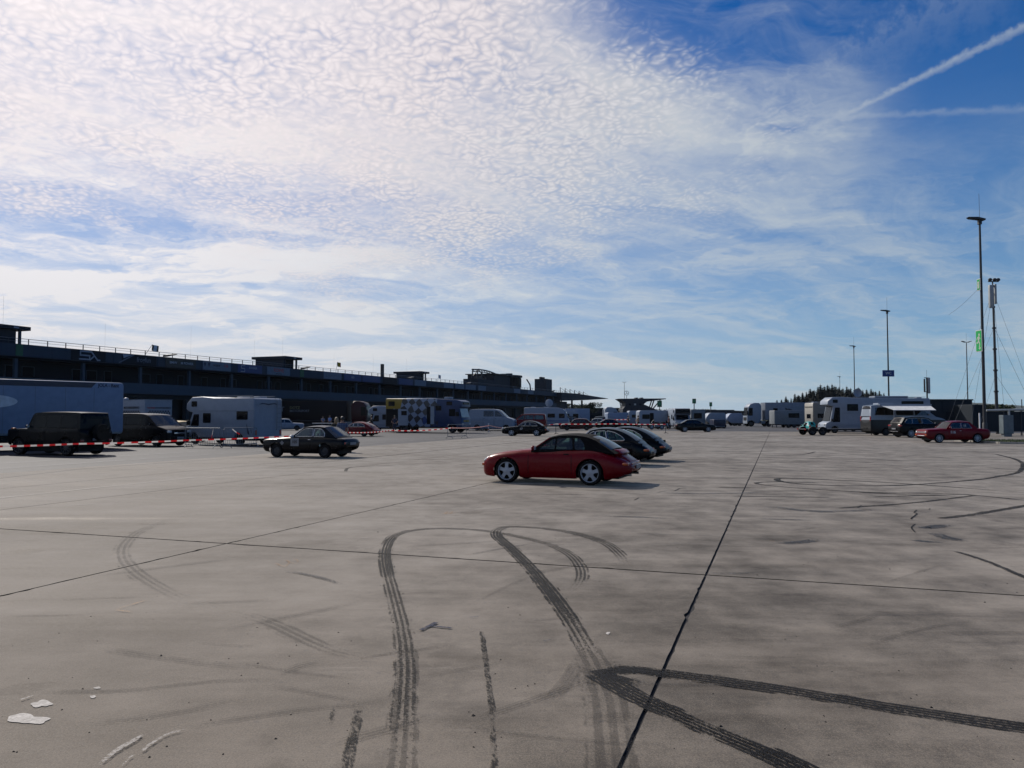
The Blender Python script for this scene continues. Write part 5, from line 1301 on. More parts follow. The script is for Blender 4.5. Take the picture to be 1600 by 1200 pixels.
# ------------------------------------------------------------------ pit building
BA = R(68.2); B0 = Vector((-45.4, 90.0))
pit = thing('pit_building', 'long dark pit building with sponsor banners along its roof parapet', 'building', (B0.x, B0.y, 0), BA)
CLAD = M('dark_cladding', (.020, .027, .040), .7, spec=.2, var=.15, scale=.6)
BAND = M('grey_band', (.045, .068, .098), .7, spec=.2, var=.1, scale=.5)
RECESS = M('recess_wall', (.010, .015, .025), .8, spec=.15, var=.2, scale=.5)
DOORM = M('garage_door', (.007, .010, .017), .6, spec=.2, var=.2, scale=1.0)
PAR = M('parapet_panel', (.030, .048, .075), .7, spec=.2, var=.12, scale=.4)
PGLASS = M('building_glass', (.004, .006, .010), .5, spec=.05, var=.2)
BT0, BT1 = -52.0, 172.0
def bpart(name, x0, x1, y0, y1, z0, z1, mat, b=0.0, parent=None): return MB().box(x0, x1, y0, y1, z0, z1, b).build(name, mat, parent or pit)
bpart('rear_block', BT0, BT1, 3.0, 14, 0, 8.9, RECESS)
bpart('ground_wall', BT0, BT1, .6, 3.0, 3.9, 4.4, CLAD)
band = bpart('gallery_band', BT0, BT1-14, -.4, 3.0, 4.402, 5.66, BAND)
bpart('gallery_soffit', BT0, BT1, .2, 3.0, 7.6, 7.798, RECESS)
bpart('roof_deck', BT0, BT1, -.4, 14, 8.905, 8.98, CLAD)
NB = 29; bay = (BT1 - BT0) / NB
shared = {}
def inst(name, key, mk, parent, loc):
    if key not in shared: shared[key] = mk()
    return link(name, shared[key], parent, loc)
for i in range(NB):
    x = BT0 + i*bay
    inst('column', 'col', lambda: MB().box(-.28, .28, .3, .9, 0, 3.9, .03).mesh('column', CLAD), pit, (x+.3, 0, 0))
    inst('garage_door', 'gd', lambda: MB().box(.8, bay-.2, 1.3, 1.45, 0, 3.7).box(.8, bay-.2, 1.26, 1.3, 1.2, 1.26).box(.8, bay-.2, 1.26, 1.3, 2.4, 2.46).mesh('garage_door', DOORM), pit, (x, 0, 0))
    inst('gallery_post', 'gp', lambda: MB().box(-.16, .16, .0, .32, 5.66, 7.6).mesh('gallery_post', BAND), pit, (x+.3, 0, 0))
    for k, (wx, ww_, wz0, wz1) in enumerate(((1.2, .95, 5.75, 7.05), (3.0, 1.3, 6.0, 7.0), (5.4, .95, 5.75, 7.05))):
        if (i*3+k) % 4 == 1: continue
        w = inst('gallery_window', 'gw%d' % k, lambda: MB().box(0, ww_, 2.9, 2.99, wz0, wz1).mesh('gallery_window', PGLASS), pit, (x+wx, 0, 0))
        inst('window_frame', 'gf%d' % k, lambda: MB().box(-.06, 0, 2.86, 2.99, wz0, wz1).box(ww_, ww_+.06, 2.86, 2.99, wz0, wz1).box(-.06, ww_+.06, 2.86, 2.99, wz1, wz1+.06).mesh('window_frame', BAND), w, (0, 0, 0))
# parapet panels, one per half bay
for i in range(NB*2):
    x = BT0 + i*bay/2
    inst('parapet_panel', 'pp', lambda: MB().box(.015, bay/2-.015, -.5, -.2, 7.80, 9.06).mesh('parapet_panel', PAR), pit, (x, 0, 0))
def tpix(px):
    """position along the facade seen at this pixel column"""
    q = (px-800)/F
    return (B0.x - q*B0.y) / (q*math.sin(BA) - math.cos(BA))
def banner(px0, px1, mat, texts=(), shape=None):
    x0, x1 = tpix(px0), tpix(px1); w = x1-x0
    o = MB().box(x0, x1, -.56, -.503, 7.86, 9.02, .008).build('banner', mat, pit)
    for s, f, dz, size, mt, sx in texts:
        lettering(s, size, mt, o, (x0+w*f, -.566, 8.44+dz), (math.pi/2, 0, 0), .02, sx=sx)
    return o, x0, w
DKB = M('banner_dark', (.010, .014, .022), .7, spec=.2); LTB = M('banner_light', (.13, .165, .22), .7, spec=.2); BLB = M('banner_blue', (.014, .04, .15), .6); GRB = M('banner_green', (.01, .09, .045), .6)
DIMW = M('dim_white_print', (.22, .27, .36), .6); DIMG = M('dim_grey_print', (.08, .11, .16), .6)
for a, b in ((17, 28), (464, 470)): banner(a, b, GRB)
sxo, x0, w = banner(104, 158, DKB)
def stroke(o, pts, th, mat, x0, z0, sc):
    for a, b in zip(pts[:-1], pts[1:]):
        d = Vector((b[0]-a[0], b[1]-a[1])); L = d.length; an = math.atan2(d.y, d.x); nx, nz = -math.sin(an)*th/2, math.cos(an)*th/2
        ux, uz = math.cos(an)*th/2, math.sin(an)*th/2
        MB().plate([(x0+(a[0]-ux+nx)*sc, -.572, z0+(a[1]-uz+nz)*sc), (x0+(a[0]-ux-nx)*sc, -.572, z0+(a[1]-uz-nz)*sc), (x0+(b[0]+ux-nx)*sc, -.572, z0+(b[1]+uz-nz)*sc), (x0+(b[0]+ux+nx)*sc, -.572, z0+(b[1]+uz+nz)*sc)][::-1], -.01).build('lettering', mat, o)
stroke(sxo, [(1.55, 1.0), (.1, 1.0), (.1, .52), (1.35, .52), (1.35, .06), (.0, .06)], .17, DIMW, x0+1.0, 7.96, .92)
stroke(sxo, [(1.6, 1.0), (2.45, .05), (2.75, .05)], .17, DIMW, x0+1.0, 7.96, .92); stroke(sxo, [(1.45, .06), (1.95, .50)], .17, DIMW, x0+1.0, 7.96, .92)
banner(170, 183, PAR); o, x0, w = banner(184, 238, DKB, [('frogfun', .62, 0, .8, DIMG, .9)])
MB().plate([(x0+.05, -.57, 8.95), (x0+.2, -.57, 8.5), (x0+1.5, -.57, 8.98)], -.008).build('swoosh', DIMW, o)
stroke(o, [(-.4, 0), (1.6, 1.0)], .14, DIMG, x0, 7.95, 1.0)
banner(240, 250, PAR); banner(252, 300, INK, [('BMW', .25, 0, .42, DIMW, 1.2), ('M POWER', .70, 0, .42, DIMW, 1.1)])
o, x0, w = banner(311, 355, LTB, [('octane', .48, .12, .50, INK, .95), ('126', .82, .12, .52, REDP, 1.0)])
for f in (.07, .21): MB().plate([(x0+w*f-.25, -.57, 8.75), (x0+w*f, -.57, 8.25), (x0+w*f+.25, -.57, 8.75), (x0+w*f, -.57, 8.85)], -.008).build('crest', NAVY, o)
MB().box(x0+w*.32, x0+w*.92, -.572, -.56, 8.12, 8.17).build('print_line', DIMG, o)
o, x0, w = banner(366, 404, BLB, [('SCHERER', .62, .14, .42, DIMW, 1.0)])
stroke(o, [(.9, 1.0), (.1, 1.0), (.1, .55), (.85, .55), (.85, .06), (.0, .06)], .12, DIMW, x0+.6, 7.95, .9)
banner(412, 448, LTB, [('ROWE', .5, .12, .72, REDP, 1.1), ('MOTOR OIL', .5, -.38, .24, INK, 1.0)])
o, x0, w = banner(501, 529, LTB)
for k, (f0, f1) in enumerate(((.1, .8), (.1, .6), (.1, .45))): MB().box(x0+w*f0, x0+w*f1, -.572, -.56, 8.75-k*.28, 8.82-k*.28).build('print_line', DIMG, o)
banner(533, 560, BLB, [('GO', .5, 0, .5, DIMW, 1.2)]); banner(562, 590, BLB, [('FALKENAUTO', .5, 0, .4, DIMG, 1.0)]) if False else banner(562, 590, BLB)
banner(594, 616, DKB); banner(619, 641, BLB, [('PARTNER', .5, 0, .55, DIMW, 1.0)]) if False else banner(619, 641, BLB)
for a, b in ((644, 662), (690, 705), (708, 722), (724, 740), (744, 756), (800, 810), (822, 831)): banner(a, b, LTB)
# roof railing
for k in range(int((BT1-BT0)/2.1)):
    inst('railing_post', 'rp', lambda: MB().box(-.035, .035, -.38, -.31, 9.06, 9.62).mesh('railing_post', DKSTEEL), pit, (BT0+k*2.1, 0, 0))
for z in (9.62, 9.36): MB().tube([(BT0, -.345, z), (BT1-2, -.345, z)], .03 if z > 9.5 else .018, 6).build('railing_rail', STEEL, pit)
# rooftop cabins
for xa, xb, wa, wb in ((-17.6, -12.0, -17.2, -13.2), (tpix(441), tpix(467.5), tpix(441)+.3, tpix(458)), (tpix(654), tpix(667.5), tpix(654)+.3, tpix(662))):
    r_ = bpart('rooftop_cabin', wa, wb, .0, 5.4, 8.98, 10.5, CLAD)
    MB().prism([(xa, 10.5), (xa, 10.88), (xb, 10.88), (xb, 10.5)], -.5, 5.9).build('cabin_roof', CLAD, r_)
    for k in range(max(1, int((wb-wa)/2.2))): MB().box(wa+.4+k*2.2, min(wb-.1, wa+2.2+k*2.2), -.05, .0, 9.15, 10.35).build('window', PGLASS, r_)
    MB().box(xb-.9, xb-.7, -.1, .15, 8.98, 10.5).build('cabin_post', BAND, r_)
    MB().box(wb-.6, wb-.1, -.54, -.5, 10.60, 10.78).build('roof_lamp', WHITE, r_)
bpart('flue', tpix(606)-.25, tpix(606)+.25, 1, 1.5, 8.98, 11.6, DKSTEEL)
for k in range(14):
    xk = tpix(48) + k*14.6 + (k % 3)*2.1
    if k % 2: MB().prism([(0, 9.06), (1.6, 9.45), (1.6, 9.55), (0, 9.3)], -1.1, -.4).build('floodlight', DKSTEEL, pit, loc=(xk, 0, 0))
for px_a, hh in ((12, 7), (172, 5), (306, 6.5), (405, 5.5), (449, 7), (529, 5), (590, 6), (642, 6)):
    MB().tube([(tpix(px_a), 1, 8.98), (tpix(px_a), 1, 8.98+hh*.7)], .007, 4).build('antenna_rod', DKSTEEL, pit)
# flags on the parapet
def flag(px_a, cols, h=1.9, lean=.35):
    x = tpix(px_a); t = thing('flag', 'flag of %s on the pit building roof' % cols[1], 'flag', (*(B0 + Vector((math.cos(BA), math.sin(BA)))*x), 9.0), BA)
    MB().tube([(0, 0, 0), (lean, -.1, h)], .025, 5).build('pole', DKSTEEL, t)
    for i, c in enumerate(cols[0]):
        vs = []
        for j in range(3):
            u = i/3 + j/6
            vs += [(lean*.9+u*1.0, -.1+.10*math.sin(u*6), h-.75-.15*u), (lean+u*1.0, -.1+.10*math.sin(u*6+.4), h-.02-.12*u)]
        MB().add(vs, [(0, 2, 3, 1), (2, 4, 5, 3)]).build('cloth', c, t)
flag(524, ((M('flag_black', (.01, .01, .01), .8), M('flag_yellow', (.5, .32, .02), .8), M('flag_red', (.4, .015, .02), .8)), 'black, yellow and red stripes'))
flag(224, ((INK, WPRINT, INK), 'black and white stripes'), 1.5, 1.1)
flag(683, ((REDP, WPRINT, REDP), 'red and white stripes'), 1.6, .5)
# round lounge, truss and stair tower at the far end
xr0, xr1 = tpix(742), tpix(829)
bpart('lounge_block', xr0+2, xr0+13, .2, 4, 8.98, 10.7, CLAD)
bpart('lounge_storey', xr0+13, xr1-9, .6, 8, 8.98, 12.3, CLAD)
bpart('lounge_eave', xr0+12.4, xr1-8, .0, 8.4, 12.302, 12.5, DKSTEEL)
ln = MB().lathe([(6.5, 8.98), (6.5, 12.2), (6.9, 12.25), (6.9, 12.7), (0.01, 12.75)], 'z', (xr1-10, 6.0, 0), 28).build('round_lounge', CLAD, pit, 40)
for k in range(16):
    a = -math.pi*.95 + k*.20
    MB().box(-.5, .5, -.06, .06, 9.6, 12.0).build('window', PGLASS, ln, loc=(xr1-10+6.55*math.cos(a), 6.0+6.55*math.sin(a), 0), rot=(0, 0, a+math.pi/2))
arc = [(xr0+.6+t*19, 1.0, 12.75+.45*math.sin(math.pi*(t*.9+.05))-1.1*t*t) for t in [k/12 for k in range(13)]]
MB().tube(arc, .18, 6).build('truss_arch', DKSTEEL, pit)
MB().tube([(p[0], p[1], p[2]-.5) for p in arc], .12, 6).build('truss_chord', DKSTEEL, pit)
for k in range(0, 12, 1): MB().tube([arc[k], (arc[k+1][0], 1.0, arc[k+1][2]-.5)], .07, 5).build('truss_brace', DKSTEEL, pit)
for xx, zz_ in ((xr0+.6, 13.0), (xr0+3.4, 13.1), (xr0+6, 12.4)): MB().tube([(xx, 1, 10.9), (xx+.4, 1, zz_)], .16, 6).build('truss_leg', DKSTEEL, pit)
MB().tube([(xr0+.6, 1, 11), (xr0+4.5, 1, 13.2)], .12, 5).build('truss_leg', DKSTEEL, pit); MB().tube([(xr0+4, 1, 13.0), (xr0+9, 1, 11)], .12, 5).build('truss_leg', DKSTEEL, pit)
for xx, w_, z_ in ((xr0+7, 1.2, 1.3), (xr0+10.5, .8, .9), (xr0+24, 2.2, .8), (xr0+28, 1.0, 1.2)): bpart('roof_unit', xx, xx+w_, 2, 3.5, 10.7 if xx < xr0+12 else 12.5, (10.7 if xx < xr0+12 else 12.5)+z_*.7, DKSTEEL)
MB().tube([(xr1-3, 0, 11.9), (xr1-.5, 0, 10.6), (xr1, 0, 9.1)], .2, 6).build('outside_stair', DKSTEEL, pit)
st_ = bpart('stair_tower', tpix(855), tpix(864), .3, 4.0, 8.98, 12.9, CLAD)
for k in range(2): MB().lathe([(.5, 12.9), (.55, 13.5), (.01, 13.6)], 'z', (tpix(857)+k*2.0, 2.4, 0), 12).build('roof_fan', DKSTEEL, st_)
# cantilevered wing roof beyond the far end
wing = [(158, 6.4), (158, 9.0), (176, 9.1), (214, 8.35), (214, 8.2), (186, 7.2)]
MB().prism(wing, -2, 16, .1).build('wing_roof', CLAD, pit)
bpart('end_block', 158, 171.5, .5, 12, 0, 6.4, CLAD)
for k in range(6): MB().tube([(160+k*5, -1, 9.0), (160+k*5, -1, 10.6 - k*.12)], .12, 5).build('wing_stay', DKSTEEL, pit); MB().tube([(160+k*5, -1, 10.6-k*.12), (168+k*5, -1, 9.0-k*.08)], .05, 4).build('wing_stay', DKSTEEL, pit)
for xx in (188, 200): MB().tube([(xx, 4, 0), (xx, 4, 7.4)], .35, 8).build('wing_column', CLAD, pit)

# ------------------------------------------------------------------ control tower with wing roof
ct0 = at(1000, 650, 300)
tw = thing('control_tower', 'dark control tower with flared wing roof and star emblem', 'building', (ct0.x, 300, 0), 0)
sc_ = 300/F
def tx_(px): return (px-1000)*sc_
def tz_(py): return at(1000, py, 300).z
MB().prism([(tx_(964), tz_(623.4)), (tx_(1036), tz_(623)), (tx_(1036), tz_(624.2)), (tx_(1007), tz_(628)), (tx_(1002), tz_(632)), (tx_(1022), tz_(640.5)), (tx_(1022), 0), (tx_(968), 0), (tx_(970), tz_(639)), (tx_(974), tz_(634)), (tx_(974), tz_(630)), (tx_(968), tz_(626))], -6, 6, .2).build('body', CLAD, tw)
for px_w in (979, 987, 995): MB().box(tx_(px_w), tx_(px_w+3), -6.1, -6, tz_(633.5), tz_(631)).build('window', M('lit_glass_reflection', (.35, .38, .4), .2) if px_w == 987 else PGLASS, tw)
for a, b in ((1012, 1016.5), (1015.5, 1020), (1018, 1026)): MB().tube([(tx_(a+2), 0, tz_(639)), (tx_(b+6 if b > 1022 else b+2), 0, tz_(625))], .25, 6).build('strut', DKSTEEL, tw)
MB().tube([(tx_(971), 0, tz_(639)), (tx_(968), 0, tz_(625))], .2, 6).build('strut', DKSTEEL, tw)
for px_b in (992, 1000): MB().box(tx_(px_b), tx_(px_b+4), -2, 2, tz_(623), tz_(621.4)).build('roof_unit', DKSTEEL, tw)
star = thing('star_emblem', 'three pointed star in a ring on a mast above the control tower', 'emblem', (at(979.3, 650, 300).x, 300, tz_(623)), 0)
rs_ = 3.3*sc_
MB().tube([(rs_*math.cos(a), 0, 2.2+rs_*math.sin(a)) for a in [2*math.pi*k/24 for k in range(25)]], .10, 6, False).build('ring', STEEL, star)
for k in range(3):
    a = math.pi/2 + k*2*math.pi/3; MB().tube([(0, 0, 2.2), (rs_*math.cos(a), 0, 2.2+rs_*math.sin(a))], .14, 5, r1=.04).build('point', STEEL, star)
MB().tube([(0, 0, 0), (0, 0, 2.2-rs_)], .1, 6).build('stem', STEEL, star)
lb = thing('paddock_hall', 'long low dark hall to the side of the control tower', 'building', (at(935, 650, 320).x, 320, 0), 0)
MB().box(-16, 12, -5, 5, 0, at(935, 639, 320).z, .1).build('wall', CLAD, lb); MB().box(-16.5, 12.5, -5.5, 5.5, at(935, 639, 320).z+.002, at(935, 638.2, 320).z+.2).build('roof', DKSTEEL, lb)
lb2 = thing('depot', 'low dark flat roofed depot beyond the caravans', 'building', (at(1106, 650, 330).x, 330, 0), 0)
MB().box(-18, 10, -5, 5, 0, at(935, 640.5, 330).z, .1).build('wall', CLAD, lb2); MB().box(4, 20, -4.4, 4.4, 0, at(935, 642, 330).z, .1).build('annexe', CLAD, lb2)

# ------------------------------------------------------------------ masts, lamps, signs
def lamp_post(label, px, ytop, d, double=False, lean=-1, group='tall lamp posts around the paddock'):
    p = at(px, ytop, d); t = thing('lamp_post', label, 'lamp post', (p.x, d, 0), 0, None); H = p.z
    MB().tube([(0, 0, 0), (0, 0, H)], .13, 10, r1=.075).build('pole', DKSTEEL, t, 40)
    MB().lathe([(.17, 0), (.17, 1.2), (.135, 1.25)], 'z', n=12).build('pole_sleeve', DKSTEEL, t, 40)
    hd = MB()
    if double:
        MB().tube([(-.6, 0, H), (.6, 0, H)], .04, 6).build('crossbar', DKSTEEL, t)
        for s in (1, -1): MB().prism([(s*.3, H), (s*.95, H+.18), (s*.95, H+.30), (s*.3, H+.12)], -.3, .3, .02).build('floodlight', DKSTEEL, t)
    else:
        MB().prism([(-.95, H+.02), (-.80, H-.10), (.35, H-.24), (.38, H-.12), (-.2, H+.02)], -.22, .22, .02).build('lamp_head', DKSTEEL, t)
        MB().box(-.12, .12, -.12, .12, H-.55, H-.2, .02).build('bracket', DKSTEEL, t)
    MB().tube([(0, 0, H), (0, 0, H+1.9)], .014, 5).build('lightning_rod', DKSTEEL, t)
    return t, H
lp, H1 = lamp_post('tall lamp post carrying two green escape signs', 1530.5, 340, 60)
def thin_sheet(name, c):
    m, b, t = new_mat(name); tl = t.nodes.new('ShaderNodeBsdfTranslucent'); mx = t.nodes.new('ShaderNodeMixShader'); mx.inputs[0].default_value = .5
    tcn = t.nodes.new('ShaderNodeTexCoord'); cc = mixc(noise(tcn.outputs['Object'], 4.0, 2).ss(.3, .7), tuple(x*.95 for x in c), c)
    t.links.new(cc, b.inputs['Base Color']); t.links.new(cc, tl.inputs[0]); t.links.new(b.outputs[0], mx.inputs[1]); t.links.new(tl.outputs[0], mx.inputs[2]); t.links.new(mx.outputs[0], t.nodes['Material Output'].inputs[0]); return m
SIGNG = thin_sheet('sign_green_sheet', (.02, .55, .16)); SIGNW = thin_sheet('sign_white_sheet', (.8, .8, .8))
def exit_sign(parent, z0, z1, w, man=True, off=-.1):
    o = MB().box(off-w, off, -.04, 0, z0, z1, .01).build('escape_sign', SIGNW, parent)
    f = MB().box(off-w+.05, off-.05, -.052, -.038, z0+.06, z1-.06).build('green_field', SIGNG, o)
    cx, h = off-w/2, z1-z0; y = -.062; k = h/2.0
    if man:
        m = MB(); y1 = -.050
        m.lathe([(.001, y), (.12*k, y), (.12*k, y1)], 'y', (cx+.10*k, 0, z0+1.55*k), 12)
        def limb(a, b, th): 
            a, b = Vector(a)*k, Vector(b)*k; d = (b-a).normalized(); n = Vector((-d.y, d.x))*th*k
            m.plate([(cx+q.x, y1, z0+q.y) for q in (a-n, b-n, b+n, a+n)][::-1], -.008)
        limb((.06, 1.42), (-.02, 1.0), .10); limb((-.02, 1.0), (.18, .72), .06); limb((.18, .72), (.10, .42), .05); limb((-.02, 1.0), (-.20, .78), .06); limb((-.20, .78), (-.34, .86), .05)
        limb((.06, 1.35), (.26, 1.18), .05); limb((.02, 1.38), (-.20, 1.28), .05); limb((-.2, 1.28), (-.28, 1.1), .045)
        limb((.0, .32), (.26, .32), .05); limb((.13, .20), (.30, .32), .04); limb((.13, .44), (.30, .32), .04)
        m.build('running_figure', SIGNW, o)
    else:
        m = MB().box(cx-w*.22, cx+w*.22, -.062, -.050, z0+h*.18, z0+h*.75).box(cx-w*.10, cx+w*.10, -.066, -.062, z0+h*.35, z0+h*.6); m.build('pictogram', SIGNW, o)
    return o
def zat(py, d): return at(1530, py, d).z
e1 = exit_sign(lp, zat(549.5, 60), zat(515.5, 60), .86, True, .36)
e2 = exit_sign(lp, zat(454, 60), zat(435.5, 60), .46, False, .20)
for e_ in (e1, e2): e_.rotation_euler = (0, 0, R(-93)); e_.location = (-.22 if e_ is e1 else -.16, 0, 0)
lp2, H2 = lamp_post('tall lamp post with a blue sign halfway up behind the white motorhome', 1386, 484.5, 112)
bs = MB().box(-.95, .75, -.25, -.15, at(1386, 588.5, 112).z, at(1386, 578.5, 112).z, .02).build('direction_sign', BLUES, lp2)
lettering('WC', .5, WPRINT, bs, (-.1, -.256, at(1386, 583.5, 112).z), (math.pi/2, 0, 0), .01)
lamp_post('slim lamp post in front of the fir wood', 1334, 540, 168)
l4, H4 = lamp_post('small distant lamp post with a green sign before the fir wood', 1312, 588, 300)
MB().box(-.7, .7, -.3, -.2, at(1312, 621, 300).z, at(1312, 613, 300).z, .02).build('green_sign', GREENS, l4)
lamp_post('lamp post with twin floodlight head behind the dark flat building', 1510, 535, 158, True)
lamp_post('twin headed lamp post beside the control tower', 975.5, 597.5, 350, True)
def panel_sign(label, px, py0, py1, w, d, mat):
    p = at(px, py0, d); t = thing('sign', label, 'sign', (p.x, d, 0), 0)
    z0, z1 = at(px, py1, d).z, p.z; MB().box(-w/2, w/2, -.15, .05, z0, z1, .02).build('board', mat, t); MB().tube([(0, 0, 0), (0, 0, z0)], .14, 8).build('post', DKSTEEL, t)
    MB().box(-w*.2, w*.2, -.165, -.148, z0+(z1-z0)*.35, z0+(z1-z0)*.7).build('pictogram', M('sign_green_pale', (.05, .28, .12), .5), t)
panel_sign('green board sign under the flared roof of the control tower', 1030.5, 626, 636, 1.7, 285, M('sign_green_dull', (.008, .10, .04), .6))
panel_sign('green square sign standing above the nose on motorhome', 1084.5, 623, 630.5, 1.15, 240, M('sign_green_dull', (.008, .10, .04), .6))
panel_sign('small green sign above the sloping caravan', 1110.5, 628.5, 635, 1.05, 300, M('sign_green_dull', (.008, .10, .04), .6))
# guyed radio mast
d = 76; pb, ptp = at(1558, 650, d), at(1551, 447, d)
ms = thing('radio_mast', 'guyed radio mast with panel antennas and spotlights on top', 'mast', (pb.x, d, 0), 0)
Hm = ptp.z; lean = ptp.x - pb.x
def mp(z): return (lean*z/Hm, 0, z)
nseg = 7
for k in range(nseg):
    za, zb_ = Hm*k/nseg, Hm*(k+1)/nseg
    MB().tube([mp(za), mp(zb_)], .16-.012*k, 8).build('mast_section', DKSTEEL, ms, 40)
    MB().lathe([(.22-.012*k, -.08), (.22-.012*k, .08)], 'z', mp(zb_), 10, True).build('mast_collar', DKSTEEL, ms, 40)
tp = mp(Hm)
ant = M('antenna_panel', (.30, .32, .33), .5)
MB().box(-.42, -.02, -.2, .1, Hm-2.2, Hm+.1, .06).build('panel_antenna', ant, ms, 40, (tp[0], 0, 0))
MB().box(.16, .34, -.1, .1, Hm-1.8, Hm+.2, .04).build('panel_antenna', ant, ms, 40, (tp[0], 0, 0))
MB().tube([(tp[0]-.45, 0, Hm+.45), (tp[0]+.6, 0, Hm+.45)], .05, 6).tube([(tp[0], 0, Hm), (tp[0], 0, Hm+.5)], .06, 6).build('crossbar', DKSTEEL, ms)
for xo in (-.3, .15, .5): ellipsoid((tp[0]+xo, -.1, Hm+.62), (.2, .16, .17)).build('spotlight', DKSTEEL, ms, 60)
WIRE = M('guy_wire', (.10, .12, .15), .5)
for zf, gx, gy in ((.97, -3.2, -1.5), (.97, 3.6, -1.0), (.97, 3.0, 4), (.72, 3.2, -1.5), (.72, -2.6, 3), (.40, 2.6, -1.0), (.40, -2.4, -1.2), (.97, -2.6, 4)):
    MB().tube([mp(Hm*zf), (gx*1.15, gy, 0)], .012, 4).build('guy_wire', WIRE, ms)
# short antenna mast behind the big motorhome
pb2 = at(1448, 590, 92)
m2 = thing('antenna_mast', 'short mast with upright panel antennas behind the large motorhome', 'mast', (pb2.x, 92, 0), 0)
MB().tube([(0, 0, 0), (0, 0, pb2.z)], .09, 8).build('pole', DKSTEEL, m2); zt_ = pb2.z
MB().box(.05, .34, -.15, .1, zt_-1.9, zt_, .05).build('panel_antenna', ant, m2, 40); MB().box(-.38, -.22, -.1, .05, zt_-1.75, zt_-.15, .04).build('panel_antenna', DKSTEEL, m2, 40)
MB().tube([(-.3, 0, zt_-.02), (.2, 0, zt_-.02)], .05, 6).tube([(-.3, 0, zt_-1.7), (.2, 0, zt_-1.7)], .05, 6).build('bracket', DKSTEEL, m2)
MB().tube([(0, 0, zt_), (0, 0, zt_+.9)], .015, 5).build('lightning_rod', DKSTEEL, m2)
# span wire from the lamp post
a_, b_ = at(1528, 452, 60), at(1482, 492, 80)
tag(MB().tube([(a_*(1-t)+b_*t) - Vector((0, 0, math.sin(math.pi*t)*.15)) for t in [k/8 for k in range(9)]], .012, 4).build('span_wire', WIRE), 'thin stay wire running off the tall lamp post with escape signs', 'wire')
# dark flat building, container and fence on the right
pa, pb_ = at(1449, 624.5, 96), at(1519, 624.5, 96)
fb = thing('flat_building', 'dark grey flat roofed building behind the red saloon', 'building', ((pa.x+pb_.x)/2, 99, 0), 0)
hw2 = (pb_.x-pa.x)/2
DGB = M('dark_panel_wall', (.014, .021, .030), .7, spec=.2, var=.12, scale=.5)
for k in range(6):
    x0 = -hw2 + k*hw2/3; MB().box(x0+.01, x0+hw2/3-.01, -3, 3, 0, pa.z-.1).build('wall_panel', DGB, fb)
MB().box(-hw2-.1, hw2+.1, -3.1, 3.1, pa.z-.095, pa.z+.06).build('roof_edge', DGB, fb)
MB().box(-hw2*.2, hw2*.25, -3.06, -3.003, .2, 2.3).build('shutter', RECESS, fb)
pa, pb_ = at(1519.5, 632, 92), at(1537, 632, 92)
cb_ = thing('container', 'low dark container at the foot of the escape sign lamp post', 'container', ((pa.x+pb_.x)/2, 94, 0), 0)
hw3 = (pb_.x-pa.x)/2
MB().box(-hw3, hw3, -2, 2, 0, pa.z, .05).build('body', DGB, cb_)
for k in range(5): MB().box(-hw3+.1+k*.27, -hw3+.2+k*.27, -2.04, -2.0, .1, pa.z-.1).build('rib', DGB, cb_)
# fence with pipe rail, cabinet, pale sheet for sunlit ground and kerbed grass island
fx0 = at(1541, 650, 70).x
fn = thing('barrier_fence', 'dark panel fence topped by a pale pipe rail', 'fence', (fx0, 70, 0), R(-4))
zr = at(1545, 641.2, 70).z
for k in range(8):
    MB().box(.1+k*1.52, 1.58+k*1.52, .05, .10, .35, zr-.12).build('fence_panel', DGB, fn)
    MB().box(-.02+k*1.52, .08+k*1.52, .0, .12, 0, zr+.02).build('fence_post', DKSTEEL, fn)
MB().tube([(0, -.02, zr), (12, -.02, zr+.25)], .10, 10).build('pipe_rail', M('pale_pipe', (.38, .40, .40), .5), fn, 40)
MB().tube([(1.95, -.06, .2), (1.95, -.06, zr+.12)], .10, 8).build('rail_post', M('pale_pipe', (.38, .40, .40), .5), fn, 40)
px0_, px1_ = at(1564, 650, 66), at(1580, 650, 66)
cab = thing('electric_cabinet', 'grey electrical cabinet standing before the pipe rail fence', 'cabinet', ((px0_.x+px1_.x)/2, 66, 0), 0)
cwid = (px1_.x-px0_.x)/2
MB().box(-cwid, cwid, -.3, .3, .25, 1.85, .02).build('body', M('cabinet_grey', (.10, .13, .15), .5), cab); MB().box(-cwid+.1, cwid-.1, -.2, .2, 0, .25).build('plinth', GREYP, cab)
for s in (-1, 1): MB().box(min(s*.01, s*(cwid-.03)), max(s*.01, s*(cwid-.03)), -.315, -.3, .32, 1.78).build('door', M('cabinet_grey', (.10, .13, .15), .5), cab)
pw = at(1530.5, 650, 58)
wp_ = thing('marker_post', 'slim white post next to the lamp post with escape signs', 'post', (pw.x, 58, 0), 0)
MB().box(-.04, .04, -.04, .04, 0, 2.0, .01).build('post', WPRINT, wp_); MB().box(-.07, .07, -.07, .07, 0, .08).build('foot_plate', DKSTEEL, wp_)
lit_patch = tag(MB().quad((at(1552, 650, 62).x, 56, .004), (at(1552, 650, 62).x+22, 56, .004), (at(1552, 650, 62).x+24, 69, .004), (at(1552, 650, 62).x+1.5, 69, .004)).build('sunlit_ground', M('sunlit_pale', (.36, .34, .31), .85, var=.2, scale=2)), kind='structure')  # bright sunlight on the ground put in as a paler colour
gx, gy = G(1552, 693)
isl = tag(MB().add([(gx, gy-.6, .10), (gx+14, gy-5.5, .10), (gx+16, gy+4.2, .10), (gx+.6, gy+4.0, .10)], [(0, 1, 2, 3)]).build('grass_island', grassland), kind='structure')
kd = Vector((14, -4.9)).normalized(); kn = Vector((-kd.y, kd.x)); kmat = M('kerb_stone', (.26, .25, .23), .8, var=.2, scale=4)
kme = MB().box(.006, .994, -.12, .02, 0, .125, .012).mesh('kerb_stone', kmat)
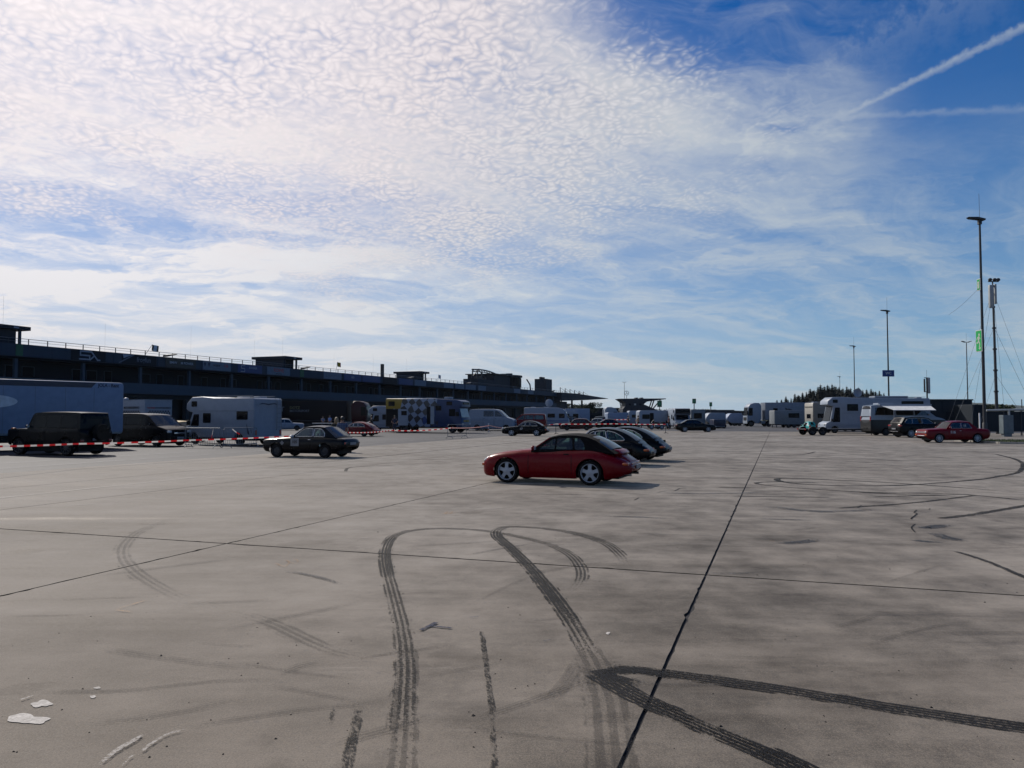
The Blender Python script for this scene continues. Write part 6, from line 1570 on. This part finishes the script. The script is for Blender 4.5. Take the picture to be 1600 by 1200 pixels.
for k in range(14): link('kerb_stone', kme, isl, (gx+kd.x*k, gy-.6+kd.y*k, 0), (0, 0, math.atan2(kd.y, kd.x)))
for k in range(5): link('kerb_stone', kme, isl, (gx-.02, gy-.6+k, 0), (0, 0, R(88)))
rng = random.Random(5); gb = MB()
for k in range(5200):
    u, v = rng.random(), rng.random(); x = gx+.2+u*13.5; y = gy-.5+v*4.3 - u*4.6*(1-v)
    a = rng.random()*6.28; hgt = rng.uniform(.05, .16); lx, ly = math.cos(a)*.05, math.sin(a)*.05
    gb.add([(x-ly*.3, y+lx*.3, .10), (x+ly*.3, y-lx*.3, .10), (x+lx, y+ly, .10+hgt)], [(0, 1, 2)])
tag(gb.build('grass', M('grass_blade', (.045, .07, .022), .8, var=.4, scale=5)), 'short rough grass on the kerbed island', 'grass', kind='stuff')

# ------------------------------------------------------------------ people
SKIN = M('skin', (.36, .20, .14), .6)
def person(name, label, loc, rz, top, legs, hair, h=1.75, arm='down', long_hair=False, z0=0.0):
    """one continuous skinned body; clothing and hair follow as children. faces +x"""
    k = h/1.75; o = None
    t = thing('person', label, 'person', (loc[0], loc[1], z0), rz)
    def skinned(nm, verts, edges, rad, mat, sub=1):
        me = bpy.data.meshes.new(nm); me.from_pydata([Vector(v)*k for v in verts], edges, [])
        ob = link(nm, me, t); ob.modifiers.new('skin', 'SKIN'); me.skin_vertices[0].data[0].use_root = True
        for i, r in enumerate(rad):
            r = r if isinstance(r, tuple) else (r, r); me.skin_vertices[0].data[i].radius = (r[0]*k, r[1]*k)
        s = ob.modifiers.new('sub', 'SUBSURF'); s.levels = sub; s.render_levels = sub
        dg = bpy.context.evaluated_depsgraph_get(); m2 = bpy.data.meshes.new_from_object(ob.evaluated_get(dg))
        ob.modifiers.clear(); ob.data = m2; m2.materials.clear(); m2.materials.append(mat); smooth_mesh(m2, 80); bpy.data.meshes.remove(me); return ob
    sh, hp = .19, .095
    el = {'down': ((.0, .26, 1.13), (.05, .25, .88)), 'hip': ((-.10, .33, 1.16), (.06, .20, .98)), 'fwd': ((.10, .24, 1.16), (.32, .17, 1.12))}[arm]
    V = [(0, 0, .98), (0, 0, 1.16), (.01, 0, 1.38), (0, 0, 1.49), (.01, 0, 1.56), (.02, 0, 1.66),
         (0, sh, 1.41), el[0], el[1], (0, -sh, 1.41), (el[0][0], -el[0][1], el[0][2]), (el[1][0], -el[1][1], el[1][2]),
         (0, hp, .90), (.02, hp+.01, .50), (-.01, hp+.02, .09), (.13, hp+.03, .04), (0, -hp, .90), (.0, -hp-.01, .50), (-.04, -hp-.02, .09), (.10, -hp-.03, .04)]
    Ed = [(0, 1), (1, 2), (2, 3), (3, 4), (4, 5), (2, 6), (6, 7), (7, 8), (2, 9), (9, 10), (10, 11), (0, 12), (12, 13), (13, 14), (14, 15), (0, 16), (16, 17), (17, 18), (18, 19)]
    Rd = [(.12, .14), (.11, .13), (.12, .15), .055, .075, .095, .065, .05, .035, .065, .05, .035, .09, .062, .045, .04, .09, .062, .045, .04]
    body = skinned('body', V, Ed, Rd, SKIN)
    skinned('shirt', [(0, 0, .95), (0, 0, 1.16), (.01, 0, 1.38), (0, sh, 1.41), tuple(Vector(el[0])*.75+Vector((0, sh, 1.41))*.25), (0, -sh, 1.41), (el[0][0]*.75, -(el[0][1]*.75+sh*.25), el[0][2]*.75+1.41*.25), (0, 0, 1.46)],
            [(0, 1), (1, 2), (2, 3), (3, 4), (2, 5), (5, 6), (2, 7)], [(.15, .17), (.14, .16), (.145, .175), .085, .07, .085, .07, .07], top)
    skinned('trousers', [(0, 0, .97), (0, hp, .88), (.02, hp+.01, .50), (-.01, hp+.02, .10), (0, -hp, .88), (.0, -hp-.01, .50), (-.04, -hp-.02, .10)],
            [(0, 1), (1, 2), (2, 3), (0, 4), (4, 5), (5, 6)], [(.135, .15), .105, .078, .062, .105, .078, .062], legs)
    hb = ellipsoid((.0*k, 0, 1.675*k), (.108*k, .095*k, .115*k))
    hb.v = [(x - (.02*k if z < 1.66*k else 0), y, z) for x, y, z in hb.v]
    if long_hair: 
        e = ellipsoid((-.05*k, 0, 1.58*k), (.085*k, .11*k, .17*k)); hb.add(e.v, e.f)
    hb.build('hair', hair, t, 60)
    for s in (1, -1): ellipsoid((.108*k, s*.034*k, 1.665*k), (.012, .014, .009)).build('eye', INK, t, 60)
    ellipsoid((.12*k, 0, 1.635*k), (.018*k, .012*k, .022*k)).build('nose', SKIN, t, 60)
    for s in (1, -1):
        hx, hy, hz_ = el[1][0]*k, s*el[1][1]*k, el[1][2]*k; hd = MB()
        e = ellipsoid((hx+.01, hy, hz_-.05*k), (.028*k, .018*k, .05*k)); hd.add(e.v, e.f)
        for f, (fx, fl) in enumerate(((-.022, .055), (-.008, .07), (.007, .075), (.021, .065))): hd.tube([(hx+.01+fx*k, hy, hz_-.085*k), (hx+.014+fx*k, hy-s*.006, hz_-(.085+fl*.6)*k), (hx+.02+fx*k, hy-s*.018, hz_-(.085+fl)*k)], .0075*k, 5)
        hd.tube([(hx+.03*k, hy, hz_-.04*k), (hx+.05*k, hy-s*.01, hz_-.085*k)], .009*k, 5)
        hd.build('hand', SKIN, t, 60)
    return t
cl = lambda n, c: M('cloth_'+n, c, .85, var=.2, scale=14)
HB, HD, HG = M('hair_brown', (.06, .035, .02), .6), M('hair_dark', (.012, .010, .009), .55), M('hair_blond', (.22, .16, .09), .6)
def plaid():
    m, b, t = new_mat('plaid_shirt'); tcn = t.nodes.new('ShaderNodeTexCoord'); s = t.nodes.new('ShaderNodeSeparateXYZ'); t.links.new(tcn.outputs['Object'], s.inputs[0])
    a = E.op('SINE', E(s.outputs[1])*70.0).ss(.2, .5); c = E.op('SINE', E(s.outputs[2])*70.0).ss(.2, .5)
    t.links.new(mixc((a+c)*.5, (.02, .035, .09), (.16, .20, .28)), b.inputs['Base Color']); b.inputs['Roughness'].default_value = .9; return m
person('person', 'person with fair hair and dark top standing behind the small race coupe', (at(526, 650, 38.6).x, 38.6), R(100), cl('black', (.015, .017, .015)), cl('dark', (.02, .022, .03)), HG, 1.68, long_hair=True)
person('person', 'person in a blue plaid shirt with dark hair behind the small race coupe', (at(535, 650, 37.6).x, 37.6), R(110), plaid(), cl('dark', (.02, .022, .03)), HD, 1.72)
person('person', 'person in a pale shirt beside the dark race lorry', (at(504.5, 650, 105).x, 105), R(-60), cl('grey', (.16, .19, .28)), cl('dark', (.02, .022, .03)), HB, 1.70, 'fwd')
person('person', 'person in a light blue shirt by the dark race lorry', (at(515.3, 650, 103).x, 103), R(-120), cl('lightblue', (.22, .33, .62)), cl('dark', (.02, .022, .03)), HB, 1.82)
person('person', 'person in black leaning towards the red fastback racing car', (at(581, 650, 72).x, 72), R(175), cl('black', (.015, .017, .015)), cl('dark', (.02, .022, .03)), HD, 1.80, 'fwd')
person('person', 'person in dark clothes standing left of the caravan doorway', (at(981.5, 650, 103).x, 103), R(-20), cl('black', (.015, .017, .015)), cl('dark', (.02, .022, .03)), HD, 1.82)
person('person', 'person in black walking past the window of the long caravan', (at(997, 650, 100).x, 100), R(200), cl('black', (.015, .017, .015)), cl('dark', (.02, .022, .03)), HD, 1.82, 'fwd')
person('person', 'person in a dark red jacket beside the motorcycle', (at(1045, 650, 101).x, 101), R(160), cl('wine', (.09, .012, .015)), cl('dark', (.02, .022, .03)), HB, 1.78, 'hip')
person('person', 'person in dark overalls near the garage end of the chequered truck', (at(620, 650, 82).x, 80.5), R(-90), cl('navy', (.02, .03, .06)), cl('navy', (.02, .03, .06)), HD, 1.78, 'hip')

# motorcycles in front of the long caravan
def motorcycle(label, px, d, rz, paint):
    t = thing('motorcycle', label, 'motorcycle', (at(px, 650, d).x, d, 0), rz)
    for x in (.72, -.68): add_wheel(t, x, .06, .31, .12, 'multi', ALLOY)
    ellipsoid((.12, 0, .86), (.30, .16, .14)).build('fuel_tank', paint, t, 60)
    MB().prism([(-.75, .82), (-.15, .74), (.0, .80), (-.45, .90), (-.80, .98)], -.12, .12, .03).build('seat', DARK, t)
    MB().box(-.30, .32, -.18, .18, .32, .68, .06).build('engine', STEEL, t)
    for s in (1, -1): MB().tube([(.72, s*.1, .31), (.45, s*.1, 1.02)], .025, 6).build('fork', CHROME, t)
    MB().tube([(.42, -.36, 1.06), (.48, 0, 1.02), (.42, .36, 1.06)], .016, 6).build('handlebar', DARK, t)
    MB().prism([(.45, .75), (.72, .85), (.62, 1.08), (.42, 1.25), (.40, 1.0)], -.17, .17, .05).build('fairing', paint, t); ellipsoid((.70, 0, .93), (.05, .09, .07)).build('headlight', LAMP, t, 60)
    MB().tube([(-.1, -.2, .34), (-.75, -.22, .46)], .05, 8).build('exhaust_pipe', CHROME, t)
    MB().tube([(-.1, .12, .3), (-.2, .28, .0)], .014, 5).build('side_stand', DARK, t)
motorcycle('black touring motorcycle parked before the long caravan', 1026, 101, R(190), BLACKP)
motorcycle('dark motorcycle with pale front lamp near the caravan doorway', 1036, 103, R(-25), DKBLUE)
# folding table with pale top beside the lorry
ft_ = thing('folding_table', 'long folding table with pale top before the dark race lorry', 'table', (at(504, 650, 98).x, 98, 0), 0)
wt_ = 30/F*98
MB().box(-wt_/2, wt_/2, -.4, .4, .82, .88, .01).build('tabletop', WPRINT, ft_)
for x in (-wt_/2+.1, wt_/2-.1):
    for y in (-.35, .35): MB().tube([(x, y, 0), (x, y, .82)], .02, 6).build('leg', DKSTEEL, ft_)

# ------------------------------------------------------------------ crowd barriers, tape posts, tape
def crowd_barrier(label, pa, pb, h=1.1, n=16, group=None):
    a, b = Vector(pa), Vector(pb); L = (b-a).length; t = thing('crowd_barrier', label, 'barrier', (*a, 0), math.atan2(b.y-a.y, b.x-a.x))
    fr = [(0.05, 0, .18), (.05, 0, h-.08), (.13, 0, h), (L-.13, 0, h), (L-.05, 0, h-.08), (L-.05, 0, .18), (.05, 0, .18)]
    MB().tube(fr, .022, 7).build('frame', STEEL, t, 40)
    bar = MB().tube([(0, 0, .18), (0, 0, h-.01)], .009, 5).mesh('bar', STEEL)
    for k in range(1, n): link('bar', bar, t, (L*k/n, 0, 0))
    foot = MB().tube([(0, -.34, .02), (0, -.16, .16), (0, .16, .16), (0, .34, .02)], .02, 6).tube([(0, 0, .16), (0, 0, .22)], .02, 5).mesh('foot', STEEL)
    for x in (.3, L-.3): link('foot', foot, t, (x, 0, 0))
    return t
g0, g1, g2 = G(288, 699.5), G(346, 700.5), G(402, 697.5)
crowd_barrier('galvanised crowd barrier closest to the black passenger van', g0, g1); crowd_barrier('galvanised crowd barrier alongside the white overcab motorhome flank', (g1[0]+.08, g1[1]), g2)
crowd_barrier('dark steel crowd barrier before the chequered motorhome truck cab', G(699, 685.6), G(729, 684.2), 1.1, 2)
crowd_barrier('pale crowd barrier beyond the chequered truck near the striped post', G(728, 674.0), G(756, 673.6), 1.1, 12)
def tape_mat():
    m, b, t = new_mat('barrier_tape'); u = t.nodes.new('ShaderNodeUVMap'); s = t.nodes.new('ShaderNodeSeparateXYZ'); t.links.new(u.outputs[0], s.inputs[0])
    f = E.op('GREATER_THAN', E.op('FRACT', E(s.outputs[0]) * (1/.62)), .5)
    t.links.new(mixc(f, (.50, .48, .47), (.36, .008, .010)), b.inputs['Base Color']); b.inputs['Roughness'].default_value = .45
    tl = t.nodes.new('ShaderNodeBsdfTranslucent'); t.links.new(mixc(f, (.50, .48, .47), (.36, .008, .010)), tl.inputs[0])
    mx = t.nodes.new('ShaderNodeMixShader'); mx.inputs[0].default_value = .55; t.links.new(b.outputs[0], mx.inputs[1]); t.links.new(tl.outputs[0], mx.inputs[2])
    t.links.new(mx.outputs[0], t.nodes['Material Output'].inputs[0]); return m
TAPE = tape_mat()
def tape(label, pts, w=.075, n=30, sag=.1):
    P_ = [];
    for (a, b) in zip(pts[:-1], pts[1:]):
        a, b = Vector(a), Vector(b)
        for k in range(n): 
            q = k/n; P_.append(a.lerp(b, q) - Vector((0, 0, sag*4*q*(1-q))))
    P_.append(Vector(pts[-1])); vs, fs, uv, L = [], [], [], 0
    for i, p in enumerate(P_):
        if i: L += (p-P_[i-1]).length
        tw = .25*math.sin(L*1.3)
        vs += [p + Vector((math.sin(tw)*w*.3, -math.sin(tw)*w*.3, -w/2)), p + Vector((0, 0, w/2))]; uv += [(L, 0), (L, 1)]
    for i in range(len(P_)-1): fs.append((2*i, 2*i+2, 2*i+3, 2*i+1))
    me = bpy.data.meshes.new('barrier_tape'); me.from_pydata(vs, [], fs); me.materials.append(TAPE); ul = me.uv_layers.new(name='UVMap')
    for lp_ in me.loops: ul.data[lp_.index].uv = uv[lp_.vertex_index]
    o = link('barrier_tape', me); tag(o, label, 'tape'); return o
def tp3(px, py, d): return at(px, py, d)
tape('red and white barrier tape stretched before the black off roader and van', [tp3(-70, 698.5, 21.0), tp3(120, 693.5, 26.5), tp3(290, 688, 31.0), tp3(462, 681, 36.5)], .058, 20, .02)
tape('red and white barrier tape passing behind the plaid shirted person', [tp3(520, 674.5, 44), tp3(610, 672.5, 54), tp3(705, 668.5, 59), tp3(764, 665, 82)], .07, 20, .10)
tape('sagging red and white tape between striped post and black numbered coupe', [tp3(764, 664.5, 82), tp3(792, 669.5, 74), tp3(868, 662.5, 72)], .06, 14, .05)
tape('red and white tape in front of maroon hatchback and black coupe', [tp3(868, 662.5, 72), tp3(960, 662.2, 74), tp3(1040, 663.0, 76)], .06, 20, .02)
tape('distant red and white tape beyond the black coupe', [tp3(925, 655.2, 118), tp3(984, 655.4, 118)], .12, 10, .05)
for k, (px, d, z0, z1) in enumerate(((333, 41.5, 1.05, .45), (363, 42, 1.06, .78))):
    p = at(px, 675, d); o = tape('loose end of barrier tape fluttering from the crowd barrier' if k == 0 else 'loose tape end tied to the second crowd barrier', [(p.x, d, z0), (p.x+(-.08 if k == 0 else .45), d-.1, z1)], .07, 8, .03)
def post(label, px, py, h, mat, striped=False):
    x, y = G(px, py); t = thing('tape_post', label, 'post', (x, y, 0), 0)
    if striped:
        for k in range(5): MB().tube([(0, 0, h*k/5), (0, 0, h*(k+1)/5)], .05, 8).build('band', REDP if k % 2 else WPRINT, t)
    else: MB().tube([(0, 0, .03), (0, 0, h)], .028, 8).build('pole', mat, t)
    for a in (0, 2.1, 4.2): MB().tube([(0, 0, .12), (.28*math.cos(a), .28*math.sin(a), .02)], .018, 5).build('foot', mat, t)
post('red and white striped post holding the barrier tape', 763.5, 675.5, 1.0, DKSTEEL, True)
post('slim dark tape post to the rear of the black numbered coupe', 868.5, 678.5, 1.05, DKSTEEL)
post('slim dark tape post to the rear of the dark blue coupe', 1040, 677.3, 1.1, DKSTEEL)

# ------------------------------------------------------------------ trees and hills
FIR = M('fir_needles', (.006, .011, .008), .9, var=.5, scale=.8); BARK = M('bark', (.03, .022, .016), .9)
LEAF = M('broad_leaf', (.025, .040, .016), .9, var=.5, scale=.8)
def fir_mesh(seed, H=16.0):
    rg = random.Random(seed); mb = MB(); tiers = 26
    for i in range(tiers):
        f = i/tiers; z = H*(.06+.93*f); rad = H*.20*(1-f)**.85*rg.uniform(.75, 1.2)+.15; nb = 11
        for k in range(nb):
            a = 2*math.pi*(k+rg.random())/nb; l = rad*rg.uniform(.55, 1.15); dr = l*rg.uniform(.25, .5)
            c, s = math.cos(a), math.sin(a); w = l*.24+.1
            for q in (.45, .75, 1.0):
                bx, by, bz = c*l*q, s*l*q, z-dr*q
                mb.add([(c*l*(q-.45)-s*w*.2, s*l*(q-.45)+c*w*.2, z-dr*(q-.45)+.1), (bx-s*w, by+c*w, bz-.25), (bx+c*w*.5, by+s*w*.5, bz), (bx+s*w, by-c*w, bz-.25)], [(0, 1, 2), (0, 2, 3)])
    mb.lathe([(H*.13, H*.03), (H*.12, H*.15), (H*.075, H*.5), (H*.03, H*.8), (.02, H*.97)], 'z', n=9)
    mb.tube([(0, 0, H*.9), (0, 0, H)], .12, 4, r1=.02)
    return mb.mesh('crown', FIR)
FIRS = [fir_mesh(s) for s in range(4)]; FTR = MB().tube([(0, 0, -1), (0, 0, 14.5)], .28, 7, r1=.06).mesh('trunk', BARK)
rg = random.Random(11)
hill = tag(MB().lathe([(34, -.3), (30, 1.0), (25, 3.0), (18, 4.4), (10, 5.2), (.01, 5.6)], 'z', (at(1306, 650, 275).x, 290, 0), 40).build('wooded_knoll', grassland, None, 60), kind='structure')
tops = [(1207,628),(1214,624),(1221,623),(1228,618),(1236,621),(1242,614),(1249,617),(1254,612),(1260,611),(1266,606),(1272,608),(1278,603),(1282,599.5),(1288,602),(1293,600),(1300,598.5),(1306,602),(1311,603),(1317,605),(1323,602),(1329,605),(1335,607),(1341,604),(1348,608),(1354,607),(1361,606),(1368,610),(1374,609),(1381,613),(1247,616),(1270,609),(1296,603),(1326,606),(1390,617)]
tops += [(x+3.4, y+3.0+(x % 5)*.8) for x, y in tops[2:28]]
for i, (px, py) in enumerate(tops):
    d = rg.uniform(245, 262) if i < 34 else rg.uniform(262, 285); p = at(px, py, d); hh = rg.uniform(13, 16.5); zb = max(-.5, p.z-hh)
    hh = p.z - zb
    t = thing('fir_tree', 'dark fir tree in the wood behind the white lorry', 'tree', (p.x, d, zb), rg.random()*6, 'fir trees on the wooded knoll')
    for me, nm in ((FIRS[i % 4], 'crown'), (FTR, 'trunk')):
        o = link(nm, me, t); o.scale = (hh/16*rg.uniform(1.0, 1.4),)*2 + (hh/16,)
def broad(label, px, ytop, d, w, group=None):
    p = at(px, ytop, d); H = p.z; rg2 = random.Random(px); t = thing('broadleaf_tree', label, 'tree', (p.x, d, 0), 0, group)
    mb = MB(); cl_ = [(rg2.gauss(0, w*.28), rg2.gauss(0, w*.28), H*rg2.uniform(.35, .92)) for _ in range(16)]
    for c0 in cl_:
        for _ in range(110):
            v = Vector((rg2.gauss(0, 1), rg2.gauss(0, 1), rg2.gauss(0, .8))).normalized()*rg2.uniform(.4, 1.0)*w*.24
            q = Vector(c0)+v
            if q.z > H: q.z = H - rg2.random()*.5
            a, b = Vector((rg2.gauss(0, 1), rg2.gauss(0, 1), rg2.gauss(0, 1))).normalized()*.32, Vector((rg2.gauss(0, 1), rg2.gauss(0, 1), rg2.gauss(0, 1))).normalized()*.32
            mb.add([q-a, q+b, q+a], [(0, 1, 2)])
    mb.build('crown', LEAF, t); MB().tube([(0, 0, 0), (.1, 0, H*.35), (0, .1, H*.75)], .25, 7, r1=.06).build('trunk', BARK, t)
    for k in range(3): MB().tube([(.05, 0, H*.3), (math.cos(k*2.1)*w*.3, math.sin(k*2.1)*w*.3, H*.65)], .12, 5, r1=.03).build('branch', BARK, t)
for px, yt, d, w in ((893, 631, 300, 9), (905, 633, 310, 8), (915, 636, 305, 5)): broad('leafy tree under the wing roof at the end of the pit building', px, yt, d, w, 'trees under the wing roof')
broad('pointed leafy tree beyond the tip of the wing roof', 922, 629, 290, 6)
for px, yt, d, w in ((950, 640, 380, 10), (1045, 639.5, 370, 9), (1062, 640, 380, 12), (1080, 639.5, 390, 10)): broad('far green tree on the skyline around the control tower', px, yt, d, w, 'skyline trees by the control tower')
for px, yt, d, w in ((1540, 634, 130, 4), (1549, 633, 128, 5), (1558, 635, 130, 4)): broad('bushy tree behind the pipe rail fence at the mast foot', px, yt, d, w, 'trees at the mast foot')
FORH = M('far_forest', (.020, .032, .026), .95, var=.3, scale=.01)
def ridge(name, pts, d, depth):
    vs = []; n = len(pts)
    for px, py in pts:
        p = at(px, py, d); vs += [(p.x, d, -2), (p.x, d+depth*.35, p.z), (p.x*1.1, d+depth, -2)]
    fs = []
    for i in range(n-1):
        for k in range(2): fs.append((3*i+k, 3*i+3+k, 3*i+4+k, 3*i+1+k))
    return tag(MB().add(vs, fs).build(name, FORH, None, 60), kind='structure')
rg = random.Random(3)
def jag(a): 
    out_ = []
    for (x0, y0), (x1, y1) in zip(a[:-1], a[1:]):
        for k in range(6): out_.append((x0+(x1-x0)*k/6, y0+(y1-y0)*k/6+rg.uniform(-.5, .5)))
    return out_ + [a[-1]]
ridge('far_hill', jag([(1030, 646), (1080, 642), (1115, 640), (1135, 638), (1160, 640), (1200, 641), (1260, 643), (1330, 645)]), 3300, 900)
ridge('far_hill', jag([(1530, 645), (1560, 637), (1578, 629), (1592, 626.5), (1620, 628), (1680, 632), (1800, 640)]), 2600, 800)
ridge('far_hill', jag([(-400, 640), (-100, 641), (300, 643), (700, 644), (950, 643), (1060, 645)]), 3000, 800)
pl_ = thing('distant_pole', 'thin dark pole on the skyline near the far hill', 'pole', (at(1597, 650, 180).x, 180, 0), 0)
MB().tube([(0, 0, 0), (0, 0, at(1597, 624, 180).z)], .1, 6).build('pole', DKSTEEL, pl_); MB().lathe([(.18, 0), (.18, .3)], 'z', n=8, cap=True).build('base', DKSTEEL, pl_)

# ------------------------------------------------------------------ air
hm = bpy.data.materials.new('air'); hm.use_nodes = True; hm.node_tree.nodes.clear()
vo = hm.node_tree.nodes.new('ShaderNodeVolumePrincipled'); mo = hm.node_tree.nodes.new('ShaderNodeOutputMaterial')
vo.inputs['Color'].default_value = (0.72, 0.84, 1.0, 1); vo.inputs['Density'].default_value = 0.00004; vo.inputs['Anisotropy'].default_value = 0.2
hm.node_tree.links.new(vo.outputs[0], mo.inputs['Volume'])
tag(MB().box(-7500, 7500, -3500, 9500, -3.5, 110).build('haze', hm), 'thin pale haze in the air over the paddock', 'haze', kind='stuff')
